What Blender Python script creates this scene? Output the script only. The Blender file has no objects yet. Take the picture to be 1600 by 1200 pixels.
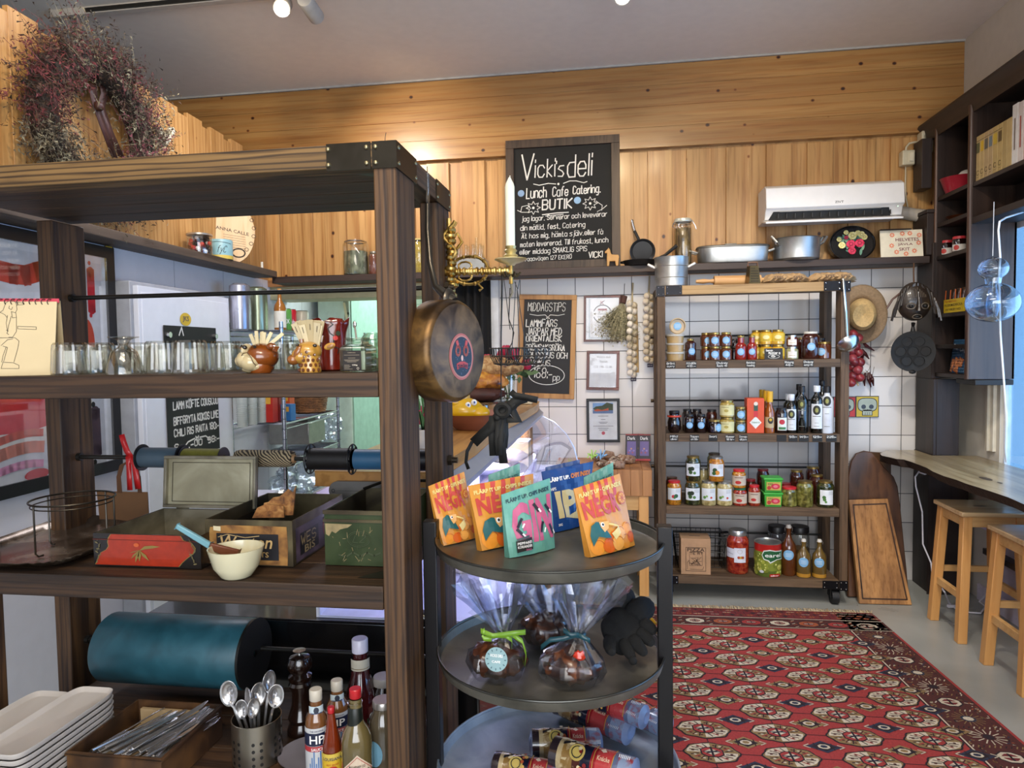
import bpy, bmesh, math, random
from mathutils import Vector, Matrix
random.seed(7)
PI=math.pi
C=bpy.context.scene.collection
sc=bpy.context.scene
# ---------------- camera ----------------
F=1080.;YAW=math.radians(8.43);PIT=math.radians(2.79);ROL=math.radians(.86);H=1.43
ca,sa=math.cos(YAW),math.sin(YAW);cp,sp=math.cos(PIT),math.sin(PIT)
fw=Vector((-sa*cp,ca*cp,-sp));r0=Vector((ca,sa,0));u0=r0.cross(fw)
rt=math.cos(ROL)*r0-math.sin(ROL)*u0;up=math.cos(ROL)*u0+math.sin(ROL)*r0
cd=bpy.data.cameras.new('camera');cam=bpy.data.objects.new('camera',cd);C.objects.link(cam)
cd.sensor_width=36;cd.lens=F/1600*36;cd.clip_start=.02;cd.clip_end=60
mm=Matrix((rt,up,-fw)).transposed().to_4x4();mm.translation=Vector((0,0,H));cam.matrix_world=mm
sc.camera=cam
def ray(x,y): return fw+(x-800)/F*rt+(600-y)/F*up
def PY(x,y,Y): d=ray(x,y);t=Y/d.y;return Vector((d.x*t,Y,H+d.z*t))
def PX(x,y,X): d=ray(x,y);t=X/d.x;return Vector((X,d.y*t,H+d.z*t))
def PZ(x,y,Z): d=ray(x,y);t=(Z-H)/d.z;return Vector((d.x*t,d.y*t,Z))
# ---------------- view, world, lights ----------------
sc.view_settings.view_transform='Standard';sc.view_settings.look='None';sc.view_settings.gamma=1
sc.view_settings.exposure=0.55
sc.view_settings.use_curve_mapping=False
def lin(c): return c/12.92 if c<=.04045 else ((c+.055)/1.055)**2.4
def hx(h): h=h.lstrip('#');return tuple(lin(int(h[i:i+2],16)/255) for i in(0,2,4))+(1.,)
wd=bpy.data.worlds.new('world');sc.world=wd;wd.use_nodes=True
wd.node_tree.nodes['Background'].inputs[0].default_value=(.36,.64,1,1);wd.node_tree.nodes['Background'].inputs[1].default_value=1.5
def area(name,loc,tgt,sx,sy,p,col,spread=180):
    l=bpy.data.lights.new(name,'AREA');l.shape='RECTANGLE';l.size=sx;l.size_y=sy;l.energy=p;l.color=col;l.spread=math.radians(spread)
    o=bpy.data.objects.new(name,l);C.objects.link(o);o.location=loc
    o.rotation_euler=(Vector(tgt)-Vector(loc)).to_track_quat('-Z','Y').to_euler();return o
def spot(name,loc,tgt,p,col,ang=60,blend=.6,rad=.03):
    l=bpy.data.lights.new(name,'SPOT');l.energy=p;l.color=col;l.spot_size=math.radians(ang);l.spot_blend=blend;l.shadow_soft_size=rad
    o=bpy.data.objects.new(name,l);C.objects.link(o);o.location=loc
    o.rotation_euler=(Vector(tgt)-Vector(loc)).to_track_quat('-Z','Y').to_euler();return o
WARM=(1,.80,.52);NEUT=(1,.93,.85);COOL=(.62,.78,1)
# daylight entering the right window, then unseen fill lights behind the camera
area('window_daylight',(2.4,2.3,1.3),(1,2.3,1.5),3.0,1.25,34,(.45,.68,1))
area('shop_front_fill',(.6,-1.9,1.5),(.2,2,3.0),3.0,1.9,74,(1,.95,.90))  # added fill for an assumed shop front, aimed up to brighten the ceiling
area('ceiling_fill',(-.2,-.3,3.1),(.1,1.2,0),1.6,.8,22,(1,.88,.74))  # added overhead fill behind the camera, no fixture there
# spots of the ceiling tracks; the rack one is added fill
spot('spot_light_wood_wall',(-1.60,3.13,2.98),(-1.20,4.45,2.62),60,WARM,58,1,.02)
spot('spot_light_board',(.02,2.5,3.05),(-.35,4.45,1.9),60,WARM,62,.8)
spot('spot_light_shelf',(.95,2.4,3.05),(.8,4.2,1.0),62,NEUT,66,.7)
spot('spot_light_pans',(.35,2.6,3.05),(1.0,4.45,2.2),26,WARM,70,.9)
spot('spot_light_corner',(.6,2.5,3.05),(1.75,4.3,1.2),45,NEUT,60,.8)
spot('spot_light_wreath',(-1.25,1.7,3.05),(-2.25,2.8,2.5),34,WARM,80,.8)
spot('spot_light_doll_corner',(-1.3,2.6,3.05),(-2.3,4.3,2.1),30,WARM,70,.8)
spot('spot_light_rug',(.9,1.6,3.1),(.9,2.9,0),55,NEUT,75,.8)
spot('rack_fill_spot',(.1,-.3,3.0),(-.6,1.3,1.1),54,WARM,62,.8)  # added warm fill from behind the camera for the rack front
spot('spot_light_stools',(1.2,1.2,3.05),(1.75,3.2,.5),30,NEUT,60,.8)
# kitchen lamp, and an added fill above the counter
area('kitchen_lamp',(-1.3,5.9,2.4),(-1.6,5.9,0),1.4,.9,36,(.86,1,.93))
area('partition_fill',(-1.45,3.0,3.0),(-1.9,3.0,0),1.6,.3,16,(.86,.88,1))  # added fill, stands in for the display case's lilac light on the partition
# ---------------- materials ----------------
MC={}
def _nt(name):
    m=bpy.data.materials.new(name);m.use_nodes=True;nt=m.node_tree;return m,nt,nt.nodes['Principled BSDF']
def M(h,rough=.5,metal=0.,var=.12,coat=0.,vs=18.,bump=0.,em=0.,alpha=1.):
    k=(h,rough,metal,var,coat,vs,bump,em,alpha)
    if k in MC: return MC[k]
    m,nt,b=_nt('mat_'+h);L=nt.links
    c=hx(h)
    b.inputs['Roughness'].default_value=rough;b.inputs['Metallic'].default_value=metal
    b.inputs['Coat Weight'].default_value=coat;b.inputs['Coat Roughness'].default_value=.06
    tc=nt.nodes.new('ShaderNodeTexCoord');n=nt.nodes.new('ShaderNodeTexNoise');n.inputs['Scale'].default_value=vs;n.inputs['Detail'].default_value=4
    L.new(tc.outputs['Object'],n.inputs['Vector'])
    r=nt.nodes.new('ShaderNodeValToRGB');r.color_ramp.elements[0].position=.3;r.color_ramp.elements[1].position=.7
    r.color_ramp.elements[0].color=tuple(x*(1-var) for x in c[:3])+(1,);r.color_ramp.elements[1].color=tuple(min(1,x*(1+var*.6)) for x in c[:3])+(1,)
    L.new(n.outputs['Fac'],r.inputs['Fac']);L.new(r.outputs['Color'],b.inputs['Base Color'])
    if bump:
        bp=nt.nodes.new('ShaderNodeBump');bp.inputs['Strength'].default_value=bump;bp.inputs['Distance'].default_value=.004
        L.new(n.outputs['Fac'],bp.inputs['Height']);L.new(bp.outputs['Normal'],b.inputs['Normal'])
    if em: b.inputs['Emission Color'].default_value=c;b.inputs['Emission Strength'].default_value=em
    if alpha<1: b.inputs['Alpha'].default_value=alpha
    MC[k]=m;return m
def wood(name,c1,c2,axis='x',scale=9.,rough=.55,knots=0.,lines=.35,bump=.25,stretch=.05,dist=.8,cdark=None,coat=0.,grain=0.,gs=1.):
    k=('w',name)
    if k in MC: return MC[k]
    m,nt,b=_nt(name);L=nt.links;N=nt.nodes
    tc=N.new('ShaderNodeTexCoord');mp=N.new('ShaderNodeMapping')
    s=[1,1,1];s['xyz'.index(axis)]=stretch;mp.inputs['Scale'].default_value=s
    L.new(tc.outputs['Object'],mp.inputs['Vector'])
    n=N.new('ShaderNodeTexNoise');n.inputs['Scale'].default_value=scale;n.inputs['Detail'].default_value=5;n.inputs['Distortion'].default_value=dist
    L.new(mp.outputs[0],n.inputs['Vector'])
    r=N.new('ShaderNodeValToRGB');r.color_ramp.elements[0].position=.32;r.color_ramp.elements[1].position=.68
    r.color_ramp.elements[0].color=hx(c1);r.color_ramp.elements[1].color=hx(c2)
    L.new(n.outputs['Fac'],r.inputs['Fac'])
    n2=N.new('ShaderNodeTexNoise');n2.inputs['Scale'].default_value=scale*7;n2.inputs['Detail'].default_value=3;n2.inputs['Distortion'].default_value=.3
    L.new(mp.outputs[0],n2.inputs['Vector'])
    r2=N.new('ShaderNodeValToRGB');r2.color_ramp.elements[0].position=.36;r2.color_ramp.elements[1].position=.5
    d=1-lines;r2.color_ramp.elements[0].color=(d,d*.93,d*.85,1);r2.color_ramp.elements[1].color=(1,1,1,1)
    L.new(n2.outputs['Fac'],r2.inputs['Fac'])
    mx=N.new('ShaderNodeMix');mx.data_type='RGBA';mx.blend_type='MULTIPLY';mx.inputs[0].default_value=1
    L.new(r.outputs[0],mx.inputs[6]);L.new(r2.outputs[0],mx.inputs[7]);col=mx.outputs[2]
    if grain:
        mp4=N.new('ShaderNodeMapping');s=[1,1,1];s['xyz'.index(axis)]=.07;mp4.inputs['Scale'].default_value=s;L.new(tc.outputs['Object'],mp4.inputs['Vector'])
        wv=N.new('ShaderNodeTexWave');wv.wave_type='RINGS';wv.rings_direction={'x':'X','y':'Y','z':'Z'}[axis];wv.inputs['Scale'].default_value=30*gs;wv.inputs['Distortion'].default_value=5;wv.inputs['Detail'].default_value=2;wv.inputs['Detail Scale'].default_value=1.2
        L.new(mp4.outputs[0],wv.inputs['Vector'])
        r5=N.new('ShaderNodeValToRGB');r5.color_ramp.elements[0].position=.05;r5.color_ramp.elements[1].position=.38;d=1-grain;r5.color_ramp.elements[0].color=(d,d*.9,d*.8,1);r5.color_ramp.elements[1].color=(1,1,1,1)
        L.new(wv.outputs['Fac'],r5.inputs['Fac']);m5=N.new('ShaderNodeMix');m5.data_type='RGBA';m5.blend_type='MULTIPLY';m5.inputs[0].default_value=1
        L.new(col,m5.inputs[6]);L.new(r5.outputs[0],m5.inputs[7]);col=m5.outputs[2]
    if knots:
        mp2=N.new('ShaderNodeMapping');s=[1,1,1];s['xyz'.index(axis)]=.8;mp2.inputs['Scale'].default_value=s;L.new(tc.outputs['Object'],mp2.inputs['Vector'])
        v=N.new('ShaderNodeTexVoronoi');v.inputs['Scale'].default_value=knots;v.inputs['Randomness'].default_value=1;L.new(mp2.outputs[0],v.inputs['Vector'])
        r3=N.new('ShaderNodeValToRGB');e=r3.color_ramp.elements;e[0].position=.055;e[0].color=(.07,.03,.015,1);e[1].position=.11;e[1].color=(1,1,1,1)
        e2=e.new(.08);e2.color=(.5,.3,.16,1)
        L.new(v.outputs['Distance'],r3.inputs['Fac'])
        m3=N.new('ShaderNodeMix');m3.data_type='RGBA';m3.blend_type='MULTIPLY';m3.inputs[0].default_value=1
        L.new(col,m3.inputs[6]);L.new(r3.outputs[0],m3.inputs[7]);col=m3.outputs[2]
    L.new(col,b.inputs['Base Color']);b.inputs['Roughness'].default_value=rough;b.inputs['Coat Weight'].default_value=coat;b.inputs['Coat Roughness'].default_value=.18
    bp=N.new('ShaderNodeBump');bp.inputs['Strength'].default_value=bump;bp.inputs['Distance'].default_value=.003
    L.new(n2.outputs['Fac'],bp.inputs['Height']);L.new(bp.outputs['Normal'],b.inputs['Normal'])
    MC[k]=m;return m
def mottled(name,cols,scale=6.,rough=.4,metal=0.,bump=.2,detail=8,stretch=(1,1,1),coat=0.,rvar=.2):
    k=('m',name)
    if k in MC: return MC[k]
    m,nt,b=_nt(name);L=nt.links;N=nt.nodes
    tc=N.new('ShaderNodeTexCoord');mp=N.new('ShaderNodeMapping');mp.inputs['Scale'].default_value=stretch;L.new(tc.outputs['Object'],mp.inputs['Vector'])
    n=N.new('ShaderNodeTexNoise');n.inputs['Scale'].default_value=scale;n.inputs['Detail'].default_value=detail;n.inputs['Distortion'].default_value=.5
    L.new(mp.outputs[0],n.inputs['Vector'])
    r=N.new('ShaderNodeValToRGB');e=r.color_ramp.elements
    for i,c in enumerate(cols):
        p=.3+.4*i/(len(cols)-1)
        if i==0: e[0].position=p;e[0].color=hx(c)
        elif i==len(cols)-1: e[-1].position=p;e[-1].color=hx(c)
        else: q=e.new(p);q.color=hx(c)
    L.new(n.outputs['Fac'],r.inputs['Fac']);L.new(r.outputs[0],b.inputs['Base Color'])
    mr=N.new('ShaderNodeMapRange');mr.inputs['To Min'].default_value=max(.03,rough-rvar);mr.inputs['To Max'].default_value=min(1,rough+rvar)
    L.new(n.outputs['Fac'],mr.inputs['Value']);L.new(mr.outputs[0],b.inputs['Roughness'])
    b.inputs['Metallic'].default_value=metal;b.inputs['Coat Weight'].default_value=coat
    if bump:
        bp=N.new('ShaderNodeBump');bp.inputs['Strength'].default_value=bump;bp.inputs['Distance'].default_value=.003
        L.new(n.outputs['Fac'],bp.inputs['Height']);L.new(bp.outputs['Normal'],b.inputs['Normal'])
    MC[k]=m;return m
def glass(tint='ffffff',base=.06,rough=.03,edge=.75):
    k=('g',tint,base,rough,edge)
    if k in MC: return MC[k]
    m,nt,b=_nt('glass_'+tint);L=nt.links;N=nt.nodes;N.remove(b)
    t=N.new('ShaderNodeBsdfTransparent');t.inputs[0].default_value=hx(tint)
    g=N.new('ShaderNodeBsdfGlossy');g.inputs['Roughness'].default_value=rough
    w=N.new('ShaderNodeLayerWeight');w.inputs['Blend'].default_value=.35
    r=N.new('ShaderNodeMapRange');r.inputs['To Min'].default_value=base;r.inputs['To Max'].default_value=edge
    L.new(w.outputs['Facing'],r.inputs['Value'])
    mx=N.new('ShaderNodeMixShader');L.new(r.outputs[0],mx.inputs[0]);L.new(t.outputs[0],mx.inputs[1]);L.new(g.outputs[0],mx.inputs[2])
    L.new(mx.outputs[0],nt.nodes['Material Output'].inputs[0])
    MC[k]=m;return m
# ---------------- drawing frames ----------------
class Fr:
    band=None;bandy=None
    def __init__(s,o,u=(1,0,0),v=(0,0,1),e=.0006):
        s.o=Vector(o);s.u=Vector(u).normalized();v=Vector(v);s.v=(v-s.u*v.dot(s.u)).normalized();s.n=s.u.cross(s.v);s.e=e
    def pt(s,x,y,l): return s.o+s.u*x+s.v*y+s.n*(s.e*(l+.6))
class Cyl(Fr):                       # drawing on an upright cylinder, x is arc length
    def __init__(s,c,R,a=0.,e=.0006,tilt=0.): s.c=Vector(c);s.R=R;s.a=a;s.e=e;s.band=R*.22
    def pt(s,x,y,l):
        t=s.a+x/s.R;q=s.R+s.e*(l+.6);return s.c+Vector((math.sin(t)*q,-math.cos(t)*q,y))
class Pouch(Fr):
    def __init__(s,o,u,v,w,h,b,e=.0006): Fr.__init__(s,o,u,v,e);s.w=w;s.h=h;s.b=b;s.band=w/14;s.bandy=h/12
    def pt(s,x,y,l):
        q=1-(2*x/s.w-1)**2;q=max(q,0);z=s.b*q*(max(0,1-y/s.h)**.6)*(1-.35*max(0,1-y/(.22*s.h)))
        z+=.0016*math.sin(x/s.w*19+y*90)*q
        return s.B(x,y)+s.n*(z+s.e*(l+.6))
    c4=None
    def B(s,x,y):
        if not s.c4: return s.o+s.u*x+s.v*y
        a,b,c,d=s.c4;p,q=x/s.w,y/s.h;return a.lerp(b,p).lerp(c.lerp(d,p),q)
FC={}
def fontpolys(t,bo=.012):
    k_=(t,bo)
    if k_ in FC: return FC[k_]
    cu=bpy.data.curves.new('txt','FONT');cu.body=t;cu.size=1;cu.resolution_u=2;cu.offset=bo
    ob=bpy.data.objects.new('txt',cu);me=bpy.data.meshes.new_from_object(ob)
    P=[[(me.vertices[i].co.x,me.vertices[i].co.y) for i in p.vertices] for p in me.polygons]
    bpy.data.objects.remove(ob);bpy.data.curves.remove(cu);bpy.data.meshes.remove(me)
    xs=[x for p in P for x,_ in p] or [0,1];ys=[y for p in P for _,y in p] or [0,1]
    FC[k_]=(P,min(xs),max(xs),min(ys),max(ys));return FC[k_]
O0='18 07 03 12 32 43 47 38 18'
GL={'A':'02 28 42|14 34','B':'02 08 38 47 46 35 05|35 44 43 32 02','C':'47 38 18 07 03 12 32 43','D':'02 08 28 46 44 22 02','E':'42 02 08 48|05 35','F':'02 08 48|05 35','G':'47 38 18 07 03 12 32 43 45 25','H':'02 08|42 48|05 45','I':'02 08','J':'38 33 22 12 03','K':'02 08|48 05 42','L':'08 02 42','M':'02 08 25 48 42','N':'02 08 42 48','O':O0,'P':'02 08 38 47 46 35 05','Q':O0+'|24 42','R':'02 08 38 47 46 35 05|25 42','S':'47 38 18 07 06 15 35 44 43 32 12 03','T':'08 48|28 22','U':'08 03 12 32 43 48','V':'08 22 48','W':'08 12 26 32 48','X':'02 48|08 42','Y':'08 25 48|25 22','Z':'08 48 02 42',
'0':O0,'1':'07 18 12','2':'07 18 38 47 46 02 42','3':'07 18 38 47 46 35 44 43 32 12 03','4':'38 04 44|36 32','5':'48 08 05 35 44 43 32 12 03','6':'38 18 06 03 12 32 43 44 35 15 04','7':'08 48 12','8':'18 07 06 15 35 44 43 32 12 03 04 15|35 46 47 38 18','9':'45 15 06 07 18 38 47 43 32 12',
'a':'36 16 05 03 12 32 43|46 42','b':'08 02 32 43 45 36 06','c':'45 36 16 05 03 12 32 43','d':'48 42 12 03 05 16 46','e':'04 44 45 36 16 05 03 12 32 43','f':'38 28 17 12|06 26','g':'46 41 30 10|46 16 05 03 12 42','h':'08 02|05 16 36 45 42','i':'06 02|08 07','j':'26 21 10|28 27','k':'08 02|36 04 32','l':'08 02','m':'06 02|05 16 25 22|25 36 45 42','n':'06 02|05 16 36 45 42','o':'16 05 03 12 32 43 45 36 16','p':'06 00|06 36 45 43 32 02','q':'46 40|46 16 05 03 12 42','r':'06 02|04 26 36','s':'46 16 05 34 43 32 02','t':'18 12 32|06 26','u':'06 03 12 32 43|46 42','v':'06 22 46','w':'06 12 25 32 46','x':'06 42|46 02','y':'06 23|46 10','z':'06 46 02 42',
'.':'02 12','-':'04 34',"'":'08 07',',':'12 01',':':'02 03|05 06','!':'08 04|02 03','&':'42 07 18 27 04 13 44'}
for a,b,t in(('å','a','18 28'),('ä','a','08 18|38 48'),('ö','o','08 18|38 48'),('Ä','A','09 19|39 49'),('Ö','O','09 19|39 49'),('Å','A','19 29')): GL[a]=GL[b]+'|'+t
class MB:
    def __init__(s): s.v=[];s.f=[];s.m=[];s.ms=[]
    def mi(s,m):
        if m not in s.ms: s.ms.append(m)
        return s.ms.index(m)
    def add(s,vs,fs,m):
        k=len(s.v);s.v.extend([tuple(q) for q in vs]);i=s.mi(m)
        for f in fs: s.f.append([k+j for j in f]);s.m.append(i)
        return s
    def box(s,x0,y0,z0,x1,y1,z1,m,T=None):
        vs=[Vector(p) for p in((x0,y0,z0),(x1,y0,z0),(x1,y1,z0),(x0,y1,z0),(x0,y0,z1),(x1,y0,z1),(x1,y1,z1),(x0,y1,z1))]
        if T: vs=[T@p for p in vs]
        return s.add(vs,[(0,3,2,1),(4,5,6,7),(0,1,5,4),(1,2,6,5),(2,3,7,6),(3,0,4,7)],m)
    def cb(s,c,d,m,T=None): return s.box(c[0]-d[0]/2,c[1]-d[1]/2,c[2]-d[2]/2,c[0]+d[0]/2,c[1]+d[1]/2,c[2]+d[2]/2,m,T)
    def lathe(s,c,prof,m,n=24,T=None,sx=1,sy=1):
        c=Vector(c);segs=[];cur=m;pts=[]
        for p in prof: pts.append(p[:2])
        k=len(s.v);vs=[]
        for r,z in pts:
            for j in range(n):
                a=2*PI*j/n;q=Vector((r*math.cos(a)*sx,r*math.sin(a)*sy,z))
                vs.append((T@q if T else q)+c)
        fs=[];
        s.v.extend([tuple(q) for q in vs])
        for i in range(len(pts)-1):
            mt=prof[i+1][2] if len(prof[i+1])>2 else m
            mi=s.mi(mt)
            if pts[i][0]<1e-6 and pts[i+1][0]<1e-6: continue
            for j in range(n):
                a,b=k+i*n+j,k+i*n+(j+1)%n;s.f.append([a,b,b+n,a+n]);s.m.append(mi)
        return s
    def cyl(s,a,b,r,m,n=16,r2=None,cap=True):
        a=Vector(a);b=Vector(b);d=b-a;L=d.length;q=d.to_track_quat('Z','Y').to_matrix().to_4x4()
        r2=r if r2 is None else r2
        p=[(r,0),(r2,L)]
        if cap: p=[(0,0)]+p+[(0,L)]
        return s.lathe(a,p,m,n,q)
    def tube(s,pts,r,m,n=6,closed=False,rs=None):
        P=[Vector(p) for p in pts];N=len(P);k=len(s.v);vs=[];fs=[]
        prev=None
        for i in range(N):
            if closed: t=P[(i+1)%N]-P[i-1]
            else: t=P[min(i+1,N-1)]-P[max(i-1,0)]
            if t.length<1e-9: t=Vector((0,0,1))
            t.normalize()
            if prev is None:
                a=Vector((0,0,1)) if abs(t.z)<.9 else Vector((1,0,0));x=t.cross(a).normalized()
            else: x=(prev-t*prev.dot(t)).normalized() if (prev-t*prev.dot(t)).length>1e-6 else prev
            prev=x;y=t.cross(x);rr=rs[i] if rs else r
            for j in range(n):
                an=2*PI*j/n;vs.append(P[i]+(x*math.cos(an)+y*math.sin(an))*rr)
        for i in range(N if closed else N-1):
            i2=(i+1)%N
            for j in range(n): fs.append((i*n+j,i*n+(j+1)%n,i2*n+(j+1)%n,i2*n+j))
        if not closed: fs.append(tuple(range(n-1,-1,-1)));fs.append(tuple((N-1)*n+j for j in range(n)))
        return s.add(vs,fs,m)
    def ball(s,c,r,m,n=16,T=None,fn=None):
        if not hasattr(r,'__len__'): r=(r,r,r)
        c=Vector(c);k=n//2;vs=[];fs=[]
        for i in range(k+1):
            ph=PI*i/k
            for j in range(n):
                a=2*PI*j/n;q=Vector((math.sin(ph)*math.cos(a),math.sin(ph)*math.sin(a),math.cos(ph)))
                if fn: q=q*fn(q)
                q=Vector((q.x*r[0],q.y*r[1],q.z*r[2]))
                vs.append((T@q if T else q)+c)
        for i in range(k):
            for j in range(n): fs.append((i*n+j,(i+1)*n+j,(i+1)*n+(j+1)%n,i*n+(j+1)%n))
        return s.add(vs,fs,m)
    def prism(s,fr,pts,d,m,l=0):
        n=len(pts);A=[fr.pt(x,y,l) for x,y in pts];B=[p-fr.n*d for p in A]
        fs=[tuple(range(n)),tuple(range(2*n-1,n-1,-1))]+[(i+n,(i+1)%n+n,(i+1)%n,i) for i in range(n)]
        return s.add(A+B,fs,m)
    # --- flat drawing ---
    def cut(s,pts,k,b):
        x1=max(p[k] for p in pts);i=math.floor(min(p[k] for p in pts)/b);R=[]
        while i*b<x1-1e-9:
            q=pts
            for side,xx in((1,i*b),(-1,(i+1)*b)):
                o=[]
                for j in range(len(q)):
                    a,c=q[j-1],q[j];ia=(a[k]-xx)*side>=0;ic=(c[k]-xx)*side>=0
                    if ia!=ic:
                        t=(xx-a[k])/(c[k]-a[k]);w=a[1-k]+t*(c[1-k]-a[1-k]);o.append((xx,w) if k==0 else (w,xx))
                    if ic: o.append(c)
                q=o
                if len(q)<3: break
            if len(q)>2: R.append(q)
            i+=1
        return R
    def poly(s,fr,pts,m,l=0):
        if fr.band:
            for q in s.cut(pts,0,fr.band):
                for r in (s.cut(q,1,fr.bandy) if fr.bandy else [q]): s.add([fr.pt(x,y,l) for x,y in r],[tuple(range(len(r)))],m)
            return s
        return s.add([fr.pt(x,y,l) for x,y in pts],[tuple(range(len(pts)))],m)
    def rect(s,fr,x0,y0,x1,y1,m,l=0):
        return s.poly(fr,[(x0,y0),(x1,y0),(x1,y1),(x0,y1)],m,l)
    def disc(s,fr,x,y,r,m,l=0,ry=None,n=20,a0=0,a1=2*PI,rot=0):
        ry=ry or r;full=abs(a1-a0-2*PI)<1e-6;P=[]
        for i in range(n if full else n+1):
            a=a0+(a1-a0)*i/n;p,q=r*math.cos(a),ry*math.sin(a);P.append((x+p*math.cos(rot)-q*math.sin(rot),y+p*math.sin(rot)+q*math.cos(rot)))
        return s.poly(fr,P,m,l)
    def line(s,fr,pts,w,m,l=1,closed=False):
        P=list(pts)+([pts[0]] if closed else [])
        for (a,b),(c,d) in zip(P,P[1:]):
            dx,dy=c-a,d-b;L=math.hypot(dx,dy)
            if L<1e-9: continue
            ex,ey=dx/L*w*.3,dy/L*w*.3;nx,ny=-dy/L*w/2,dx/L*w/2
            s.poly(fr,[(a-ex-nx,b-ey-ny),(c+ex-nx,d+ey-ny),(c+ex+nx,d+ey+ny),(a-ex+nx,b-ey+ny)],m,l)
        return s
    def ring(s,fr,x,y,r,w,m,l=1,ry=None,n=28,a0=0,a1=2*PI):
        ry=ry or r
        return s.line(fr,[(x+r*math.cos(a0+(a1-a0)*i/n),y+ry*math.sin(a0+(a1-a0)*i/n)) for i in range(n+1)],w,m,l)
    def write(s,fr,t,x,y,w,h,lw,m,l=1,jit=.25,slant=0.,rise=0.):
        adv=[];X=0.
        for ch in t:
            if ch==' ': adv.append((X,None));X+=3;continue
            g=GL.get(ch);adv.append((X,g));mx=max(int(q[0]) for st in g.split('|') for q in st.split());X+=mx+1.6
        k=w/max(X-1.6,1);ky=h/6.
        for X0,g in adv:
            if not g: continue
            jy=random.uniform(-jit,jit)*.8
            for st in g.split('|'):
                P=[((X0+int(q[0])+random.uniform(-jit,jit)*.5)*k,(int(q[1])-2+jy+random.uniform(-jit,jit)*.5)*ky) for q in st.split()]
                s.line(fr,[(x+a+b*slant,y+b+a*rise) for a,b in P],lw,m,l)
        return s
    def text(s,fr,t,x,y,w,h,m,l=1,al=0,skew=0.,rise=0.,bo=.012):
        P,a,b,c,d=fontpolys(t,bo);k=w/(b-a);ky=h/(d-c) if h else k
        x-=al*w/2
        for p in P: s.poly(fr,[(x+(q[0]-a)*k+skew*(q[1]-c)*ky,y+(q[1]-c)*ky+rise*(q[0]-a)*k) for q in p],m,l)
        return s
    def put(s,name,parent=None,local=False,smooth=True,bev=0.,kind=None,label=None,sub=0,solid=0,ang=38):
        me=bpy.data.meshes.new(name);off=Vector((0,0,0))
        if parent is not None and not local:
            q=parent
            while q is not None: off+=q.location;q=q.parent
        me.from_pydata([tuple(Vector(v)-off) for v in s.v],[],s.f)
        for m in s.ms: me.materials.append(m)
        me.polygons.foreach_set('material_index',s.m)
        if smooth: me.polygons.foreach_set('use_smooth',[True]*len(s.f));me.update();me.set_sharp_from_angle(angle=math.radians(ang))
        me.validate();me.update()
        o=bpy.data.objects.new(name,me);C.objects.link(o)
        if parent is not None: o.parent=parent
        if kind: o['kind']=kind
        if label: o['label']=label
        if sub: md=o.modifiers.new('s','SUBSURF');md.levels=sub;md.render_levels=sub
        if solid: md=o.modifiers.new('t','SOLIDIFY');md.thickness=solid;md.offset=0
        if bev: md=o.modifiers.new('b','BEVEL');md.width=bev;md.segments=2;md.limit_method='ANGLE';md.angle_limit=.7
        return o
def thing(name,label,cat,loc=(0,0,0),group=None,rot=0):
    o=bpy.data.objects.new(name,None);C.objects.link(o);o.location=loc;o.rotation_euler[2]=rot;o.empty_display_size=.05
    o['label']=label;o['category']=cat
    if group: o['group']=group
    return o
def tag(o,label,cat,group=None):
    o['label']=label;o['category']=cat
    if group: o['group']=group
    return o
def copy_tree(o,parent=None):
    c=o.copy();C.objects.link(c)
    c.parent=parent
    for ch in list(o.children): copy_tree(ch,c)
    return c
def place(o,loc,rz=0,label=None,group=None):
    o.location=loc;o.rotation_euler[2]=rz
    if label: o['label']=label
    if group: o['group']=group
    return o
def rectpts(x0,y0,x1,y1): return [(x0,y0),(x1,y0),(x1,y1),(x0,y1)]
def rotz(a): return Matrix.Rotation(a,4,'Z')
# common materials
BLK=M('15130f',.45);IRON=mottled('cast_iron',['0b0b0b','1a1918','24211f'],30,.55,.3,.25)
CHALK=M('e8e6df',.9);SLATE=M('1a1a1c',.6);WHT=M('eeeeee',.4);STEEL=M('c9c9c6',.25,1.,.1);ALU=mottled('aluminium',['9b9b98','b9b9b5','d0d0cc'],7,.38,.9,.08)
TAGM=M('141414',.6);STK=M('7fb4dc',.5);STKW=M('e6f2fb',.5);GOLD=M('a88b52',.35,.9);PAPER=M('e9e6dc',.7)
RACK=wood('rack_wood_x','2e1e10','4e3620','x',14,.6,0,.5,.4,grain=.5,gs=.7);RACKZ=wood('rack_wood_z','352211','5c4024','z',14,.6,0,.5,.4,grain=.5,gs=.8);RACKY=wood('rack_wood_y','3a2a1c','5d442c','y',14,.6,0,.5,.4,grain=.4)
JAR=wood('jar_rack_wood','4a3826','755c42','x',14,.65,0,.4,.3);JARZ=wood('jar_rack_wood_z','45331f','6b5138','z',14,.65,0,.4,.3)
PINE=wood('pine_planks','ad8149','c99c62','z',9,.45,8.5,.2,.15,.05,.5,grain=.16,gs=.35,coat=.15);PINEH=wood('pine_band','966a36','b0844a','x',11,.4,8.8,.18,.12,.04,.4,grain=.05,gs=.35,coat=.5)
DARK=wood('dark_stained','1d1411','33241d','z',6,.5,0,.4,.3);DARKY=wood('dark_stained_y','1d1411','33241d','y',6,.5,0,.4,.3);DARKX=wood('dark_stained_x','2a1d17','46332a','x',6,.5,0,.4,.3)
BIRCH=wood('birch','c58c4d','dba564','z',6,.4,0,.1,.05);BIRCHX=wood('birch_x','bf9156','d8ad72','x',6,.35,0,.1,.05)
# ================= room =================
W=4.45;XR=2.014;CZ=3.18;JZ=2.668
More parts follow.
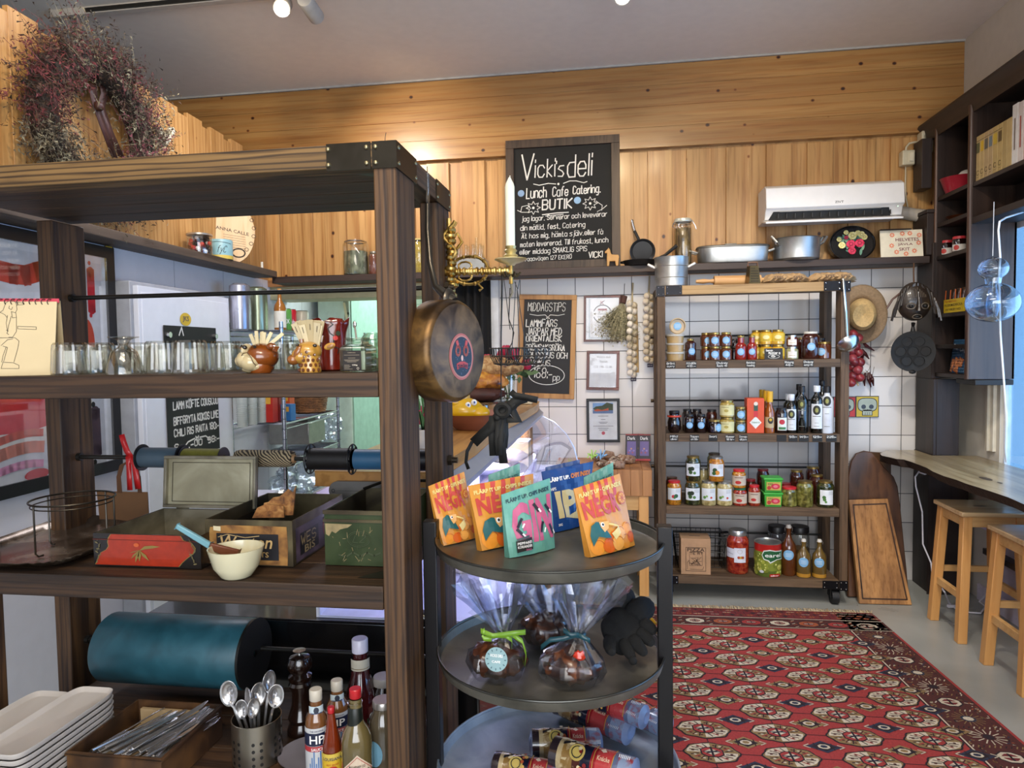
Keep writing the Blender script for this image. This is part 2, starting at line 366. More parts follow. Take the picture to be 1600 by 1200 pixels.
# tile material aligned to the real grout lines
def tilemat(name,c1,c2,grout,size,x0,z0,rough=.16,ax='xz'):
    m,nt,b=_nt(name);L=nt.links;N=nt.nodes
    tc=N.new('ShaderNodeTexCoord');sp_=N.new('ShaderNodeSeparateXYZ');cx=N.new('ShaderNodeCombineXYZ');L.new(tc.outputs['Object'],sp_.inputs[0])
    def off(o,v): a=N.new('ShaderNodeMath');a.operation='ADD';a.inputs[1].default_value=v;L.new(o,a.inputs[0]);return a.outputs[0]
    L.new(off(sp_.outputs['XYZ'.index(ax[0].upper())],-x0+size*40),cx.inputs[0]);L.new(off(sp_.outputs[2],-z0+size*40),cx.inputs[1])
    br=N.new('ShaderNodeTexBrick');br.offset=0;br.inputs['Scale'].default_value=1;br.inputs['Brick Width'].default_value=size;br.inputs['Row Height'].default_value=size
    br.inputs['Mortar Size'].default_value=.0022;br.inputs['Mortar Smooth'].default_value=.15
    br.inputs['Color1'].default_value=hx(c1);br.inputs['Color2'].default_value=hx(c2);br.inputs['Mortar'].default_value=hx(grout)
    L.new(cx.outputs[0],br.inputs['Vector']);L.new(br.outputs['Color'],b.inputs['Base Color'])
    mr=N.new('ShaderNodeMapRange');mr.inputs['To Min'].default_value=rough;mr.inputs['To Max'].default_value=.8;L.new(br.outputs['Fac'],mr.inputs['Value']);L.new(mr.outputs[0],b.inputs['Roughness'])
    bp=N.new('ShaderNodeBump');bp.invert=True;bp.inputs['Strength'].default_value=.5;bp.inputs['Distance'].default_value=.002;L.new(br.outputs['Fac'],bp.inputs['Height']);L.new(bp.outputs['Normal'],b.inputs['Normal'])
    return m
gx=PY(1169.5,550,W).x
TILE=tilemat('white_wall_tiles','dad5d0','cfcac6','3b3a3d',.1775,gx,1.0605)
CONC=mottled('concrete_floor',['8b8b84','999a93','a6a7a0'],2.2,.32,0,.05,10)
CEIL=M('e2dbd2',.85,var=.03);WALLW=M('c9c2b4',.8,var=.04);LILAC=M('d2d2da',.5,var=.03)
def st(b,name,**k): o=b.put(name,**k);o['kind']='structure';return o
OX=PY(766,450,W).x                       # right jamb of the kitchen opening
PX0,PD=PY(418,400,W),Vector((-.045,.999,0)).normalized();PN=Vector((PD.y,-PD.x,0))     # partition line
def onp(x,y,off=0):
    r=ray(x,y);c=PN.dot(Vector((PX0.x,PX0.y,0)))+off;t=c/PN.dot(r);return Vector((r.x*t,r.y*t,H+r.z*t))
def pp(Y,off=0): k=(Y-W)/PD.y;q=Vector((PX0.x,W,0))+PD*k+PN*off;return q
b=MB();b.box(-4.5,-2.6,-.1,XR+.3,8.2,0,CONC);st(b,'floor')
b=MB();b.box(-4.5,-2.6,CZ,XR+.3,W+.15,CZ+.1,CEIL);st(b,'ceiling')
b=MB();b.box(OX,W,0,XR+.2,W+.14,1.9,TILE);st(b,'wall_back')
b=MB();b.box(-4.5,W+.022,1.89,XR+.2,W+.14,CZ,PINE);st(b,'wall_back_timber')
# vertical boards
b=MB();x=PY(722.5,300,W).x
while x>-2.33: x-=.2365
ztop=JZ-.012
while x<XR:
    x1=min(x+.148,XR)
    b.box(x,W-.002,1.925,x1,W+.022,ztop-.004*random.random(),PINE);
    x+=.2365
st(b,'trim_1',bev=.0015)
# horizontal band of the upper wall, three boards high
b=MB()
for i in range(4):
    z0=JZ+i*(CZ-.012-JZ)/4;b.box(-4.5,W-.032,z0+.0008,XR,W+.022,z0+(CZ-.012-JZ)/4,PINEH)
st(b,'trim_2',bev=.001)
b=MB();b.box(-4.5,W-.042,CZ-.010,XR,W-.02,CZ,M('b5b2ac',.7));st(b,'trim_3')
# right wall with window opening
wy0,wy1,wz0,wz1=.55,3.975,.66,2.06
b=MB();b.box(XR,-2.6,0,XR+.05,wy0,CZ,WALLW);b.box(XR,wy1,0,XR+.05,W,CZ,WALLW);b.box(XR,wy0,0,XR+.05,wy1,wz0,M('b9b2c6',.7));b.box(XR,wy0,wz1,XR+.05,wy1,CZ,WALLW)
st(b,'wall_right')
b=MB();b.box(XR-.016,4.01,.85,XR,4.08,2.0,M('d8d0bd',.6));b.box(XR-.03,4.04,.85,XR-.016,4.055,2.0,M('c6bda9',.6));st(b,'trim_4')
b=MB();f=M('e6e8ea',.4)
for a in((wy0,wz0,wy1,wz0+.05),(wy0,wz1-.05,wy1,wz1),(wy0,wz0,wy0+.05,wz1),(wy1-.02,wz0,wy1,wz1),(2.1,wz0,2.16,wz1)): b.box(XR+.015,a[0],a[1],XR+.045,a[2],a[3],f)
wf=b.put('window_1');wf['kind']='structure'
b=MB();b.box(XR+.028,wy0+.04,wz0+.04,XR+.032,wy1-.01,wz1-.04,glass('dceaf5',.04));b.put('window_pane',wf)
b=MB();b.box(XR-.012,-2,0,XR,W-.3,.09,M('d8d0dc',.5));b.box(XR-.06,2.3,.30,XR-.01,4.0,.33,M('2f2c2d',.4));st(b,'baseboard_right')
# far left and behind, shop front opening
b=MB();b.box(-4.5,-2.6,0,-4.4,8.2,CZ,WALLW);st(b,'wall_left')
b=MB();b.box(-4.5,-2.6,0,-1.2,-2.45,CZ,WALLW);b.box(XR,-2.6,0,XR+.2,-2.4,CZ,WALLW);b.box(-1.2,-2.6,0,XR,-2.45,.6,WALLW);b.box(-1.2,-2.6,2.8,XR,-2.45,CZ,WALLW);st(b,'wall_front')
# partition: white panels below, boards above
def pslab(b,y0,y1,o0,o1,z0,z1,m):
    A,B_,C_,D=pp(y0,o0),pp(y1,o0),pp(y1,o1),pp(y0,o1)
    vs=[(q.x,q.y,z) for z in(z0,z1) for q in(A,D,C_,B_)]
    b.add(vs,[(0,3,2,1),(4,5,6,7),(0,1,5,4),(1,2,6,5),(2,3,7,6),(3,0,4,7)],m)
PTOP=2.745
b=MB();pslab(b,-.6,7.4,-.08,0,0,1.93,LILAC)
for y in(2.88,3.35,3.85,4.36,5.0,5.6,6.2): pslab(b,y,y+.004,0,.0012,.0,1.93,M('a9a9b3',.6))
st(b,'wall_partition')
b=MB();pslab(b,-.6,W,-.08,-.022,1.93,PTOP-.02,PINE);y=W-.21
while y>-.6:
    pslab(b,y,y+.148,-.022,0,1.93,PTOP+.004*random.random(),PINE);y-=.2365
pslab(b,-.6,W,-.022,-.0015,1.93,PTOP-.022,PINE)
st(b,'trim_5',bev=.0015)
# wood strip (header) and kitchen
b=MB();b.box(pp(W).x,W-.01,1.885,XR-.24,W+.022,1.93,wood('strip_wood','9a6b3f','b98a55','x',8,.5,1.2,.2,.1));b.box(pp(W).x,W+.022,1.80,OX,W+.3,1.93,M('b9b088',.6));st(b,'trim_6')
KT=tilemat('kitchen_tiles','b9c6b4','aebcaa','6f7d70',.15,0,0,.25)
b=MB();b.box(-3,7.4,0,.4,7.5,2.6,KT);st(b,'wall_kitchen')
b=MB();b.box(OX,W+.14,0,OX+.1,7.4,2.6,M('c9d2c9',.6));st(b,'wall_kitchen_right')
b=MB();b.box(-3,W+.14,2.5,.4,7.5,2.6,M('c6d2c6',.7));st(b,'ceiling_kitchen')
# white door jamb right of the curtain
b=MB();b.box(OX,W-.02,0,OX+.055,W,1.885,M('d9dadc',.4));b.box(OX+.055,W-.014,0,OX+.062,W,1.885,M('a9a9ad',.4));st(b,'door_1')
# ================= wall shelves =================
b=MB();b.box(pp(W,.15).x-.02,W-.2,1.888,1.775,W-.01,1.930,DARKX)
o=b.put('wall_shelf',bev=.003);tag(o,'long dark wooden shelf above the tiles carrying pots and the big chalkboard','shelf')
b=MB();pslab(b,.6,W-.2,0,.155,1.925,1.966,wood('left_shelf','4c4038','6a5a4b','y',7,.6,0,.4,.2))
o=b.put('wall_shelf',bev=.003);tag(o,'dark wooden shelf running along the left partition under the wreath','shelf')
# ================= ceiling track and spots =================
b=MB();b.box(-2.8,3.2,CZ-.035,XR-.4,3.235,CZ,M('b5b0aa',.5));b.box(-2.6,3.19,CZ-.03,-.2,3.2,CZ-.012,BLK)
o=b.put('light_track');tag(o,'long pale ceiling track with a black groove, holding the spotlights','light track')
def tracklight(px,py,tgt,label,lit):
    top=PZ(px,py,3.07);L=thing('track_spotlight',label,'spotlight',(top.x,top.y,3.145),'spotlights on the ceiling track')
    d=(Vector(tgt)-top).normalized();q=d.to_track_quat('Z','Y').to_matrix().to_4x4()@Matrix.Scale(1.15,4);a=top-d*.05
    b=MB();b.lathe(a,[(0,0),(.03,.0),(.033,.005),(.033,.13),(.029,.13),(.027,.12)],M('a9a6a2',.4),24,q);b.put('lamp_head',L)
    b=MB();b.lathe(a,[(.027,.121),(.0,.121)],M('fff6e6',.4,em=14) if lit else M('8d8a84',.3),24,q);b.put('lamp_lens',L)
    b=MB();b.cyl((top.x,top.y,CZ-.03),a+d*.03,.007,M('8f8c88',.4));b.put('stem',L)
tracklight(443,8,PY(395,90,2.2),'lit white cylindrical spotlight near the top left of the ceiling',1)
tracklight(482,8,PY(600,180,4.4),'grey unlit-looking cylindrical spotlight just right of the glowing one',0)
tracklight(971,-22,PY(980,60,3.0),'white spotlight cut by the top edge above the room centre',1)
# ================= AC unit =================
ac=thing('air_conditioner','white wall air conditioner with open black louvre, right side of the timber wall','air conditioner',(1.2,W-.01,2.15))
x0,x1=PY(1197,290,4.22).x,PY(1414,275,4.22).x;zt,zb=2.362,2.14;WH=M('dcdad8',.35,var=.03)
prof=[(W-.005,zt),(4.26,zt),(4.225,zt-.02),(4.212,zt-.135),(4.24,zt-.150),(4.26,zt-.195),(W-.005,zb+.02)]
b=MB();n=len(prof);b.add([(x0,y,z) for y,z in prof]+[(x1,y,z) for y,z in prof],[tuple(range(n-1,-1,-1)),tuple(range(n,2*n))]+[(i,(i+1)%n,(i+1)%n+n,i+n) for i in range(n)],WH)
f=Fr((x0,4.2145,zt-.1),(1,0,0),(0,0,1));b.text(f,'ZIVT',.375,-.022,.048,.013,M('333333',.4));b.put('casing',ac,bev=.004)
b=MB();b.add([(x0+.045,4.2385,zt-.152),(x1-.075,4.2385,zt-.152),(x1-.06,4.2585,zt-.196),(x0+.02,4.2585,zt-.196)],[(0,1,2,3)],M('111111',.5));
for i in range(14): b.box(x0+.07+i*.047,4.236,zt-.19,x0+.073+i*.047,4.25,zt-.165,M('3a3a3a',.5))
b.box(x0+.08,4.228,zt-.156,x1-.12,4.2355,zt-.152,M('8a8a88',.5));b.put('air_outlet',ac)
b=MB();f=Fr((x0,4.2,zt-.2));T=Matrix.Translation(((x0+x1)/2-.015,4.225,zt-.213))@Matrix.Rotation(.22,4,'X');b.cb((0,0,0),(x1-x0-.01,.095,.012),WH,T);b.put('louvre',ac,bev=.003)
b=MB();p=PY(1403,322,4.21);b.ball(p,.003,M('9fd0a0',.3,em=2),8);b.put('status_light',ac)
b=MB();p=PY(1400,328,4.36);q=PY(1466,331,4.3);b.tube([(p.x,4.40,p.z+.0),(q.x-.06,4.40,q.z+.0)],.038,M('b3a899',.5),12);b.tube([(q.x-.07,4.40,q.z-.03),(q.x-.02,4.38,q.z-.045),(q.x,4.34,q.z-.05)],.012,M('c9c5bd',.5),8);b.tube([(q.x-.07,4.40,q.z+.02),(q.x-.02,4.38,q.z+.01),(q.x,4.33,q.z)],.02,M('8f8a80',.5),8)
o=b.put('pipe_duct');tag(o,'beige pipe cover running from the air conditioner to the dark bookcase','duct')
# socket, switch, cable
b=MB();c=PY(1446,223,4.40);b.cb((c.x,4.405,c.z),(.062,.07,.125),M('c9bfa4',.4))
f=Fr((c.x,4.37,c.z));
s_=thing('wall_socket','cream double power socket under the bookcase corner','socket',(c.x,W-.04,c.z));b.put('housing',s_,bev=.006)
for dz in(.028,-.028):
    b=MB();b.disc(f,0,dz,.021,M('9f977f',.5),0);b.disc(f,0,dz,.017,M('6d6654',.5),1);b.disc(f,-.007,dz,.003,BLK,2);b.disc(f,.007,dz,.003,BLK,2);b.put('outlet',s_)
c2=PY(1418,247,4.40);s_=thing('wall_switch','cream rocker switch box left of the double socket','switch',(c2.x,W-.04,c2.z))
b=MB();b.cb((c2.x,4.41,c2.z),(.068,.06,.085),M('c9bfa4',.4));b.put('housing',s_,bev=.006)
b=MB();b.cb((c2.x+.012,4.376,c2.z),(.022,.012,.05),M('d6ccb2',.4));b.put('rocker',s_,bev=.002)
b=MB();b.tube([PY(1415,238,4.42),PY(1416,230,4.42),PY(1421,224,4.42),PY(1430,222,4.42),PY(1440,222,4.42)],.006,M('c2b89e',.4),8);b.tube([PY(1414,257,4.42),PY(1415,262,4.425),PY(1414.5,290,4.425),PY(1415.5,310,4.425),PY(1419,325,4.42)],.0035,M('c2b89e',.4),6)
o=b.put('cream_cable');tag(o,'thin cream cable joining socket, switch and air conditioner','cable')
# ================= curtain =================
x0,x1=PY(690,500,4.40).x,PY(767,500,4.40).x;b=MB();vs=[];n=60
for j in range(2):
    for i in range(n+1):
        t=i/n;w=.022*math.sin(t*34+math.sin(t*9)*1.5);vs.append((x0+(x1-x0)*t,4.40+w*(1+.0*j)-0.0,[1.882,.15][j]))
b.add(vs,[(i,i+1,n+2+i,n+1+i) for i in range(n)],M('101013',.85,bump=.1));o=b.put('curtain',solid=.004);tag(o,'black cloth curtain hanging in the kitchen opening','curtain')
# mint panel (kitchen cabinet side)
mt=M('c3d8d0',.5)
k=thing('kitchen_cabinet','tall mint-white kitchen cabinet side beyond the pass opening','cabinet',(-2.0,5.9,0))
p1=PY(546,480,5.2);b=MB();b.box(pp(5.2).x+.05,5.2,0,p1.x,5.9,2.05,mt);b.put('body',k,bev=.004)
b=MB();b.box(p1.x,5.21,.05,p1.x+.012,5.89,2.02,M('8fb0a4',.5));b.put('door',k)
b=MB();f=Fr((0,5.198,0));q=PY(540,490,5.198);b.line(f,[(q.x,q.z+.1),(q.x+.01,q.z),(q.x,q.z-.1)],.035,M('8f9a8a',.6),1);b.line(f,[(q.x-.01,q.z+.08),(q.x+.01,q.z-.04)],.02,M('d9d4b0',.6),2)
o=b.put('note');tag(o,'small clipping of paper stuck on the mint kitchen cabinet','paper note')
# kitchen pipes near ceiling
b=MB()
for y,r in((455,.02),(466,.028)):
    p=PY(552,y,6.2);b.tube([p,(p.x+1.2,6.2,p.z)],r,M('c2cdbf',.35,.6),10)
o=b.put('pipe');tag(o,'pair of pale horizontal pipes high in the kitchen','pipe')
# kitchen worktop with orange cutting board stack
b=MB();p=PY(568,722,6.3);b.box(p.x-.02,6.3,.0,.2+p.x+1.0,6.9,p.z,M('b5bdb3',.4));o=b.put('kitchen_counter',bev=.004);tag(o,'pale kitchen counter seen through the shelf by the tiled wall','counter')
for i,cc in enumerate(('c9793a','d08a4a','b5382a')):
    z=p.z+.02+i*.06;b=MB();b.box(p.x+.0,6.32,z-.02,p.x+.55,6.7,z+.035,M(cc,.5));o=b.put('food_crate',bev=.006);tag(o,['lowest orange plastic crate on the kitchen counter','middle orange plastic crate on the kitchen counter','top crate with red rim on the kitchen counter'][i],'crate','crates on the kitchen counter')
# ================= partition wall things =================
# framed sausage poster
a=onp(168,390);bq=onp(177,735);c0=onp(0,777)
Yr=a.y;Yl=1.15;fo=.02
ps=thing('framed_poster','large black-framed sausage poster on the white partition wall','poster',pp(2.2,.03)+Vector((0,0,1.4)))
o_=pp(Yl,fo);f=Fr(o_+Vector((0,0,.915)),PD,(0,0,1));wid=(Yr-Yl);hei=1.0
b=MB();fw_=.05;K=M('17171a',.35)
for x0,y0,x1,y1 in((0,0,wid,fw_),(0,hei-fw_,wid,hei),(0,fw_,fw_,hei-fw_),(wid-fw_,fw_,wid,hei-fw_)):
    b.prism(f,rectpts(x0,y0,x1,y1),.03,K,20)
b.put('frame',ps)
b=MB();b.rect(f,fw_,fw_,wid-fw_,hei-fw_,M('dcdcdc',.5),0);b.rect(f,fw_+.03,fw_+.05,wid-fw_-.03,hei-fw_-.03,M('cfd0d3',.5),1)
def fy(px,py):                # position in the poster from the photo
    q=onp(px,py,fo);return ((q-f.o).dot(f.u),q.z-f.o.z)
RED=M('c4202e',.4);ORG=M('c8492f',.45);PUR=M('54404a',.4);SAL=M('d8785c',.5)
def ell(px0,py0,px1,py1,w,m,l=3,caps=True):
    x0,y0=fy(px0,py0);x1,y1=fy(px1,py1);b.line(f,[(x0,y0),(x1,y1)],w,m,l);b.disc(f,x0,y0,w/2,m,l);b.disc(f,x1,y1,w/2,m,l)
ell(140.5,425,143,483,.045,RED);b.disc(f,*fy(138.5,411),.009,RED,3);b.disc(f,*fy(141.5,493),.009,RED,3)
ell(148,645,151,705,.06,PUR);b.disc(f,*fy(145,632),.012,BLK,3);b.disc(f,*fy(148,722),.012,BLK,3)
b.disc(f,*fy(136,535),.045,ORG,3,.1)
P=[fy(x,y) for x,y in((0,423),(20,428),(40,430),(60,424),(90,418),(120,425))];b.line(f,P,.075,M('c23c2a',.45),3)
# big red salami end, salmon stripes
x,y=fy(20,640);b.disc(f,x,y,.42,M('d6d2c6',.5),2,.16);b.disc(f,x,y+.02,.36,RED,3,.11)
for k,(py,m,w) in enumerate(((690,ORG,.03),(712,SAL,.045),(738,M('d98fb0',.5),.03),(618,M('e9e4da',.5),.015))):
    P=[fy(x,py-8*math.sin(x/30)-(x*.12)) for x in range(-20,72,12)];b.line(f,P,w,m,4+k)
x,y=fy(57,741);b.disc(f,x,y,.06,RED,5,.022)
b.put('print',ps)
b=MB();b.rect(f,fw_,fw_,wid-fw_,hei-fw_,glass('ffffff',.05),18);b.put('glazing',ps)
# warning sign
q=onp(169.5,380,.002);f=Fr(q,PD,(0,0,1));b=MB();b.poly(f,[(-.035,-.028),(.035,-.028),(0,.04)],BLK,0);b.poly(f,[(-.025,-.022),(.025,-.022),(0,.029)],M('e0b418',.5),1)
b.poly(f,[(-.006,.012),(.006,.008),(0,-.002),(.007,-.003),(-.004,-.018),(0,-.006),(-.007,-.005)],BLK,2);b.write(f,'220 V',-.025,-.05,.05,.01,.002,M('444444'),1)
o=b.put('warning_sign');tag(o,'yellow triangular electrical warning sticker high on the white partition','sign')
# cold cabinet with white door
q0=onp(201,440,.1);q1=onp(356,460,.12)
fr_=thing('cold_cabinet','white upright cold cabinet with yellow oval badge standing at the partition','cold cabinet',pp(3.4,.06))
b=MB();pslab(b,q0.y,q1.y,0.002,.10,.05,1.77,M('9ea0a6',.4));b.put('body',fr_,bev=.004)
b=MB();pslab(b,q0.y+.02,q1.y-.01,.10,.125,.1,1.75,M('dcdee6',.3,var=.03));pslab(b,q0.y+.04,q1.y-.03,.125,.128,.16,1.72,M('e2e4ec',.3,var=.03));dr=b.put('door',fr_,bev=.003)
def dq(px,py,off=.13): return onp(px,py,off)
q=dq(290,499);f=Fr(q,PD,(0,0,1));b=MB();b.disc(f,0,0,.05,M('d9b32c',.4),0,.033);b.text(f,'JKS',-.028,-.016,.056,.032,M('2b2f55',.4),1);b.put('badge',dr)
qa=dq(254,508);qb=dq(342,700);f=Fr(Vector((qa.x,qa.y,qb.z))+PN*.006,PD,(0,0,1));w=(qb-qa).dot(PD);h=dq(335,510).z-dq(335,702).z;h=qa.z-qb.z-.0
sg=thing('chalkboard_sign','black chalk sign with lunch prices fixed on the cold cabinet door','chalkboard',Vector((qa.x,qa.y,qb.z)))
b=MB();b.prism(f,rectpts(0,0,w,h),.004,SLATE,0)
# rows follow the photo, text behind the glasses left as on the board
rows=[('LAMM KÖFTE COUSCOU',636,.036),('BIFFGRYTA KOKOS LIME',659,.036),('CHILI RIS RAITA 180:-',677,.034),('S.. ..-00  98:-',698,.03)]
for t,py,hh in rows: yy=onp(300,py,.136).z-f.o.z;b.write(f,t,.05,yy,w*.88,hh,.0075,CHALK,1)
yy=onp(300,689,.136).z-f.o.z;b.line(f,[(.25*w,yy-.03),(.35*w,yy),(.48*w,yy+.01)],.008,CHALK,1);b.line(f,[(.58*w,yy+.01),(.7*w,yy+.01),(.78*w,yy-.01)],.008,CHALK,1);b.line(f,[(.5*w,yy+.02),(.53*w,yy-.02),(.56*w,yy+.02),(.53*w,yy+.01)],.007,CHALK,1,True)
b.line(f,[(w*.26,h*.93),(w*.31,h*.99),(w*.34,h*.93)],.008,CHALK,1);b.put('board',sg)
for t in(.05,.95):
    b=MB();b.cyl(f.pt(w*t,h*.93,0),f.pt(w*t,h*.93,30),.014,STEEL);b.put('screw',sg)
# ---- chrome wire rack ----
rk=thing('wire_rack','chrome wire rack with kitchen supplies at the partition corner','wire rack',(-1.9,4.6,0))
CH=M('b9bcc6',.2,1.)
ry0,ry1=3.83,4.74;ro0,ro1=.03,.36
shz=[PY(400,519,4.1).z,PY(400,656,4.1).z,.78,.42]
for yy in(ry0,ry1):
    for oo in(ro0,ro1):
        q=pp(yy,oo);b=MB();b.cyl((q.x,q.y,0),(q.x,q.y,1.62),.0125,CH)
        for i in range(24): b.cyl((q.x,q.y,.2+i*.06),(q.x,q.y,.206+i*.06),.0138,M('7d8089',.3,1.),12)
        b.put('post',rk)
for z in shz:
    b=MB()
    for oo in(ro0,ro1): b.tube([pp(ry0,oo)+Vector((0,0,z)),pp(ry1,oo)+Vector((0,0,z))],.006,CH);b.tube([pp(ry0,oo)+Vector((0,0,z-.03)),pp(ry1,oo)+Vector((0,0,z-.03))],.004,CH)
    for i in range(26):
        y=ry0+(ry1-ry0)*i/25;b.tube([pp(y,ro0)+Vector((0,0,z)),pp(y,ro1)+Vector((0,0,z))],.0028,CH,5)
    b.put('wire_shelf',rk)
def rackobj(px,py,off,fn):
    q=onp(px,py,off);return fn(q)
ts=shz[0]+.007;s2=shz[1]+.007;s3=shz[2]+.007
# shiny wrapped rolls on top
for i,(px,cc) in enumerate(((376,['5e5e66','8d8d98','c9c9d8']),(403,['6d7460','8e967d','b8bfa8']))):
    q=onp(px,500,.16);b=MB()
    b.lathe((q.x,q.y,ts),[(0,0),(.058,0),(.06,.12),(.057,.25),(.035,.262),(0,.262)],mottled('film%d'%i,cc,9,.22,.75,.6,6,(1,1,.3)),28)
    o=b.put('film_roll');tag(o,['crinkled silver wrapped roll on top of the wire rack, the left one','crinkled greenish silver roll on top of the wire rack, the right one'][i],'roll','wrapped rolls on the wire rack')
def bottle(name,c,r,h,body,cap,label,cat,neck=.35,parent=None,lab=None,caph=.03,group=None):
    t=thing(name,label,cat,c,group);x,y,z=c
    b=MB();hs=h*(1-neck);b.lathe(c,[(0,0),(r*.95,0),(r,.006),(r,hs*.82),(r*.85,hs*.95),(r*.36,hs*1.12),(r*.30,h-caph)],body,24);b.put('bottle',t)
    b=MB();b.lathe((x,y,z+h-caph),[(r*.34,0),(r*.38,.002),(r*.38,caph*.9),(r*.3,caph),(0,caph)],cap,20);b.put('cap',t)
    if lab:
        b=MB();lab(b,Cyl(c,r,lab_ang(c)),r,hs);b.put('label_sticker',t)
    return t
def lab_ang(c): return math.atan2(-c[0],c[1])
def plainlab(m,z0,z1,wd,extra=None):
    def fn(b,f,r,hs):
        b.rect(f,-r*wd,hs*z0,r*wd,hs*z1,m,0)
        if extra: extra(b,f,r,hs)
    return fn
q=onp(438,505,.2);bottle('juice_bottle',(q.x,q.y,ts),.038,.27,M('a3682c',.15,coat=1),M('c98f4a',.4),'amber juice bottle with white label on the wire rack','bottle',lab=plainlab(PAPER,.12,.72,1.3))
for px,cc,l,tx in((448,'5fa04a','green and white drink can on the wire rack','XX'),(456,'c3222e','red cola can on the wire rack','Cola'),(472,'c9c2ae','white food can with dark letters on the wire rack','LO')):
    q=onp(px,510,.2);t=thing('drink_can',l,'can',(q.x,q.y,ts),'cans on the wire rack');r=.033 if px<470 else .048
    b=MB();b.lathe((q.x,q.y,ts),[(0,0),(r*.85,0),(r,.008),(r,.135),(r*.85,.145),(0,.145)],M(cc,.3),24);f=Cyl((q.x,q.y,ts),r,lab_ang(q));b.text(f,tx,-r*.6,.05,r*1.2,.03,WHT if cc!='c9c2ae' else SLATE,1);b.put('body',t)
    b=MB();b.lathe((q.x,q.y,ts+.1455),[(r*.86,0),(r*.8,.003),(r*.8,.001),(0,.001)],STEEL,24);b.put('lid',t)
# plastic cup stacks
for i,(px) in enumerate((378,394,409)):
    q=onp(px,640,.2);b=MB();
    for k in range(16): b.lathe((q.x,q.y,s2+k*.012),[(.026,0),(.030,.012),(.031,.012)],M('c7cdc9',.25,var=.05),20)
    b.lathe((q.x,q.y,s2),[(0,0),(.026,0),(.026,.05),(.036,.30),(.038,.30)],M('b6bdba',.25,var=.05),20)
    o=b.put('cup_stack');tag(o,['stack of clear plastic cups on the wire rack, nearest the chalk sign','stack of clear plastic cups on the wire rack, middle of three','stack of clear plastic cups on the wire rack, next to the red boxes'][i],'cups','plastic cup stacks on the wire rack')
for i,(px,cc,h) in enumerate(((422,'b32a22',.2),(432,'7d1f1c',.17),(449,'c4511f',.2),(450,'2f6fae',.1))):
    q=onp(px,650,.24 if i<3 else .31);b=MB();T=Matrix.Translation((q.x,q.y,s2+h/2))@rotz(-.1);b.cb((0,0,0),(.075,.055,h),M(cc,.45),T);b.cb((0,-.0285,h*.2),(.05,.001,h*.3),M('d8a33c',.5),T)
    o=b.put('food_box',bev=.002);tag(o,['bright red box on the wire rack beside the cups','dark red narrow box on the wire rack','orange-red box beside the wicker basket','blue small box in front of the orange one'][i],'box','boxes on the wire rack')
q=onp(481,640,.2);wk=thing('wicker_basket','brown wicker basket on the wire rack','basket',(q.x,q.y,s2))
b=MB();wm=wood('wicker','5a3a22','93633a','x',30,.7,0,.6,1.,.4)
for i in range(15):
    z=s2+.008+i*.0125;w_=.12+.002*i;d_=.1+.001*i
    b.tube([(q.x+w_*math.cos(a*PI/16)*(1+.02*((a+i)%2)),q.y+d_*math.sin(a*PI/16)*(1+.02*((a+i)%2)),z) for a in range(32)],.0075,wm,6,True)
b.lathe((q.x,q.y,s2),[(0,.003),(.115,.003)],wm,24,sy=.85);b.put('basket_body',wk)
# steel gastro tray with black lid stuff and plastic bag, lower shelf
q=onp(466,700,.19);b=MB();T=Matrix.Translation((q.x,q.y,s3+.11));b.cb((0,0,0),(.28,.26,.14),M('a9a6a0',.3,.9),T);b.cb((0,0,.073),(.30,.28,.008),STEEL,T)
o=b.put('steel_container',bev=.008);tag(o,'stainless steel catering container on the lower wire rack shelf','container')
b=MB()
for k in range(5): b.cb((q.x-.10+.05*k,q.y-.06,s3+.20),(.06,.12,.015+.012*(k%3)),M(['17171a','222','6b4430','101010','2a2a2a'][k] if k not in(1,) else '222222',.5),None)
o=b.put('lid_pile');tag(o,'black lids lying on the steel catering container','lids')
def blob(name,c,r,m,label,cat,seed=1,n=40,amp=.25,sub=0,group=None):
    random.seed(seed);ph=[random.uniform(0,6) for _ in range(6)]
    fn=lambda v:1+amp*(math.sin(v.x*7+ph[0])*math.sin(v.y*8+ph[1])+.5*math.sin(v.z*13+ph[2]+v.x*9)+.3*math.sin(v.y*21+ph[3]))
    b=MB();b.ball(c,r,m,n,None,fn);o=b.put(name);return tag(o,label,cat,group)
PLAS=glass('f2f4ff',.18,.12,.7)
q=onp(512,715,.22);blob('plastic_bag',(q.x,q.y,s3+.10),(.10,.10,.10),PLAS,'crumpled clear plastic bag beside the steel container','plastic bag',3)
q=onp(468,765,.2);blob('plastic_wrap',(q.x,q.y,shz[3]+.15),(.15,.22,.13),PLAS,'heap of clear wrapping on the bottom wire rack shelf','plastic wrap',5)
q=onp(398,770,.19);b=MB();b.cb((q.x,q.y,shz[3]+.10),(.2,.2,.18),M('d8d3ea',.5));o=b.put('white_box',bev=.004);tag(o,'white cardboard box on the bottom wire rack shelf','box')
q=onp(388,750,.2);b=MB();b.tube([(q.x,q.y,shz[3]+.19),(q.x+.01,q.y,shz[3]+.27),(q.x-.01,q.y,shz[3]+.36)],.02,M('c8202c',.5),8);o=b.put('red_cloth');tag(o,'red cloth strip beside the white box on the wire rack','cloth')
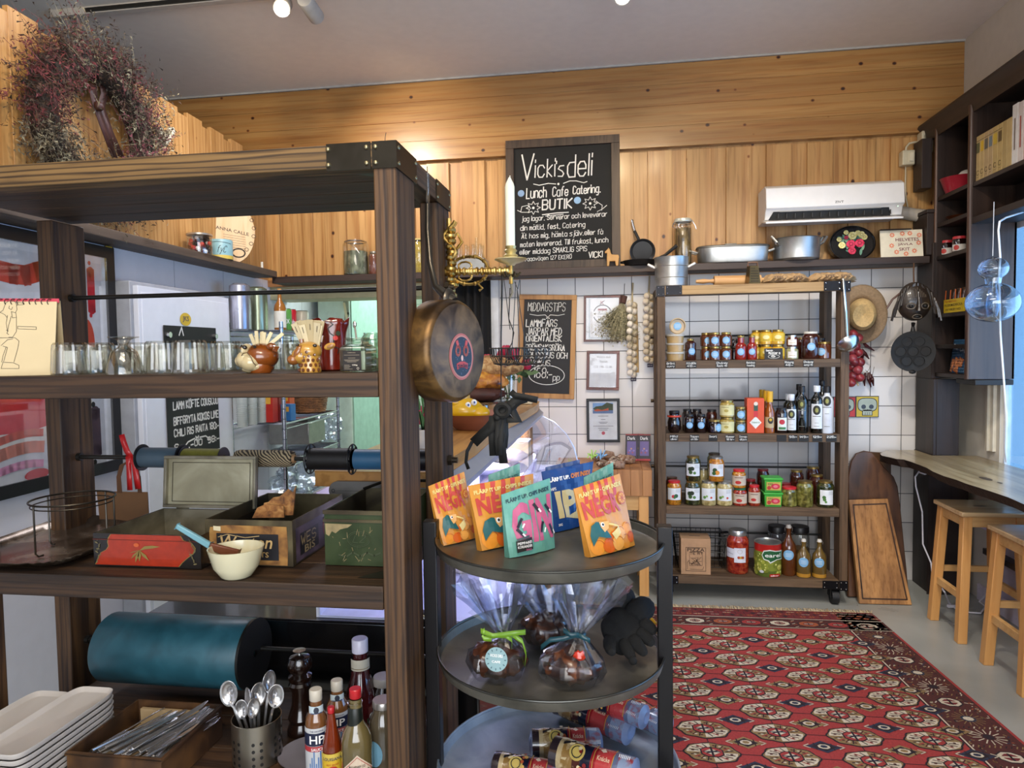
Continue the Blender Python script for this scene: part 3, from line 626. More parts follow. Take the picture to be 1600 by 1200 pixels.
# ================= things on the left shelf =================
LZ=1.966
q=onp(312,380,.09);j=thing('candy_jar','clear jar of red and dark candies with silver rim on the left shelf','jar',(q.x,q.y,LZ))
b=MB();b.lathe((q.x,q.y,LZ),[(0,0),(.062,0),(.064,.01),(.064,.10),(.06,.105)],glass('f6f6f6',.1),28);b.put('glass_body',j)
b=MB();random.seed(4)
for i in range(70):
    a=random.uniform(0,6.28);r=.05*random.random()**.5;b.ball((q.x+r*math.cos(a),q.y+r*math.sin(a),LZ+.012+random.random()*.08),.012,M(random.choice(['b3202a','2a2320','3a3230','d5483f','e4ded6','611a1c']),.3),8)
o=b.put('candies',j);o['kind']='stuff'
b=MB();b.lathe((q.x,q.y,LZ+.101),[(.061,0),(.066,0),(.066,.009),(0,.009)],M('c9c0b4',.3,.8),28);b.put('lid',j)
q=onp(345,388,.10);j=thing('cookie_tin','pale blue and yellow round tin with black script on the left shelf','tin',(q.x,q.y,LZ))
b=MB();b.lathe((q.x,q.y,LZ),[(0,0),(.064,0),(.064,.02,M('c9b050',.4)),(.064,.105,M('86b0b8',.4)),(.062,.108),(0,.108)],M('86b0b8',.4),28)
f=Cyl((q.x,q.y,LZ),.064,lab_ang(q));b.line(f,[(-.06,.09),(-.02,.093),(.02,.09),(.06,.085)],.002,SLATE,1);b.write(f,'fyC',-.02,.035,.045,.035,.0025,SLATE,1,slant=.3);b.put('tin_body',j)
q=onp(364,385,.09);f=Fr(Vector((q.x,q.y,LZ+.002)),(PD*.45+PN*.85).normalized(),(PN*-.06+PD*.1+Vector((0,0,1))));bd=thing('serving_board','oval pale wooden board with dark burnt lettering leaning in the left corner','board',(q.x,q.y,LZ))
b=MB();P=[(.125*math.sin(a)*(1-.2*max(0,-math.cos(a))),.2-.2*math.cos(a)) for a in [i*2*PI/40 for i in range(40)]];b.prism(f,P,.015,wood('pale_board','c7a578','e0c29a','z',4,.5,0,.1,.05));
bk=M('3a2d22',.6)
b.text(f,'ANNA CALLE',-.09,.2,.18,.02,bk,1,rise=-.2);b.ring(f,-.03,.31,.028,.005,bk,1);b.ring(f,-.08,.32,.02,.005,bk,1);b.ring(f,.03,.06,.035,.008,bk,1,.025);b.text(f,'BRA LAGT',-.09,.36,.17,.035,bk,1,rise=-.3)
for k in range(6): b.line(f,[(-.05,.17-k*.014),(.07,.155-k*.014)],.0015,bk,1)
for k in range(6): a=-.9+k*.33;b.ring(f,.12*math.cos(a),.2+.15*math.sin(a),.01,.003,bk,1)
b.put('board_body',bd)
q=onp(409,405,.1);b=MB();b.cyl((q.x,q.y,LZ),(q.x,q.y,LZ+.05),.008,M('e9e2d0',.4));o=b.put('candle_stub');tag(o,'small white candle stub on the left shelf','candle')
# ================= wreath =================
wc=onp(152,205,.07)
wr=thing('dried_wreath','large wreath of dried brown and burgundy grasses on the timber partition','wreath',wc)
f=Fr(wc,PD,(0,0,1));random.seed(11);b=MB();R_=.265
cols=['3a2a20','4a3528','5c4a38','5f5442','6b6452','5a2a2c','6a3034','3a2a20','7a745e','2a221a']
# dense core
core=[];
for i in range(40):
    a=2*PI*i/40;core.append(f.pt(R_*1.15*math.cos(a),R_*math.sin(a),0)+PN*.0)
b.tube(core,.055,M('2b2119',.9,bump=1.,vs=60),10,True);b.put('wreath_core',wr)
for grp in range(1):
    b=MB()
    for i in range(3000):
        a=random.uniform(0,2*PI);side=math.cos(a)
        hue=(a/PI)
        cs=cols
        if .15<a<.7: cs=['5f5442','6b6452','7a444a','6a3a40','4a3a2c','8f886e']
        elif a>5.4: cs=['7a745e','8f886e','5f5442','6a3a40','7a444a','a59d84']
        elif 2.2<a<3.3: cs=['3a2a20','5a2a2c','4a3528','6a3032','2a221a']
        elif 3.3<=a<4.6: cs=['6b6452','7a745e','4a3a2c','5f5442','3a2a20']
        m=M(random.choice(cs),.9,var=.05)
        rr=R_+random.gauss(0,.046)+.015*math.sin(a);x=rr*1.15*math.cos(a);y=rr*math.sin(a);z=random.uniform(-.04,.09)
        da=a+random.gauss(PI/2,.7)*(1 if random.random()<.75 else .3);L=random.uniform(.05,.12)*(1.6 if random.random()<.07 else 1)
        dx,dy,dz=math.cos(da)*L,math.sin(da)*L,random.uniform(-.01,.05)
        if random.random()<.35: dx+=x*.2;dy+=y*.2
        p0=f.pt(x,y,0)+PN*z;cx_,cy_=random.gauss(0,.012),random.gauss(0,.012)
        P=[p0,p0+f.u*(dx*.5+cx_)+f.v*(dy*.5+cy_)+PN*dz*.6,p0+f.u*dx+f.v*dy+PN*dz]
        w=.0018;b.add([P[0]-f.u*w,P[0]+f.v*w,P[1]+f.v*w,P[1]-f.u*w,P[2]],[(0,1,2,3),(3,2,4)],m)
        for k in range(7):
            t=.25+k*.12;pt=P[0].lerp(P[2],t)+(P[1]-P[0].lerp(P[2],.5))*(1-abs(2*t-1));s=random.uniform(.008,.018)
            d1=Vector((random.gauss(0,1),random.gauss(0,1),random.gauss(0,1))).normalized()*s;d2=Vector((random.gauss(0,1),random.gauss(0,1),random.gauss(0,1))).normalized()*s*.5
            b.add([pt,pt+d1+d2,pt+d1*1.4],[(0,1,2)],m)
    o=b.put('foliage',wr,smooth=False);o['kind']='stuff'
b=MB();LT=M('3f2119',.5)
for pts in([(146,132),(146,150),(150,166),(162,200),(179,246)],[(160,130),(163,148),(158,166),(172,205),(190,246)]):
    P=[onp(x,y,.07) for x,y in pts];vs=[]
    for p in P: vs+=[p-PD*.022,p+PD*.022]
    b.add(vs,[(2*i,2*i+1,2*i+3,2*i+2) for i in range(len(P)-1)],LT)
b.ball(onp(154,166,.08),(.02,.02,.02),LT,12);b.put('leather_strap',wr,solid=.003)
for i,(x,y) in enumerate(((250,205),(262,215),(268,205),(258,220))):
    b=MB();p=onp(x,y,.09);b.ball(p,(.02,.022,.024),M('d8d2bc',.8),8,None,lambda v:1+.3*math.sin(5*v.x+4*v.z));b.put('dried_flower',wr)
# ================= back wall shelf things =================
SZ=1.930
def jar(name,label,cat,c,r,h,body,lid,sticker=None,lidh=.012,neck=.82,group=None,n=24,lidr=None,glassy=None,fill=.93,shape=None):
    x,y,z=c;t=thing(name,label,cat,c,group);b=MB();lr=lidr or r*neck
    hb=h-lidh
    prof=shape or [(0,0),(r*.9,0),(r,h*.04),(r,hb*.84),(r*.97,hb*.9),(lr*.93,hb),(lr*.93,hb+lidh*.4)]
    if glassy:
        b.lathe(c,prof,glassy,n);b.put('glass_body',t)
        b=MB();b.lathe((x,y,z+.003),[(0,0),(r*.9,0),(r*.93,h*.04),(r*.93,h*fill*.88),(0,h*fill*.9)],body,n);b.put('contents',t)
    else: b.lathe(c,prof,body,n);b.put('glass_body',t)
    if lid:
        b=MB();b.lathe((x,y,z+hb),[(lr*.96,0),(lr,.001),(lr,lidh*.85),(lr*.94,lidh),(0,lidh)],lid,n);b.put('lid',t)
    if sticker:
        b=MB();sticker(b,Cyl(c,r,lab_ang(c)),r,h);b.put('label_sticker',t)
    return t
GL1=glass('fbfdfb',.08,.03,.7)
def at(px,Y,z): p=PY(px,500 if z>1.43 else 600,Y);return (p.x,Y,z)
def fix(px,py,Y,z): p=PY(px,py,Y);return (p.x,Y,z)
c=fix(556,400,4.32,SZ);jt=jar('storage_jar','big glass jar of grey-green bay leaves on the back shelf','jar',c,.083,.235,mottled('bayleaf',['3a3d30','6d705a','a2a488'],28,.8,0,1.,3,(1,1,.5)),None,None,glassy=GL1,fill=.72,neck=.75)
b=MB();b.tube([(c[0]+.07*math.cos(a*PI/12),c[1]+.07*math.sin(a*PI/12),SZ+.215) for a in range(24)],.004,STEEL,6,True);b.tube([(c[0]-.02,c[1]-.07,SZ+.2),(c[0]+.03,c[1]-.09,SZ+.17),(c[0]+.055,c[1]-.08,SZ+.13)],.002,STEEL);b.put('wire_clasp',jt)
c=fix(584,400,4.32,SZ);jar('storage_jar','small glass jar of reddish spice beside the bay leaves','jar',c,.035,.15,M('7a3a20',.5,bump=.5),M('b9b3a4',.3,.8),None,glassy=GL1,neck=.7)
c=fix(655,400,4.34,SZ);jar('storage_jar','tall glass jar of yellow grain partly behind the rack post','jar',c,.06,.22,mottled('grain',['9b8230','c9ab4c'],90,.8,0,.4),M('b9a766',.5),None,glassy=GL1,neck=.9,fill=1)
# tray with small bottles
p0,p1=PY(699,400,4.28).x,PY(758,400,4.28).x
b=MB();g=M('b9b9b4',.3,.7);b.box(p0,4.26,SZ,p1,4.42,SZ+.004,g);b.box(p0,4.26,SZ,p1,4.263,SZ+.075,g);b.box(p0,4.417,SZ,p1,4.42,SZ+.075,g);b.box(p0,4.26,SZ,p0+.003,4.42,SZ+.075,g);b.box(p1-.003,4.26,SZ,p1,4.42,SZ+.075,g)
o=b.put('bottle_crate');tag(o,'low silvery crate full of small clear bottles on the back shelf','crate')
k=0
for r_ in range(2):
    for i in range(5):
        x=p0+.026+i*.045;y=4.30+r_*.07
        t=thing('empty_bottle','small empty clear bottle standing in the silvery crate','bottle',(x,y,SZ+.005),'clear bottles in the silvery crate')
        b=MB();b.lathe((x,y,SZ+.005),[(0,0),(.019,0),(.021,.005),(.021,.08),(.008,.115),(.008,.155),(.010,.155),(.010,.165)],GL1,16);b.put('bottle',t)
for i,(px,h) in enumerate(((706,.18),(745,.19))):
    c=fix(px,400,4.39,SZ+.006)
    t=thing('empty_bottle',['narrow clear bottle at the left corner of the silvery crate','tall clear carafe sticking up at the right of the silvery crate'][i],'bottle',c);b=MB();b.lathe(c,[(0,0),(.02,0),(.02,.1),(.009,.15),(.009,h+.03)],GL1,16);b.put('bottle',t)
# ---- big chalkboard ----
TL=PY(789,219,4.36);TR=PY(968,207,4.36)
bx0,bx1=TL.x+.0,TR.x;zb_=SZ+.001;hh=PY(880,213,4.36).z-zb_;ww=bx1-bx0
tilt=Vector((0,.05,hh)).normalized()
cb=thing('big_chalkboard','large framed chalkboard reading Vicki\'s deli leaning on the back shelf','chalkboard',((bx0+bx1)/2,4.35,SZ))
f=Fr((bx0,4.345,zb_),(1,0,0),tilt);FW=wood('board_frame','2a1d16','4a382b','z',8,.5,0,.4,.3);b=MB();w=.052
for a in((0,0,ww,w),(0,hh-w,ww,hh),(0,w,w,hh-w),(ww-w,w,ww,hh-w)): b.prism(f,rectpts(*a),.03,FW,30)
b.put('frame',cb,bev=.002)
b=MB();b.prism(f,rectpts(w*.8,w*.8,ww-w*.8,hh-w*.8),.006,M('0a0a0b',.75),5);b.put('slate',cb)
f2=Fr(f.pt(0,0,6)-f.n*0,f.u,f.v)
def bp(px,py): q=PY(px,py,4.35);return (q.x-bx0,(q.z-zb_)*1.0)
b=MB();lw=.0062
def wr_(t,px0,py0,px1,hp,lw=.005,jit=.22,slant=.05):
    x0,y0=bp(px0,py0);x1,_=bp(px1,py0);h=hp*4.35/1080;b.write(f2,t,x0,y0,x1-x0,h,lw,CHALK,1,jit,slant,rise=.02)
wr_('V',813,280,832,40,.009,.1);wr_('icki',835,276,866,28,.007,.15);wr_("'s",868,274,880,24,.007);wr_('deli',886,275,924,34,.008,.15)
P=[bp(x,y) for x,y in((833,286),(842,288),(856,285),(868,286))];b.line(f2,P,.005,CHALK,1)
P=[bp(x,y) for x,y in((880,285),(890,281),(900,281),(912,284),(917,282))];b.line(f2,P,.005,CHALK,1);b.disc(f2,*bp(872,286),.007,CHALK,1)
wr_('Lunch',822,309,853,16,.0065);wr_('Cafe',863,306,887,14,.0065);wr_('Catering.',895,302,938,12,.0065)
wr_('BUTIK',847,327,893,15,.0085,.15)
b.line(f2,[bp(847,335),bp(870,332),bp(888,331)],.006,CHALK,1);b.line(f2,[bp(852,337),bp(880,334)],.004,CHALK,1)
for cx,cy in((833,324),(922,317)):
    x,y=bp(cx,cy)
    P=[(x+(.026 if i%2 else .046)*math.cos(i*PI/8),y+(.026 if i%2 else .046)*math.sin(i*PI/8)*.9) for i in range(16)];b.line(f2,P,.0035,CHALK,1,True);b.disc(f2,x,y,.008,CHALK,1)
for P in([(808,328),(815,331),(826,331)],[(813,331),(815,322),(824,320),(829,325)],[(931,313),(941,320),(940,328)],[(933,330),(941,326),(948,320)]): b.line(f2,[bp(*p) for p in P],.0035,CHALK,1)
wr_('jag lagar. Serverar och leveverar',815,345.5,948,7.5,.0038);wr_('din måltid, fest, Catering',813,360,914,7.5,.0038)
wr_('Ät hos mig, hämta själv.eller få',815,373,942,7.5,.0038);wr_('maten levererad. Till frukost, lunch',813,386,950,7.5,.0038)
wr_('eller middag SMAKLIG SPIS',812,398,917,7.5,.0038);wr_('VICKI',920,403,941,9,.005);wr_('Bryggavägen 127 EKERÖ',812,408.5,893,6,.003)
b.put('chalk_lettering',cb)
b=MB();b.disc(f2,*bp(813.5,301),.021,M('7f9cc0',.5),2);b.disc(f2,*bp(902,312),.022,M('8ab3d8',.5),2);b.put('blue_sticker',cb)
# dala horse
c=fix(957,410,4.27,SZ);hm=M('c39455',.5);t=thing('wooden_horse','small unpainted wooden horse by the lower corner of the big chalkboard','wooden horse',c)
f=Fr((c[0]-.042,c[1]-.01,SZ));b=MB()
P=[(.008,0),(.022,0),(.026,.03),(.058,.03),(.062,0),(.076,0),(.082,.055),(.078,.068),(.04,.07),(.033,.078),(.028,.1),(.022,.108),(.018,.114),(.014,.104),(-.004,.088),(-.002,.078),(.01,.08),(.008,.055)]
b.prism(f,P,.022,hm);b.put('horse_body',t,bev=.004)
# black pans
c=fix(1000,408,4.3,SZ);t=thing('frying_pan','black iron frying pan lying on the back shelf, handle to the right','frying pan',c)
b=MB();b.lathe(c,[(0,0),(.085,0),(.105,.028),(.107,.03),(.102,.028),(.08,.006),(0,.006)],IRON,32);q=PY(1052,386,4.3)
b.tube([(c[0]+.08,c[1],c[2]+.03),(c[0]+.15,c[1],c[2]+.06),(q.x+.02,c[1],c[2]+.115)],.009,IRON,8,rs=[.008,.009,.011]);b.lathe((c[0]-.095,c[1],c[2]+.024),[(0,-.006),(.022,-.006),(.022,.006),(0,.006)],IRON,12);b.put('pan_body',t)
c=fix(1004,390,4.41,SZ);t=thing('frying_pan','small black pan leaning upright against the timber wall','frying pan',c)
T=Matrix.Rotation(-PI/2+.25,4,'X');q=Vector(c)+Vector((-.002,-.03,.10));b=MB();b.lathe(q,[(0,-.008),(.062,-.008),(.075,.012),(.078,.014),(.072,.012),(.06,-.002),(0,-.002)],M('3a3a3b',.35,.4),28,T@Matrix.Rotation(PI,4,'X'));
b.tube([q+Vector((-.02,.01,.07)),q+Vector((-.045,.03,.13))],.009,M('242424',.4),8);b.tube([q+Vector((-.045,.03,.13)),q+Vector((-.062,.04,.20))],.008,STEEL,8);b.put('pan_body',t)
# tall jar with dried strips
c=fix(1067,400,4.36,SZ);jt=jar('storage_jar','tall clip-top glass jar of dried mushrooms behind the saucepan','jar',c,.052,.27,mottled('dried',['2e2416','6f5a38','b39a6c'],22,.7,0,1.,3,(1,1,.35)),None,None,glassy=GL1,fill=.93,neck=.95)
b=MB();b.lathe((c[0],c[1],SZ+.262),[(.052,0),(.054,.006),(.05,.02),(0,.028)],M('c9cabd',.15,.3),24);b.tube([(c[0]-.055,c[1]-.01,SZ+.26),(c[0]-.062,c[1]-.02,SZ+.235),(c[0]-.05,c[1]-.03,SZ+.225)],.003,STEEL);b.tube([(c[0]+.05,c[1]-.03,SZ+.27),(c[0]+.07,c[1]-.02,SZ+.24),(c[0]+.078,c[1]-.02,SZ+.215)],.003,STEEL)
b.tube([(c[0]+.055*math.cos(a*PI/10),c[1]+.055*math.sin(a*PI/10),SZ+.255) for a in range(20)],.0025,STEEL,6,True);b.put('lid',jt)
# roasting pan with lid
x0,x1=PY(1090,400,4.3).x,PY(1201,400,4.3).x;cx=(x0+x1)/2;t=thing('roasting_pan','long oval aluminium roasting pan with lid on the back shelf','roasting pan',(cx,4.33,SZ))
def oval(b,z0,prof,m,a,bb,n=40,ctr=None):
    # rounded rectangle style oval
    c=ctr or (cx,4.33);vs=[];fs=[];k=len(b.v)
    for s,z in prof:
        for j in range(n):
            th=2*PI*j/n;e=.55;co,si=math.cos(th),math.sin(th)
            vs.append((c[0]+a*s*abs(co)**e*(1 if co>0 else -1),c[1]+bb*s*abs(si)**e*(1 if si>0 else -1),z0+z))
    for i in range(len(prof)-1):
        for j in range(n): fs.append((i*n+j,i*n+(j+1)%n,(i+1)*n+(j+1)%n,(i+1)*n+j))
    b.add(vs,fs,m)
b=MB();oval(b,SZ,[(.0,0),(.93,0),(.97,.01),(1,.088),(1.02,.09)],ALU,(x1-x0)/2,.095);b.put('pan_body',t)
b=MB();oval(b,SZ+.09,[(1.03,0),(1.03,.008),(.98,.012),(.0,.018)],M('6d6b66',.4,.8),(x1-x0)/2,.095);b.put('lid',t)
b=MB();b.cb((cx-.01,4.33,SZ+.113),(.07,.03,.012),M('8e8a82',.4,.8));b.put('lid_handle',t,bev=.003)
for sx in(-1,1):
    e=cx+sx*(x1-x0)/2;b=MB();b.tube([(e,4.30,SZ+.065),(e+sx*.03,4.30,SZ+.075),(e+sx*.045,4.33,SZ+.085),(e+sx*.03,4.36,SZ+.075),(e,4.36,SZ+.065)],.006,ALU,8);b.put('handle',t)
# pot
c=fix(1244,398,4.33,SZ);t=thing('cooking_pot','round aluminium pot with looped handles, right of the roasting pan','pot',c)
b=MB();b.lathe(c,[(0,0),(.115,0),(.127,.012),(.132,.125),(.136,.13),(.130,.128),(.125,.02),(0,.012)],ALU,40);b.put('pot_body',t)
b=MB();b.lathe((c[0],c[1],SZ+.128),[(.135,0),(.13,.006),(0,.012)],M('7d7b76',.4,.8),40);b.put('lid',t)
for sx,dy in((-1,-.06),(1,.02)):
    e=c[0]+sx*.118;b=MB();y=c[1]+dy;b.tube([(e,y-.03,SZ+.085),(e+sx*.02-.0,y-.07,SZ+.1),(e-.0+sx*.045,y-.05,SZ+.135),(e+sx*.035,y-.02,SZ+.14),(e+sx*.01,y,SZ+.10)],.007,ALU,8,closed=True);b.put('handle',t)
# painted black tin with roses
c=PY(1330,374,4.37);f=Fr((c.x,4.345,SZ+.098),(1,0,0),(0,.12,1));t=thing('painted_tray','round black tin painted with red and yellow roses, upright on the back shelf','tin',(c.x,4.36,SZ))
b=MB();T=Matrix((f.u,f.v,f.n)).transposed().to_4x4();b.lathe(f.o,[(0,-.045),(.122,-.045),(.128,-.04),(.128,0),(.123,.003),(.118,-.003),(0,-.003)],M('0f0f10',.25,coat=.6),44,T,sy=.82);b.put('tin_body',t)
b=MB();random.seed(21)
def rose(f,x,y,r,c1,c2,c3,l):
    b.disc(f,x,y,r,c1,l,n=9)
    for k in range(6): a=k*1.05;b.disc(f,x+.55*r*math.cos(a),y+.5*r*math.sin(a),r*.5,[c1,c2][k%2],l+1+k%2,n=8)
    b.ring(f,x,y,r*.42,r*.12,c3,l+4,n=7);b.disc(f,x,y,r*.25,c2,l+5,n=8)
r1,r2,r3=M('c01a3c',.4),M('d83a5c',.4),M('7a0f28',.4);y1,y2,y3=M('e0cf7a',.4),M('efe3a0',.4),M('b09a44',.4)
for k in range(22):
    a=random.uniform(0,6.28);d=random.uniform(.03,.08);x,y=d*math.cos(a),d*math.sin(a)*.8;an=random.uniform(0,3);b.disc(f,x,y,.02,M(random.choice(['3f6a5a','5f8a72','2f5a50','7a9a7a']),.5),1,.008,rot=an,n=8)
for x,y,r in((-.01,-.005,.026),(.038,0,.026),(-.005,-.045,.022),(-.035,.035,.012)): rose(f,x,y,r,r1,r2,r3,3)
for x,y,r in((0,.045,.024),(.05,.05,.02),(.03,.06,.016),(-.06,-.01,.02),(-.075,.025,.014),(-.035,.065,.014),(.065,.035,.018)): rose(f,x,y,r,y1,y2,y3,3)
b.put('painted_roses',t)
# helvetes sign with frame behind
c0_,c1_=PY(1377,362,4.27),PY(1443,398,4.27);w_,h_=c1_.x-c0_.x,.158
f=Fr((c0_.x,4.27,SZ),(1,0,0),(0,.15,1));t=thing('slogan_sign','cream card with orange flowers reading HELVETES JÄVLA SKIT','sign',(c0_.x+w_/2,4.28,SZ))
b=MB();b.prism(f,rectpts(0,0,w_,h_),.006,M('d8cfb8',.6));b.put('card',t)
b=MB();dm=M('6a1f35',.6);om=M('d9683f',.5)
for s_,yy,ww_ in(('HELVETES',.092,.125),('JÄVLA',.064,.08),('SKIT',.036,.058)): b.text(f,s_,w_/2+.0,yy,ww_,.019,dm,1,al=.5)
for x,y in((.055,.13),(.11,.137),(.15,.137),(.2,.125),(.05,.068),(.195,.08),(.075,.03),(.125,.018),(.17,.034)):
    for k in range(8): a=k*PI/4;b.disc(f,x+.0095*math.cos(a)+.01,y+.0095*math.sin(a),.0055,om,1,.003,rot=a,n=6)
b.put('print',t)
b=MB();fb=Fr((c0_.x+.048,4.40,SZ),(1,0,0),(0,.1,1));
for a in((0,0,w_-.055,.02),(0,.165,w_-.055,.185),(0,.02,.02,.165),(w_-.075,.02,w_-.055,.165)): b.prism(fb,rectpts(*a),.012,DARKX)
o=b.put('picture_frame');tag(o,'dark wooden frame behind the HELVETES sign','frame')
# ================= on the back wall =================
# dinner tips board
L=[PY(813,460,4.43),PY(902,463,4.43),PY(897,624,4.43),PY(808,621,4.43)]
o_=L[3];f=Fr(o_,(L[2]-L[3]),(L[0]-L[3]));w_=(L[2]-L[3]).length;h_=(L[0]-L[3]).length
t=thing('chalkboard','wood-framed chalkboard headed MIDDAGSTIPS on the white tiles','chalkboard',o_)
pw=wood('light_frame','96673a','b98a52','z',8,.5,0,.2,.1);b=MB();w=.032
for a in((0,0,w_,w),(0,h_-w,w_,h_),(0,w,w,h_-w),(w_-w,w,w_,h_-w)): b.prism(f,rectpts(*a),.02,pw,14)
b.put('frame',t,bev=.002);b=MB();b.prism(f,rectpts(w*.8,w*.8,w_-w*.8,h_-w*.8),.004,M('1c1a1b',.6),3);b.put('slate',t)
b=MB();f2=Fr(f.pt(0,0,4),f.u,f.v)
def q2(px,py): q=PY(px,py,4.43)-f.o;return (q.dot(f.u),q.dot(f.v))
def w2(s,a,y,c,hp,lw=.004): x0,y0=q2(a,y);x1,_=q2(c,y);b.write(f2,s,x0,y0,x1-x0,hp*4.4/1080,lw,CHALK,1,.3,.05,rise=.01)
w2('MiDDAGSTiPS',825,486,883,13,.0035);w2('LAMMFÄRS',822,510,870,11,.0055);w2('JÄRPAR MED',823,523,877,11,.0055);w2('ORIENTALISK',822,533,877,9,.0055);w2('GRÖNSAKSRÖRA',821,547,882,9,.0055);w2('COUSCOUS OCH',820,559,886,9,.0055);w2('HUMMUS',823,571,859,9,.0055)
w2('168:-',834,590,862,15,.0055);w2('pp',864,594,874,9,.004);x,y=q2(854,586);b.ring(f2,x,y,.115,.0045,CHALK,1,.062)
b.line(f2,[q2(x,y) for x,y in((828,491),(840,493),(852,492),(856,496),(860,492),(872,493),(882,491))],.0035,CHALK,1);b.put('chalk_lettering',t)
def wframe(pts,label,fr,fwd,draw,Y=4.435):
    L=[PY(x,y,Y) for x,y in pts];f=Fr(L[3],L[2]-L[3],L[0]-L[3]);w_=(L[2]-L[3]).length;h_=(L[0]-L[3]).length
    t=thing('picture_frame',label,'framed print',L[3]);b=MB();w=fwd
    for a in((0,0,w_,w),(0,h_-w,w_,h_),(0,w,w,h_-w),(w_-w,w,w_,h_-w)): b.prism(f,rectpts(*a),.014,fr,10)
    b.put('frame',t,bev=.0015);b=MB();b.rect(f,w*.8,w*.8,w_-w*.8,h_-w*.8,M('cfd3da',.5),0);draw(b,f,w_,h_,w);b.put('print',t)
    b=MB();b.rect(f,w*.8,w*.8,w_-w*.8,h_-w*.8,glass('ffffff',.05),8);b.put('glazing',t)
red=M('8a2a2e',.5);gry=M('555560',.6)
def d1(b,f,w,h,k):
    b.rect(f,w*.13,h*.07,w*.87,h*.93,M('b6bfc8',.5),1);b.rect(f,w*.17,h*.1,w*.87,h*.93,M('d9dbe1',.5),2)
    cx,cy=w*.5,h*.6;b.ring(f,cx,cy,w*.24,.006,gry,3,a0=.35,a1=PI-.35);b.ring(f,cx,cy,w*.24,.006,gry,3,a0=PI+.35,a1=2*PI-.35);b.rect(f,cx-.028,cy+.022,cx+.028,cy+.034,red,3);b.text(f,"VICKI'S DELI",cx-.03,cy-.004,.06,.009,gry,3);b.line(f,[(cx-.03,cy-.018),(cx+.03,cy-.018)],.003,gry,3);b.text(f,'K',cx-.012,cy+.06,.022,.022,red,3);b.line(f,[(cx-.018,cy+.06),(cx+.014,cy+.085)],.003,gry,4)
wframe([(911,462),(971,462),(970,534),(912,534)],'brown framed certificate with round emblem beside the dried herbs',wood('red_frame','4a2216','6e3522','z',8,.4,0,.3,.1,coat=.3),.014,d1)
def d2(b,f,w,h,k):
    g=M('6a6a70',.6);b.text(f,"Vicki's deli",w*.3,h*.82,w*.42,.014,g,1);b.text(f,'Swish',w*.4,h*.70,w*.24,.015,g,1);b.text(f,'123 196 12 00',w*.22,h*.565,w*.56,.015,g,1)
wframe([(915,548),(968,549),(967,610),(916,609)],'reddish brown frame with payment number text, middle of the three frames',wood('red_frame','4a2216','6e3522','z',8,.4,0,.3,.1,coat=.3),.018,d2)
def d3(b,f,w,h,k):
    x0,x1=w*.19,w*.80;y0,y1=h*.66,h*.90;b.rect(f,x0,y0,x1,y1,M('7aa0cf',.5),1);b.rect(f,x0,y0,x1,y0+(y1-y0)*.3,M('5a74a0',.5),2)
    b.poly(f,[(x0,y0+.03),(x0+.02,y0+.045),(x0+.06,y0+.05),(x0+.09,y0+.07),(x1,y0+.06),(x1,y0+.02),(x0+.02,y0+.02)],M('3d4a35',.6),3);b.poly(f,[(x0+.005,y0+.02),(x0+.03,y0+.03),(x0+.06,y0+.022),(x0+.10,y0+.035),(x0+.10,y0+.018),(x0+.02,y0+.014)],M('b0502f',.6),4)
    g=M('6d6d74',.6)
    for yy,ww_ in((.60,.3),(.52,.13),(.46,.26),(.435,.2),(.37,.6),(.32,.3),(.28,.25)): b.line(f,[(w*.5-w*ww_/2,h*yy),(w*.5+w*ww_/2,h*yy)],.003,g,1)
    b.disc(f,w*.5,h*.21,.011,M('b5485a',.5),1)
wframe([(916,623),(970,624),(969,691),(917,691)],'black framed diploma with a coast picture, lowest of the three frames',M('131315',.4),.017,d3)
# dried herbs bundle
c=PY(972,470,4.40);t=thing('dried_herbs','bundle of dried herbs hanging beside the top certificate','herbs',(c.x,4.40,c.z))
b=MB();b.tube([PY(976,443,4.43),PY(975,465,4.42)],.0015,BLK,5);b.cyl(PY(975,463,4.41),PY(973,474,4.40),.022,M('4a2f28',.8),10,.018);random.seed(5);hm_=[M(x,.9) for x in('6e6a50','8d8668','a39b78','57503a','b5ab88')]
for i in range(420):
    s=PY(973,472,4.40);L=random.uniform(.12,.27);a=random.gauss(-.25,.32);d=Vector((math.sin(a),random.uniform(-.22,.05),-math.cos(a)))*L;e=s+d;m=random.choice(hm_);w=.0011
    b.add([s,s+Vector((w,0,0)),e+Vector((w,0,0)),e],[(0,1,2,3)],m)
    for k in range(5):
        p=s.lerp(e,random.uniform(.4,1.05));q=[p+Vector((random.gauss(0,.006),random.gauss(0,.004),random.gauss(0,.006))) for _ in range(3)];b.add(q,[(0,1,2)],m)
b.put('herb_stems',t,smooth=False)
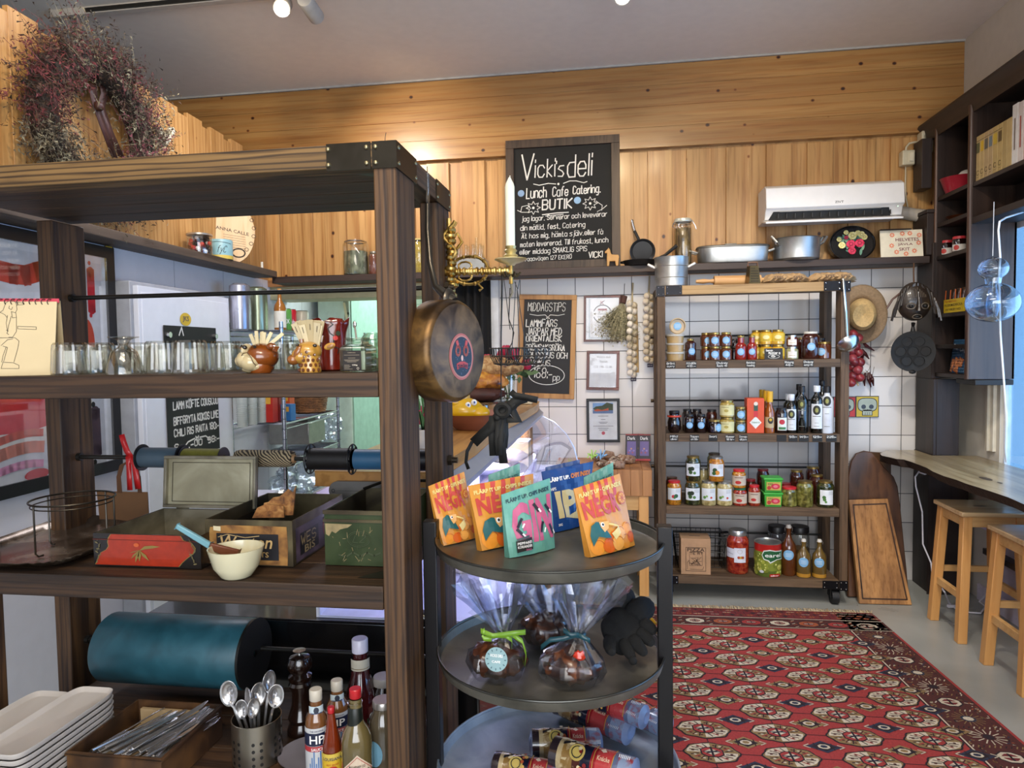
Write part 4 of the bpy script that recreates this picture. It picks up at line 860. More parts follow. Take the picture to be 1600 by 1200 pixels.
# garlic braids
def garlic(px,py0,py1,n,label,seed):
    random.seed(seed);t=thing('garlic_braid',label,'garlic braid',PY(px,py0,4.39),'garlic braids on the tiled wall')
    g=[M('ded2bd',.6,bump=.4),M('e6dccb',.6,bump=.4),M('cfc0a4',.6,bump=.4)]
    b=MB();b.tube([PY(px+2,py0-28,4.43),PY(px+1,py0-8,4.42),PY(px+1,py0+4,4.40)],.006,M('b8a888',.8),6);b.tube([PY(px+5,py0+4,4.41),PY(px+7,(py0+py1)/2,4.42),PY(px+8,py1-8,4.41)],.014,M('b99a68',.8,bump=.5),8);b.put('braided_stalks',t)
    for i in range(n):
        y=py0+(py1-py0)*(i+.3)/n
        for s in(-1,1):
            q=PY(px+(-3.0 if s<0 else 3.6)+random.uniform(-.8,.8),y+random.uniform(-1.5,1.5)+(4 if s>0 else 0),4.375+.02*(s>0));b=MB()
            b.ball(q,(.021,.021,.019),g[random.randrange(3)],12,Matrix.Rotation(random.uniform(-.6,.6),4,'Y'),lambda v:1+.07*math.cos(5*math.atan2(v.y,v.x))+.25*max(0,v.z-.6));b.put('garlic_bulb',t)
    q=PY(px+3,py1+3,4.40);b=MB();b.cb((q.x,4.41,q.z),(.035,.004,.022),M('2a1c3a',.5));f=Fr((q.x-.015,4.407,q.z-.003));b.write(f,'39 kr',0,0,.028,.006,.0015,CHALK,1);b.put('price_tag',t)
garlic(987,470,590,11,'garlic braid hanging nearer the framed certificates',1)
garlic(1013,458,568,10,'garlic braid hanging right beside the jar rack',2)
# price tag under braids handled above
# ---- hat ----
hc=PY(1352,490,4.33);nh=Vector((-.25,-1,-.12)).normalized();t=thing('straw_hat','straw hat with curled grey-brown brim hanging on the tiles','hat',hc)
T=nh.to_track_quat('Z','Y').to_matrix().to_4x4()
ST=M('c7a873',.8,var=.18,vs=90,bump=.5);SB=M('8a745a',.8,var=.2,vs=90,bump=.5)
b=MB();vs=[];fs=[];n=48
rings=[(.085,-.0,1.0),(.11,.004,1),(.14,.0,1),(.158,-.006,1)]
for r,z,_ in rings:
    for j in range(n):
        a=2*PI*j/n;cz=.035*(max(0,-math.cos(a-2.4))**2)*((r-.085)/.07)**1.5*1.0
        vs.append(T@Vector((r*math.cos(a)*.86,r*math.sin(a)*1.1,z+cz))+hc+Vector((0,.06,0)))
fs=[(i*n+j,i*n+(j+1)%n,(i+1)*n+(j+1)%n,(i+1)*n+j) for i in range(3) for j in range(n)]
b.add(vs,fs,SB);b.put('brim',t,solid=.004)
b=MB();b.lathe(hc+Vector((0,.06,0)),[(.094,-.002),(.092,.055),(.085,.095),(.066,.118),(.035,.108),(0,.092)],ST,40,T,sx=.82,sy=1.0);b.put('crown',t)
b=MB();b.lathe(hc+Vector((0,.06,0)),[(.0895,0),(.0885,.018)],M('4a3d30',.8),40,T,sx=.82,sy=1.0);b.put('hat_band',t)
# ---- onion braid ----
t=thing('onion_braid','string of red onions hanging behind the jar rack post under the hat','onions',PY(1340,560,4.38));on=[M('9a3338',.35,var=.25,vs=30,coat=.3),M('a8444a',.35,var=.25,vs=30,coat=.3),M('7f2a30',.35,var=.25,vs=30,coat=.3)]
random.seed(8)
for i,(x,y) in enumerate(((1333,522),(1341,528),(1330,548),(1341,551),(1332,560),(1344,566),(1331,573),(1340,578),(1332,587),(1343,590),(1329,533),(1337,541),(1330,598),(1341,575),(1335,565))):
    q=PY(x,y,4.36+random.uniform(-.015,.03));b=MB();b.ball(q,(.028,.028,.026),on[i%3],16,None,lambda v:1+.25*max(0,v.z-.75)+.15*max(0,-v.z-.8));b.put('onion',t)
b=MB();b.tube([PY(1336,516,4.38),PY(1337,560,4.40),PY(1339,600,4.39)],.008,M('a98a5c',.8),6);b.tube([PY(1339,598,4.38),PY(1341,603,4.37)],.004,M('cbb58a',.8),6);b.put('onion_stalks',t)
# chili bunches
def chili(P,label):
    t=thing('dried_chilies',label,'dried chilies',P[0]);cm=M('3f1016',.35,coat=.3)
    for a,m_,c_ in P[1]:
        b=MB();b.tube([PY(a[0],a[1],4.41),PY(m_[0],m_[1],4.395),PY(c_[0],c_[1],4.41)],.01,cm,8,rs=[.006,.011,.003]);b.put('chili',t)
    b=MB()
    for a in P[2]: b.tube([PY(x,y,4.42) for x,y in a],.0015,M('6b5a44',.8),5)
    b.put('stalks',t)
chili((PY(1349,540,4.41),[((1349,535),(1354,541),(1366,548)),((1347,546),(1352,553),(1358,561)),((1350,552),(1346,560),(1347,565))],[[(1350,530),(1349,536)],[(1340,520),(1348,546)]]),'three dark dried chilies beside the onion string')
chili((PY(1356,590,4.41),[((1352,583),(1350,592),(1351,603)),((1356,583),(1357,592),(1361,605)),((1361,585),(1363,593),(1365,603)),((1358,582),(1360,590),(1361,597))],[[(1360,570),(1358,577),(1353,583)],[(1366,573),(1363,586)],[(1352,578),(1357,583)]]),'small bunch of dried chilies hanging lower on the tiles')
# skull prints
for i,(x0,x1,col,lb) in enumerate(((1302,1337,'c23a3c','red square tile picture of a pale skull, half behind the rack'),(1337,1373,'cfb53a','yellow square tile picture of a pale skull'))):
    A=PY(x0,652,4.437);B_=PY(x1,652,4.437);w_=B_.x-A.x;f=Fr(A);t=thing('skull_picture',lb,'picture',A);b=MB();b.prism(f,rectpts(0,0,w_,w_*.98),.008,BLK,0);b.rect(f,.004,.004,w_-.004,w_*.98-.004,M(col,.5),1)
    cx,cy=w_/2,w_*.58;sk=M('a9b5a8',.5);
    for m,e,l in((SLATE,.004,2),(sk,0,3)):
        P=[(cx+(.052+e)*abs(math.cos(a))**.6*(1 if math.cos(a)>0 else -1),cy+(.038+e)*abs(math.sin(a))**.7*(1 if math.sin(a)>0 else -1)) for a in [k*2*PI/28 for k in range(28)]];b.poly(f,P,m,l);b.rect(f,cx-.026-e,cy-.062-e,cx+.026+e,cy-.03,m,l)
    for s in(-1,1): b.disc(f,cx+s*.022,cy-.012,.0135,M('2a3542',.4),5)
    b.poly(f,[(cx-.006,cy-.036),(cx+.006,cy-.036),(cx,cy-.026)],SLATE,5)
    for k in(-1,0,1): b.line(f,[(cx+k*.012,cy-.06),(cx+k*.012,cy-.046)],.002,SLATE,5)
    b.put('print',t)
# ---- carved mask ----
mc=PY(1428,474,4.15);t=thing('carved_mask','dark carved wooden mask with hair sticks hanging above the black pan','mask',mc)
mk=M('2a211a',.4,coat=.4,bump=.6,vs=40);mk2=M('5d5244',.5,bump=.5,vs=60)
def mf(v):
    s=1.
    if v.z<0: s*=1-.18*abs(v.z)*(1-abs(v.x)*.2)
    return s
b=MB();b.ball(mc,(.088,.06,.118),mk,40,None,mf)
def mp_(x,z): # surface point of the mask front
    X=x/.088;Z=z/.118;k=max(0,1-X*X-Z*Z);return Vector((mc.x+x,mc.y-.062*math.sqrt(k)*.98,mc.z+z))
b.put('mask_face',t)
b=MB()
for s in(-1,1):
    b.tube([mp_(s*.036+.021*math.cos(a*PI/9),-.018+.016*math.sin(a*PI/9)) for a in range(18)],.0035,mk2,6,True);b.ball(mp_(s*.036,-.018),(.013,.01,.009),BLK,10)
b.tube([mp_(.024*math.cos(a*PI/9),-.078+.014*math.sin(a*PI/9)*(1 if a<10 else .6)) for a in range(18)],.003,mk2,6,True);b.ball(mp_(0,-.076),(.014,.008,.006),BLK,10)
b.tube([mp_(0,.06)+Vector((0,-.0,0)),mp_(0,.0)+Vector((0,-.008,0)),mp_(0,-.045)+Vector((0,-.012,0))],.01,mk,8,rs=[.004,.007,.013])
for k in range(9): x=-.04+k*.01;b.tube([mp_(x,.03),mp_(x,.085-abs(x))],.0018,mk2,5)
b.put('carved_features',t)
random.seed(3);b=MB()
for k in range(18):
    a=-1.35+k*.16;p=mc+Vector((.082*math.sin(a),-.01,.095*math.cos(a)+.01));e=p+Vector((math.sin(a)*.03+random.uniform(-.01,.01),-.02,-.02-.05*abs(math.sin(a))));e2=e+Vector((math.sin(a)*.012,0,-.05*abs(math.sin(a))-.01));b.tube([p,p.lerp(e,.5)+Vector((0,-.012,.012)),e,e2],.007,mk,6)
p=mc+Vector((-.07,0,.06));b.tube([p,p+Vector((-.045,-.01,-.035)),p+Vector((-.075,-.01,-.085))],.0055,M('4a2a1e',.5),6)
b.put('hair_sticks',t)
b=MB();b.tube([PY(1428,411,4.245),PY(1427.5,425,4.24),PY(1428,447,4.17)],.004,M('5a3f2c',.9),6);b.put('hanging_cord',t)
# ---- hanging seven hole pan ----
pc=PY(1426,549,4.17);t=thing('pancake_pan','round black cast iron pancake pan hanging under the mask','frying pan',pc)
n_=Vector((-.1,-1,-.05)).normalized();T=n_.to_track_quat('Z','Y').to_matrix().to_4x4();f=Fr(pc+n_*.012,(1,-.1,0),(0,0,1))
b=MB();b.lathe(pc,[(0,-.012),(.1,-.012),(.112,.004),(.114,.01),(.108,.009),(0,.004)],IRON,40,T)
for k in range(7):
    x,y=(0,0) if k==6 else (.063*math.cos(k*PI/3),.063*math.sin(k*PI/3));q=f.pt(x,y,0);b.lathe(q,[(.028,-.004),(.030,.001),(.027,.001),(.025,-.003),(0,-.003)],IRON,20,T)
q=pc+Vector((-.0,.0,-.115));b.ball(q,(.02,.01,.012),IRON,10);b.put('pan_body',t)
b=MB();b.tube([pc+Vector((0,0,.10)),pc+Vector((0,0,.14)),PY(1427,505,4.16)],.008,IRON,8,rs=[.016,.008,.011]);b.put('handle',t)
# ---- butcher block table ----
bt=thing('butcher_block_table','thick wooden butcher block table standing against the tiles','table',(-.1,4.2,0))
bx0=-.36;bx1=PY(1019,740,3.98).x;tz=.735;bw=wood('block_wood','8a5730','b98350','z',6,.5,0,.3,.15)
b=MB()
x=bx0;random.seed(2)
while x<bx1-.001:
    w=min(random.uniform(.05,.09),bx1-x);b.box(x,3.98,.585,x+w-.001,4.43,tz-random.random()*.001,bw);x+=w
b.put('block_top',bt,bev=.002)
for lx in(bx0+.02,bx1-.075):
    for ly in(3.99,4.36): b=MB();b.box(lx,ly,0,lx+.055,ly+.055,.585,BIRCH);b.put('leg',bt,bev=.003)
for y in(4.0,4.38): b=MB();b.box(bx0+.07,y,.50,bx1-.07,y+.02,.585,BIRCHX);b.put('apron',bt)
b=MB();b.box(bx0+.03,4.0,.16,bx1-.03,4.40,.18,M('a9a49a',.6));b.put('lower_shelf',bt)
# chocolate packets
for i,(x,w_) in enumerate(((977,18),(987,9),(997,16))):
    A=PY(x,720,4.32);ww_=.075 if i!=1 else .075;f=Fr((A.x-.0,4.32+(.012 if i==1 else 0),tz+.001),(1,-.1,0),(.1,.22,1));t=thing('chocolate_bar',['upright chocolate bar with red edges and purple front, left one on the butcher block','chocolate bar behind and between the other two','upright chocolate bar with red edges and purple front, right one on the butcher block'][i],'chocolate bar',(A.x,4.32,tz),'chocolate bars on the butcher block')
    h=.165;b=MB();b.prism(f,rectpts(0,0,ww_,h),.009,M('8f2026',.4));b.rect(f,0,.012,ww_,h-.008,M('1e1824',.35),1);b.rect(f,.010,.03,ww_-.010,h-.045,M('6b5a96',.3),2);b.text(f,'Zlatte' if i==9 else 'Dark',.012,h-.036,ww_-.026,.02,WHT,3);b.rect(f,0,0,ww_,.012,M('b5262c',.4),2)
    for k in range(5): b.disc(f,.02+k*.008,.05+.012*(k%3),.006,M(['a0506a','8f7ac0','c09080'][k%3],.4),3,n=7)
    b.put('packet',t)
# bag of small wrapped sweets lying
random.seed(31)
for i,(px,py,s) in enumerate(((935,712,.03),(950,710,.035),(960,718,.032),(972,716,.035),(983,716,.033),(942,722,.028),(955,724,.03),(968,724,.03))):
    q=PZ(px,py+8,tz+.001);b=MB();m=mottled('sweets%d'%(i%3),[['4a2e22','8a6a52','d0c0ac'],['5a3a30','a58a74','6b4a3c'],['3a2a28','76604e','b9a68c']][i%3],50,.25,0,.6,4)
    ph=random.uniform(0,5);b.ball((q.x,min(q.y,4.36),tz+s*.8),(s*1.3,s,s*.8),m,16,rotz(ph),lambda v:1+.18*math.sin(9*v.x+ph)*math.cos(8*v.y)+.1*math.sin(17*v.z));o=b.put('sweet_bag');tag(o,'small clear bag of brown sweets in the pile on the butcher block','sweet bag','bags of sweets on the butcher block')
for px,cc,l in((926,'a9d86a','pale green ribbon bow on the sweets'),(940,'7fb8e8','light blue ribbon bow on the sweets')):
    q=PZ(px,715,tz+.03);b=MB()
    for k in range(7): a=k*.9;b.tube([q,q+Vector((math.cos(a)*.02,math.sin(a)*.01,.015+.012*(k%3))),q+Vector((math.cos(a)*.035,math.sin(a)*.015,.03*math.sin(k)+.02))],.004,M(cc,.4),5)
    o=b.put('ribbon_bow');tag(o,l,'ribbon')
# ================= jar rack =================
JY=3.96;JL=PY(1028,700,JY).x;JR=PY(1326,700,JY).x;JB=4.365
JT=1.775;JS=[1.358,.948,.537,.139]
jr=thing('jar_rack','wheeled wooden shelf rack full of jars standing at the white tiles','shelf rack',((JL+JR)/2,(JY+JB)/2,0))
for x in(JL,JR-.044):
    for y0,y1 in((JY,JY+.095),(JB-.095,JB)): b=MB();b.box(x,y0,.095,x+.044,y1,JT-.002,JARZ);b.put('post',jr,bev=.002)
b=MB();b.box(JL,JY-.002,JT-.05,JR,JY+.045,JT,wood('jar_top','8a6c45','b39262','x',9,.6,0,.25,.2));
for k in range(4): b.box(JL+.0,JY+.045+k*.09,JT-.03,JR,JY+.045+k*.09+.088,JT-.002,JAR)
b.put('top_board',jr,bev=.002)
for i,z in enumerate(JS):
    b=MB();b.box(JL+.045 if i<3 else JL,JY,z-.045,JR-.045 if i<3 else JR,JY+.04,z,JAR)
    for k in range(4): b.box(JL+.045,JY+.041+k*.088,z-.03,JR-.045,JY+.041+k*.088+.086,z-.001,JAR)
    b.put('shelf_board',jr,bev=.0015)
for i in range(4):
    z=[1.498,1.108,.705,.30][i];b=MB();b.cyl((JL-.015,JB-.05,z),(JR+.01,JB-.05,z),.006,BLK,10);b.cyl((JL-.02,JB-.05,z),(JL-.003,JB-.05,z),.012,M('4a4038',.4,.8),6);b.put('rod',jr)
mpl=M('17161a',.35,.6)
def plate(b,x0,x1,z0,z1,y,pts=True):
    b.box(x0,y-.003,z0,x1,y,z1,mpl)
    for x in(x0+.01,x1-.01):
        for z in(z0+.01,z1-.01): b.ball((x,y-.003,z),.0035,STEEL,8)
b=MB();plate(b,JL-.002,JL+.042,JT-.056,JT+.002,JY-.003);plate(b,JL+.046,JL+.135,JT-.05,JT+.002,JY-.003);b.box(JL-.004,JY-.004,JT-.056,JL-.001,JY+.1,JT+.002,mpl);b.put('corner_plate',jr)
b=MB();plate(b,JR-.135,JR-.046,JT-.05,JT+.002,JY-.003);plate(b,JR-.044,JR+.002,JT-.056,JT+.002,JY-.003);b.put('corner_plate',jr)
b=MB();plate(b,JL+.0,JL+.11,JS[3]-.048,JS[3]-.002,JY-.001);b.put('corner_plate',jr)
b=MB();plate(b,JR-.13,JR-.046,JS[3]-.048,JS[3]-.002,JY-.001);plate(b,JR-.044,JR+.002,JS[3]-.055,JS[3]+.0,JY-.001);b.put('corner_plate',jr)
for x in(JL+.06,JR-.06):
    for y in(JY+.04,JB-.06):
        ws=b=MB();b.cb((x,y,.088),(.06,.06,.006),BLK);b.box(x-.025,y-.03,.04,x-.021,y+.03,.088,BLK);b.box(x+.021,y-.03,.04,x+.025,y+.03,.088,BLK);cs=b.put('caster',jr)
        b=MB();b.cyl((x-.018,y-.01,.04),(x+.018,y-.01,.04),.04,M('141416',.5),24);b.put('wheel',cs)
# price tags as parts of the rack
def tags(lst,zi,ys):
    for px,t1,t2,wd in lst:
        q=PY(px,ys,JY-.001);w=wd*JY/1080;f=Fr((q.x-w/2,JY-.001,JS[zi]-.045+.004));b=MB();b.prism(f,rectpts(0,0,w,.036),.002,TAGM,1);b.write(f,t1,.004,.021,w-.008,.010,.0026,CHALK,3,.3)
        if t2: b.write(f,t2,.006,.006,w-.012,.009,.0024,CHALK,3,.3)
        b.put('price_tag',jr)
tags([(1048,'Grönt','curry',14),(1080,'Rödlök','45:-',16),(1128,'Chutney','Äpple 45',18),(1173,'Ketchup','hemlag',14),(1233,'Honung','45-',14),(1263,'Chutney','mango 49',15)],0,567)
tags([(1053,'Mild','oliver',13),(1085,'Tapen','ch 55-',14),(1114,'Svart','',13),(1141,'Hummer','95 kr-',14),(1161,'Senap','dijon',13),(1221,'','',14),(1239,'98:-','',13),(1256,'149:-','',14),(1277,'129:-','',14),(1299,'225:-','',15)],1,684)
def bluestick(dx=0,r=.55,z=.42):
    def fn(b,f,R,h):
        rr=min(R*.62,.021)if r==.55 else r;b.disc(f,dx,h*z,rr,STK,1,n=18);
        for k in(-1,0,1): b.line(f,[(dx-rr*.6,h*z+k*rr*.35),(dx+rr*.6,h*z+k*rr*.35)],rr*.1,STKW,2)
    return fn
def whitelab(col='e8e8e6',pic=None,z0=.22,z1=.72,wd=1.25,dx=0):
    def fn(b,f,R,h):
        b.rect(f,dx-R*wd*.8,h*z0,dx+R*wd*.8,h*z1,M(col,.5),1)
        g=M('8d9088',.6)
        if pic:
            for i,(x,y,r,c) in enumerate(pic): b.disc(f,dx+x*R,h*(z0+y*(z1-z0)),r*R,M(c,.5),2+i%3,n=9)
        for k in range(3): b.line(f,[(dx+R*.2,h*(z1-.06-k*.05)),(dx+R*.8,h*(z1-.06-k*.05))],.0014,g,2)
    return fn
LG=M('a98f52',.3,.85);LS=M('b9b8b2',.3,.85);LB=M('1a1718',.4);LR=M('c3262e',.35);LW=M('d9d6cc',.35);LGR=M('1f6a4a',.35)
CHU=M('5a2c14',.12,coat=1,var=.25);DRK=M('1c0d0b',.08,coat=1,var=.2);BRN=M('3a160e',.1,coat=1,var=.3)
def J(px,row,r,h,body,lid,label,st=None,dy=0,dz=0,name='preserve_jar',cat='jar',**k):
    Y=4.02+dy;z=JS[row];p=PY(px,[545,665,780,890][row],Y);return jar(name,label,cat,(p.x,Y,z+dz),r,h,body,lid,st,**k)
# --- shelf A
tub=M('b89a68',.4,coat=.5);tubl=glass('e9e4da',.15,.1,.5)
for i in range(3):
    p=PY(1055,560,4.03);z=JS[0]+i*.05;t=thing('spread_tub',['bottom tub of beige spread in the stack at the rack\'s left post','middle tub of beige spread in the stack at the rack\'s left post','upper lying tub of beige spread, under the one on its edge'][i],'tub',(p.x,4.03,z),'beige spread tubs on the jar rack')
    b=MB();b.lathe((p.x,4.03,z),[(0,0),(.044,0),(.049,.04),(0,.04)],tub,28);b.put('tub_body',t);b=MB();b.lathe((p.x,4.03,z+.038),[(.051,0),(.0525,.003),(.0525,.009),(.046,.011),(0,.0105)],M('c9c4b8',.3),28);b.put('lid',t)
p=PY(1059,511,4.0);z=JS[0]+.1505+.044;t=thing('spread_tub','beige tub standing on its edge on top of the tub stack, blue sticker facing out','tub',(p.x,4.03,z-.044))
T=Matrix.Rotation(PI/2,4,'X');b=MB();b.lathe((p.x,4.02,z),[(0,.0),(.044,0),(.044,-.03),(.04,-.045),(0,-.045)],tub,32,T);b.put('tub_body',t)
b=MB();b.lathe((p.x,4.0,z),[(.044,-.02),(.046,-.016),(.046,-.004),(.041,0),(.039,-.004)],M('c9b08a',.35),32,T);b.put('lid_rim',t)
b=MB();f=Fr((p.x,4.015,z));b.disc(f,0,0,.022,STK,1);[b.line(f,[(-.013,k*.007),(.013,k*.007)],.002,STKW,2) for k in(-1,0,1)];b.put('label_sticker',t)
J(1079,0,.031,.122,BRN,LG,'slim tall brown jar with gold lid and blue sticker, beside the tub stack',bluestick(.008),neck=.62)
for k in range(2):
    J(1103,0,.031,.077,CHU,LG,['lower amber chutney jar set back at the left of the jar block','upper amber chutney jar set back at the left of the jar block'][k],bluestick(.012),dy=.05,dz=k*.078,group='chutney jars stacked two high')
    J(1117,0,.033,.077,CHU,LG,['lower chutney jar with blue sticker in the middle of the jar block','upper chutney jar with blue sticker in the middle of the jar block'][k],bluestick(),dz=k*.078,group='chutney jars stacked two high')
    J(1134.5,0,.032,.077,CHU,LG,['lower chutney jar with blue sticker at the right of the jar block','upper chutney jar with blue sticker at the right of the jar block'][k],bluestick(),dz=k*.078,group='chutney jars stacked two high')
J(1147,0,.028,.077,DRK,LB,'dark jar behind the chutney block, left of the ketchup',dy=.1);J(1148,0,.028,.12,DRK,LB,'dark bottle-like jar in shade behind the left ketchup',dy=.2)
KET=M('8a1c14',.12,coat=1,var=.15);
for px,l in((1157.5,'left red ketchup bottle with blue sticker'),(1175,'right red ketchup bottle with blue sticker')):
    r=.031 if px<1160 else .028
    J(px,0,r,.135,KET,LG,l,bluestick(z=.33),name='ketchup_bottle',cat='bottle',lidr=r*.62,shape=[(0,0),(r*.94,0),(r,.005),(r,.07),(r*.9,.085),(r*.58,.095),(r*.58,.125)],group='red ketchup bottles')
YL=M('c99a24',.2,coat=1);yl=lambda b,f,R,h:(b.rect(f,-R*1.4,h*.2,R*1.4,h*.75,M('d9b93c',.5),1),b.disc(f,0,h*.5,R*.5,M('e9dca0',.5),2,R*.3),b.line(f,[(-R*.5,h*.3),(R*.5,h*.3)],.003,M('7a6a2a',.5),2))
for px,dy,nm in((1182,.07,'left'),(1197,0.02,'middle'),(1215.5,.0,'right')):
    for k in range(2): J(px,0,.036 if px>1190 else .031,.082,YL,LG,'%s yellow mustard jar in the %s column'%(['lower','upper'][k],nm),yl,dy=dy+.02,dz=k*.083,group='yellow mustard jars stacked two high')
p=PY(1209,592,3.985);f=Fr((p.x-.048,3.985,JS[0]),(1,0,0),(0,.15,1));b=MB();b.prism(f,rectpts(0,0,.096,.062),.004,SLATE);b.write(f,'Senap',.008,.046,.035,.009,.0022,CHALK,1);b.write(f,'Moster s',.022,.03,.06,.012,.003,CHALK,1);b.write(f,'49-',.035,.012,.022,.012,.003,CHALK,1);b.ring(f,.048,.016,.03,.0015,CHALK,1,.01);o=b.put('price_sign');tag(o,'small slate price sign leaning on the yellow mustard jars','sign')
wl=lambda b,f,R,h:(b.rect(f,-R*.75,h*.12,R*.75,h*.6,M('e3e0da',.5),1),b.rect(f,-R*.25,h*.55,R*.35,h*.98,M('e3e0da',.5),1),b.line(f,[(-R*.5,h*.3),(R*.5,h*.3)],.002,GOLD,2))
J(1238,0,.031,.062,M('5a2416',.15,coat=1),LS,'upper small squat jar of red jelly with white seal',wl,dz=.071,n=10,neck=.8);J(1238,0,.033,.07,M('9a9a72',.2,coat=1),LS,'lower small squat jar of pale green jelly with white seal',wl,n=10,neck=.8)
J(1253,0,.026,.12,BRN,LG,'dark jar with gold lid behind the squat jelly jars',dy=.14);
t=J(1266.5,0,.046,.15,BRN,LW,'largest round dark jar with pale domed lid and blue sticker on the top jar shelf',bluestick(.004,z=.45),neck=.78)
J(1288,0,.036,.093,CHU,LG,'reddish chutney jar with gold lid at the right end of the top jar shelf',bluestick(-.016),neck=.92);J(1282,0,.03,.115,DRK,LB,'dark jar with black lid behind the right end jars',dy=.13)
# --- shelf B
rr=lambda b,f,R,h: b.rect(f,-R*1.45,h*.72,R*1.45,h*.80,M('c8432c',.4),2)
J(1053.5,1,.038,.125,DRK,LB,'round black jam jar with red band at the left end of the second shelf',rr,shape=[(0,0),(.026,0),(.037,.02),(.038,.06),(.03,.09),(.027,.10),(.029,.112)],lidr=.029)
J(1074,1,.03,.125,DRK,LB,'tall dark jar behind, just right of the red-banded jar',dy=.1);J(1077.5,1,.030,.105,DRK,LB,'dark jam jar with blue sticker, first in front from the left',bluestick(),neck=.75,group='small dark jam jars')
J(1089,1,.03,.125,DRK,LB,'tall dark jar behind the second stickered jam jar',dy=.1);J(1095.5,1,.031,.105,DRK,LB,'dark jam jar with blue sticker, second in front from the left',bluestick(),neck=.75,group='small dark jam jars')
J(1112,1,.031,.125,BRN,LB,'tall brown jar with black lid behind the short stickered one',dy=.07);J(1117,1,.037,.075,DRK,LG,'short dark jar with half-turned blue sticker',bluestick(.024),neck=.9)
for k in range(2): J(1136,1,.040,[.088,.094][k],M('a89042',.25,coat=1),LG,['lower yellow olive spread jar with cream label','upper yellow olive spread jar with cream label'][k],lambda b,f,R,h:(b.rect(f,-R*1.3,h*.12,R*1.2,h*.72,M('d9d29a',.5),1),b.disc(f,-R*.1,h*.4,R*.3,M('b0a050',.5),2,R*.2),b.line(f,[(-R*.8,h*.6),(R*.2,h*.6)],.002,M('6a6030',.5),2)),dz=k*.089,neck=.85,group='yellow spread jars stacked two high')
for k in range(2): J(1157.5,1,.033,.073,M('4a4020',.2,coat=1),LG,['lower brownish jar with blue sticker, left of the orange box','upper brownish jar with blue sticker, left of the orange box'][k],bluestick(),dz=k*.074,neck=.9,group='brown tapenade jars stacked two high')
p=PY(1180,676,4.0);t=thing('sauce_box','tall orange pepper sauce carton with a white diamond label','box',(p.x,4.03,JS[1]));x=p.x;w=.046;OR=M('cf4a22',.45)
b=MB();b.box(x-w,3.99,JS[1]+.0005,x+w,4.07,JS[1]+.195,OR);b.put('carton',t,bev=.002);f=Fr((x-w,3.99,JS[1]));b=MB()
b.poly(f,[(.046,.025),(.078,.06),(.046,.095),(.014,.06)],M('e9e2d8',.5),1);b.poly(f,[(.046,.032),(.071,.06),(.046,.088),(.021,.06)],M('dfe6df',.5),2);b.text(f,'TABASCO',.024,.056,.044,.009,M('2f6a3a',.5),3);b.rect(f,.036,.09,.058,.125,M('c41f2c',.4),1);b.rect(f,.036,.125,.058,.165,M('1d4a3a',.4),2);b.disc(f,.047,.165,.011,M('d9d2c4',.4),3);b.put('label_sticker',t)
for i,(px,dy,dz) in enumerate(((1191,.16,.0),(1197,.08,.0),(1202.5,.0,0))):
    p=PY(px,676,4.02+dy);c=(p.x,4.02+dy,JS[1]);r=.027;t=thing('oil_bottle',['rear amber bottle with yellow cap, farthest of three','middle amber bottle with yellow cap','front amber bottle with yellow cap and pale label'][i],'bottle',c,'yellow-capped bottles behind each other')
    b=MB();b.lathe(c,[(0,0),(r,0),(r,.11),(r*.9,.125),(r*.55,.15),(r*.5,.175)],M('8a4a14',.08,coat=1),24);b.put('bottle',t);b=MB();b.lathe((c[0],c[1],c[2]+.172),[(.017,0),(.0175,.06),(0,.06)],M('d6a51e',.35),20);b.put('cap',t)
    b=MB();f=Cyl(c,r,lab_ang(c));b.rect(f,-r,.03,r*.9,.09,M('b9a67e',.5),1);b.disc(f,.005,.07,.014,M('2a2420',.5),2,.018);b.disc(f,.005,.075,.008,M('c9a32c',.5),3);b.put('label_sticker',t)
J(1221,1,.034,.14,DRK,LB,'dark jar with a red fruit on its white label, right of the amber bottles',lambda b,f,R,h:(b.rect(f,-R*.6,h*.12,R*.9,h*.62,M('dfe3dc',.5),1),b.disc(f,R*.1,h*.45,R*.42,M('b8283a',.5),2),b.rect(f,-R*.4,h*.15,R*.7,h*.25,M('3f7a4a',.5),2)),neck=.8)
def ob(px,r,h,body,cap,lab,label,dy=0,caph=.035,txt=None):
    p=PY(px,676,4.02+dy);c=(p.x,4.02+dy,JS[1]);t=thing('oil_bottle',label,'bottle',c)
    b=MB();b.lathe(c,[(0,0),(r*.95,0),(r,.005),(r,h*.68),(r*.88,h*.74),(r*.45,h*.81),(r*.42,h-caph)],body,24);b.put('bottle',t)
    b=MB();b.lathe((c[0],c[1],c[2]+h-caph),[(r*.5,0),(r*.55,.002),(r*.55,caph-.002),(r*.5,caph),(0,caph)],cap,20);b.put('cap',t)
    if lab:
        b=MB();f=Cyl(c,r,lab_ang(c));lab(b,f,r,h);b.put('label_sticker',t)
BG=M('0d0e0a',.08,coat=1);WP=M('d3d9e2',.35)
def ol(bg,z0,z1,cc='2a2a22'):
    def fn(b,f,r,h):
        if bg: b.rect(f,-r*.95,h*z0,r*.95,h*z1,M(bg,.45),1)
        b.disc(f,0,h*(z1-.13),r*.6,M(cc,.5),2,r*.8);b.disc(f,0,h*(z1-.13),r*.25,M('8f8f4a',.4),3,r*.4)
        b.line(f,[(-r*.6,h*(z1-.26)),(r*.6,h*(z1-.26))],.004,M('777b70',.5),2);b.line(f,[(-r*.3,h*(z1-.4)),(r*.3,h*(z1-.4))],.002,M('777b70',.5),2);b.line(f,[(-r*.4,h*(z0+.05)),(r*.4,h*(z0+.05))],.002,M('777b70',.5),2)
    return fn
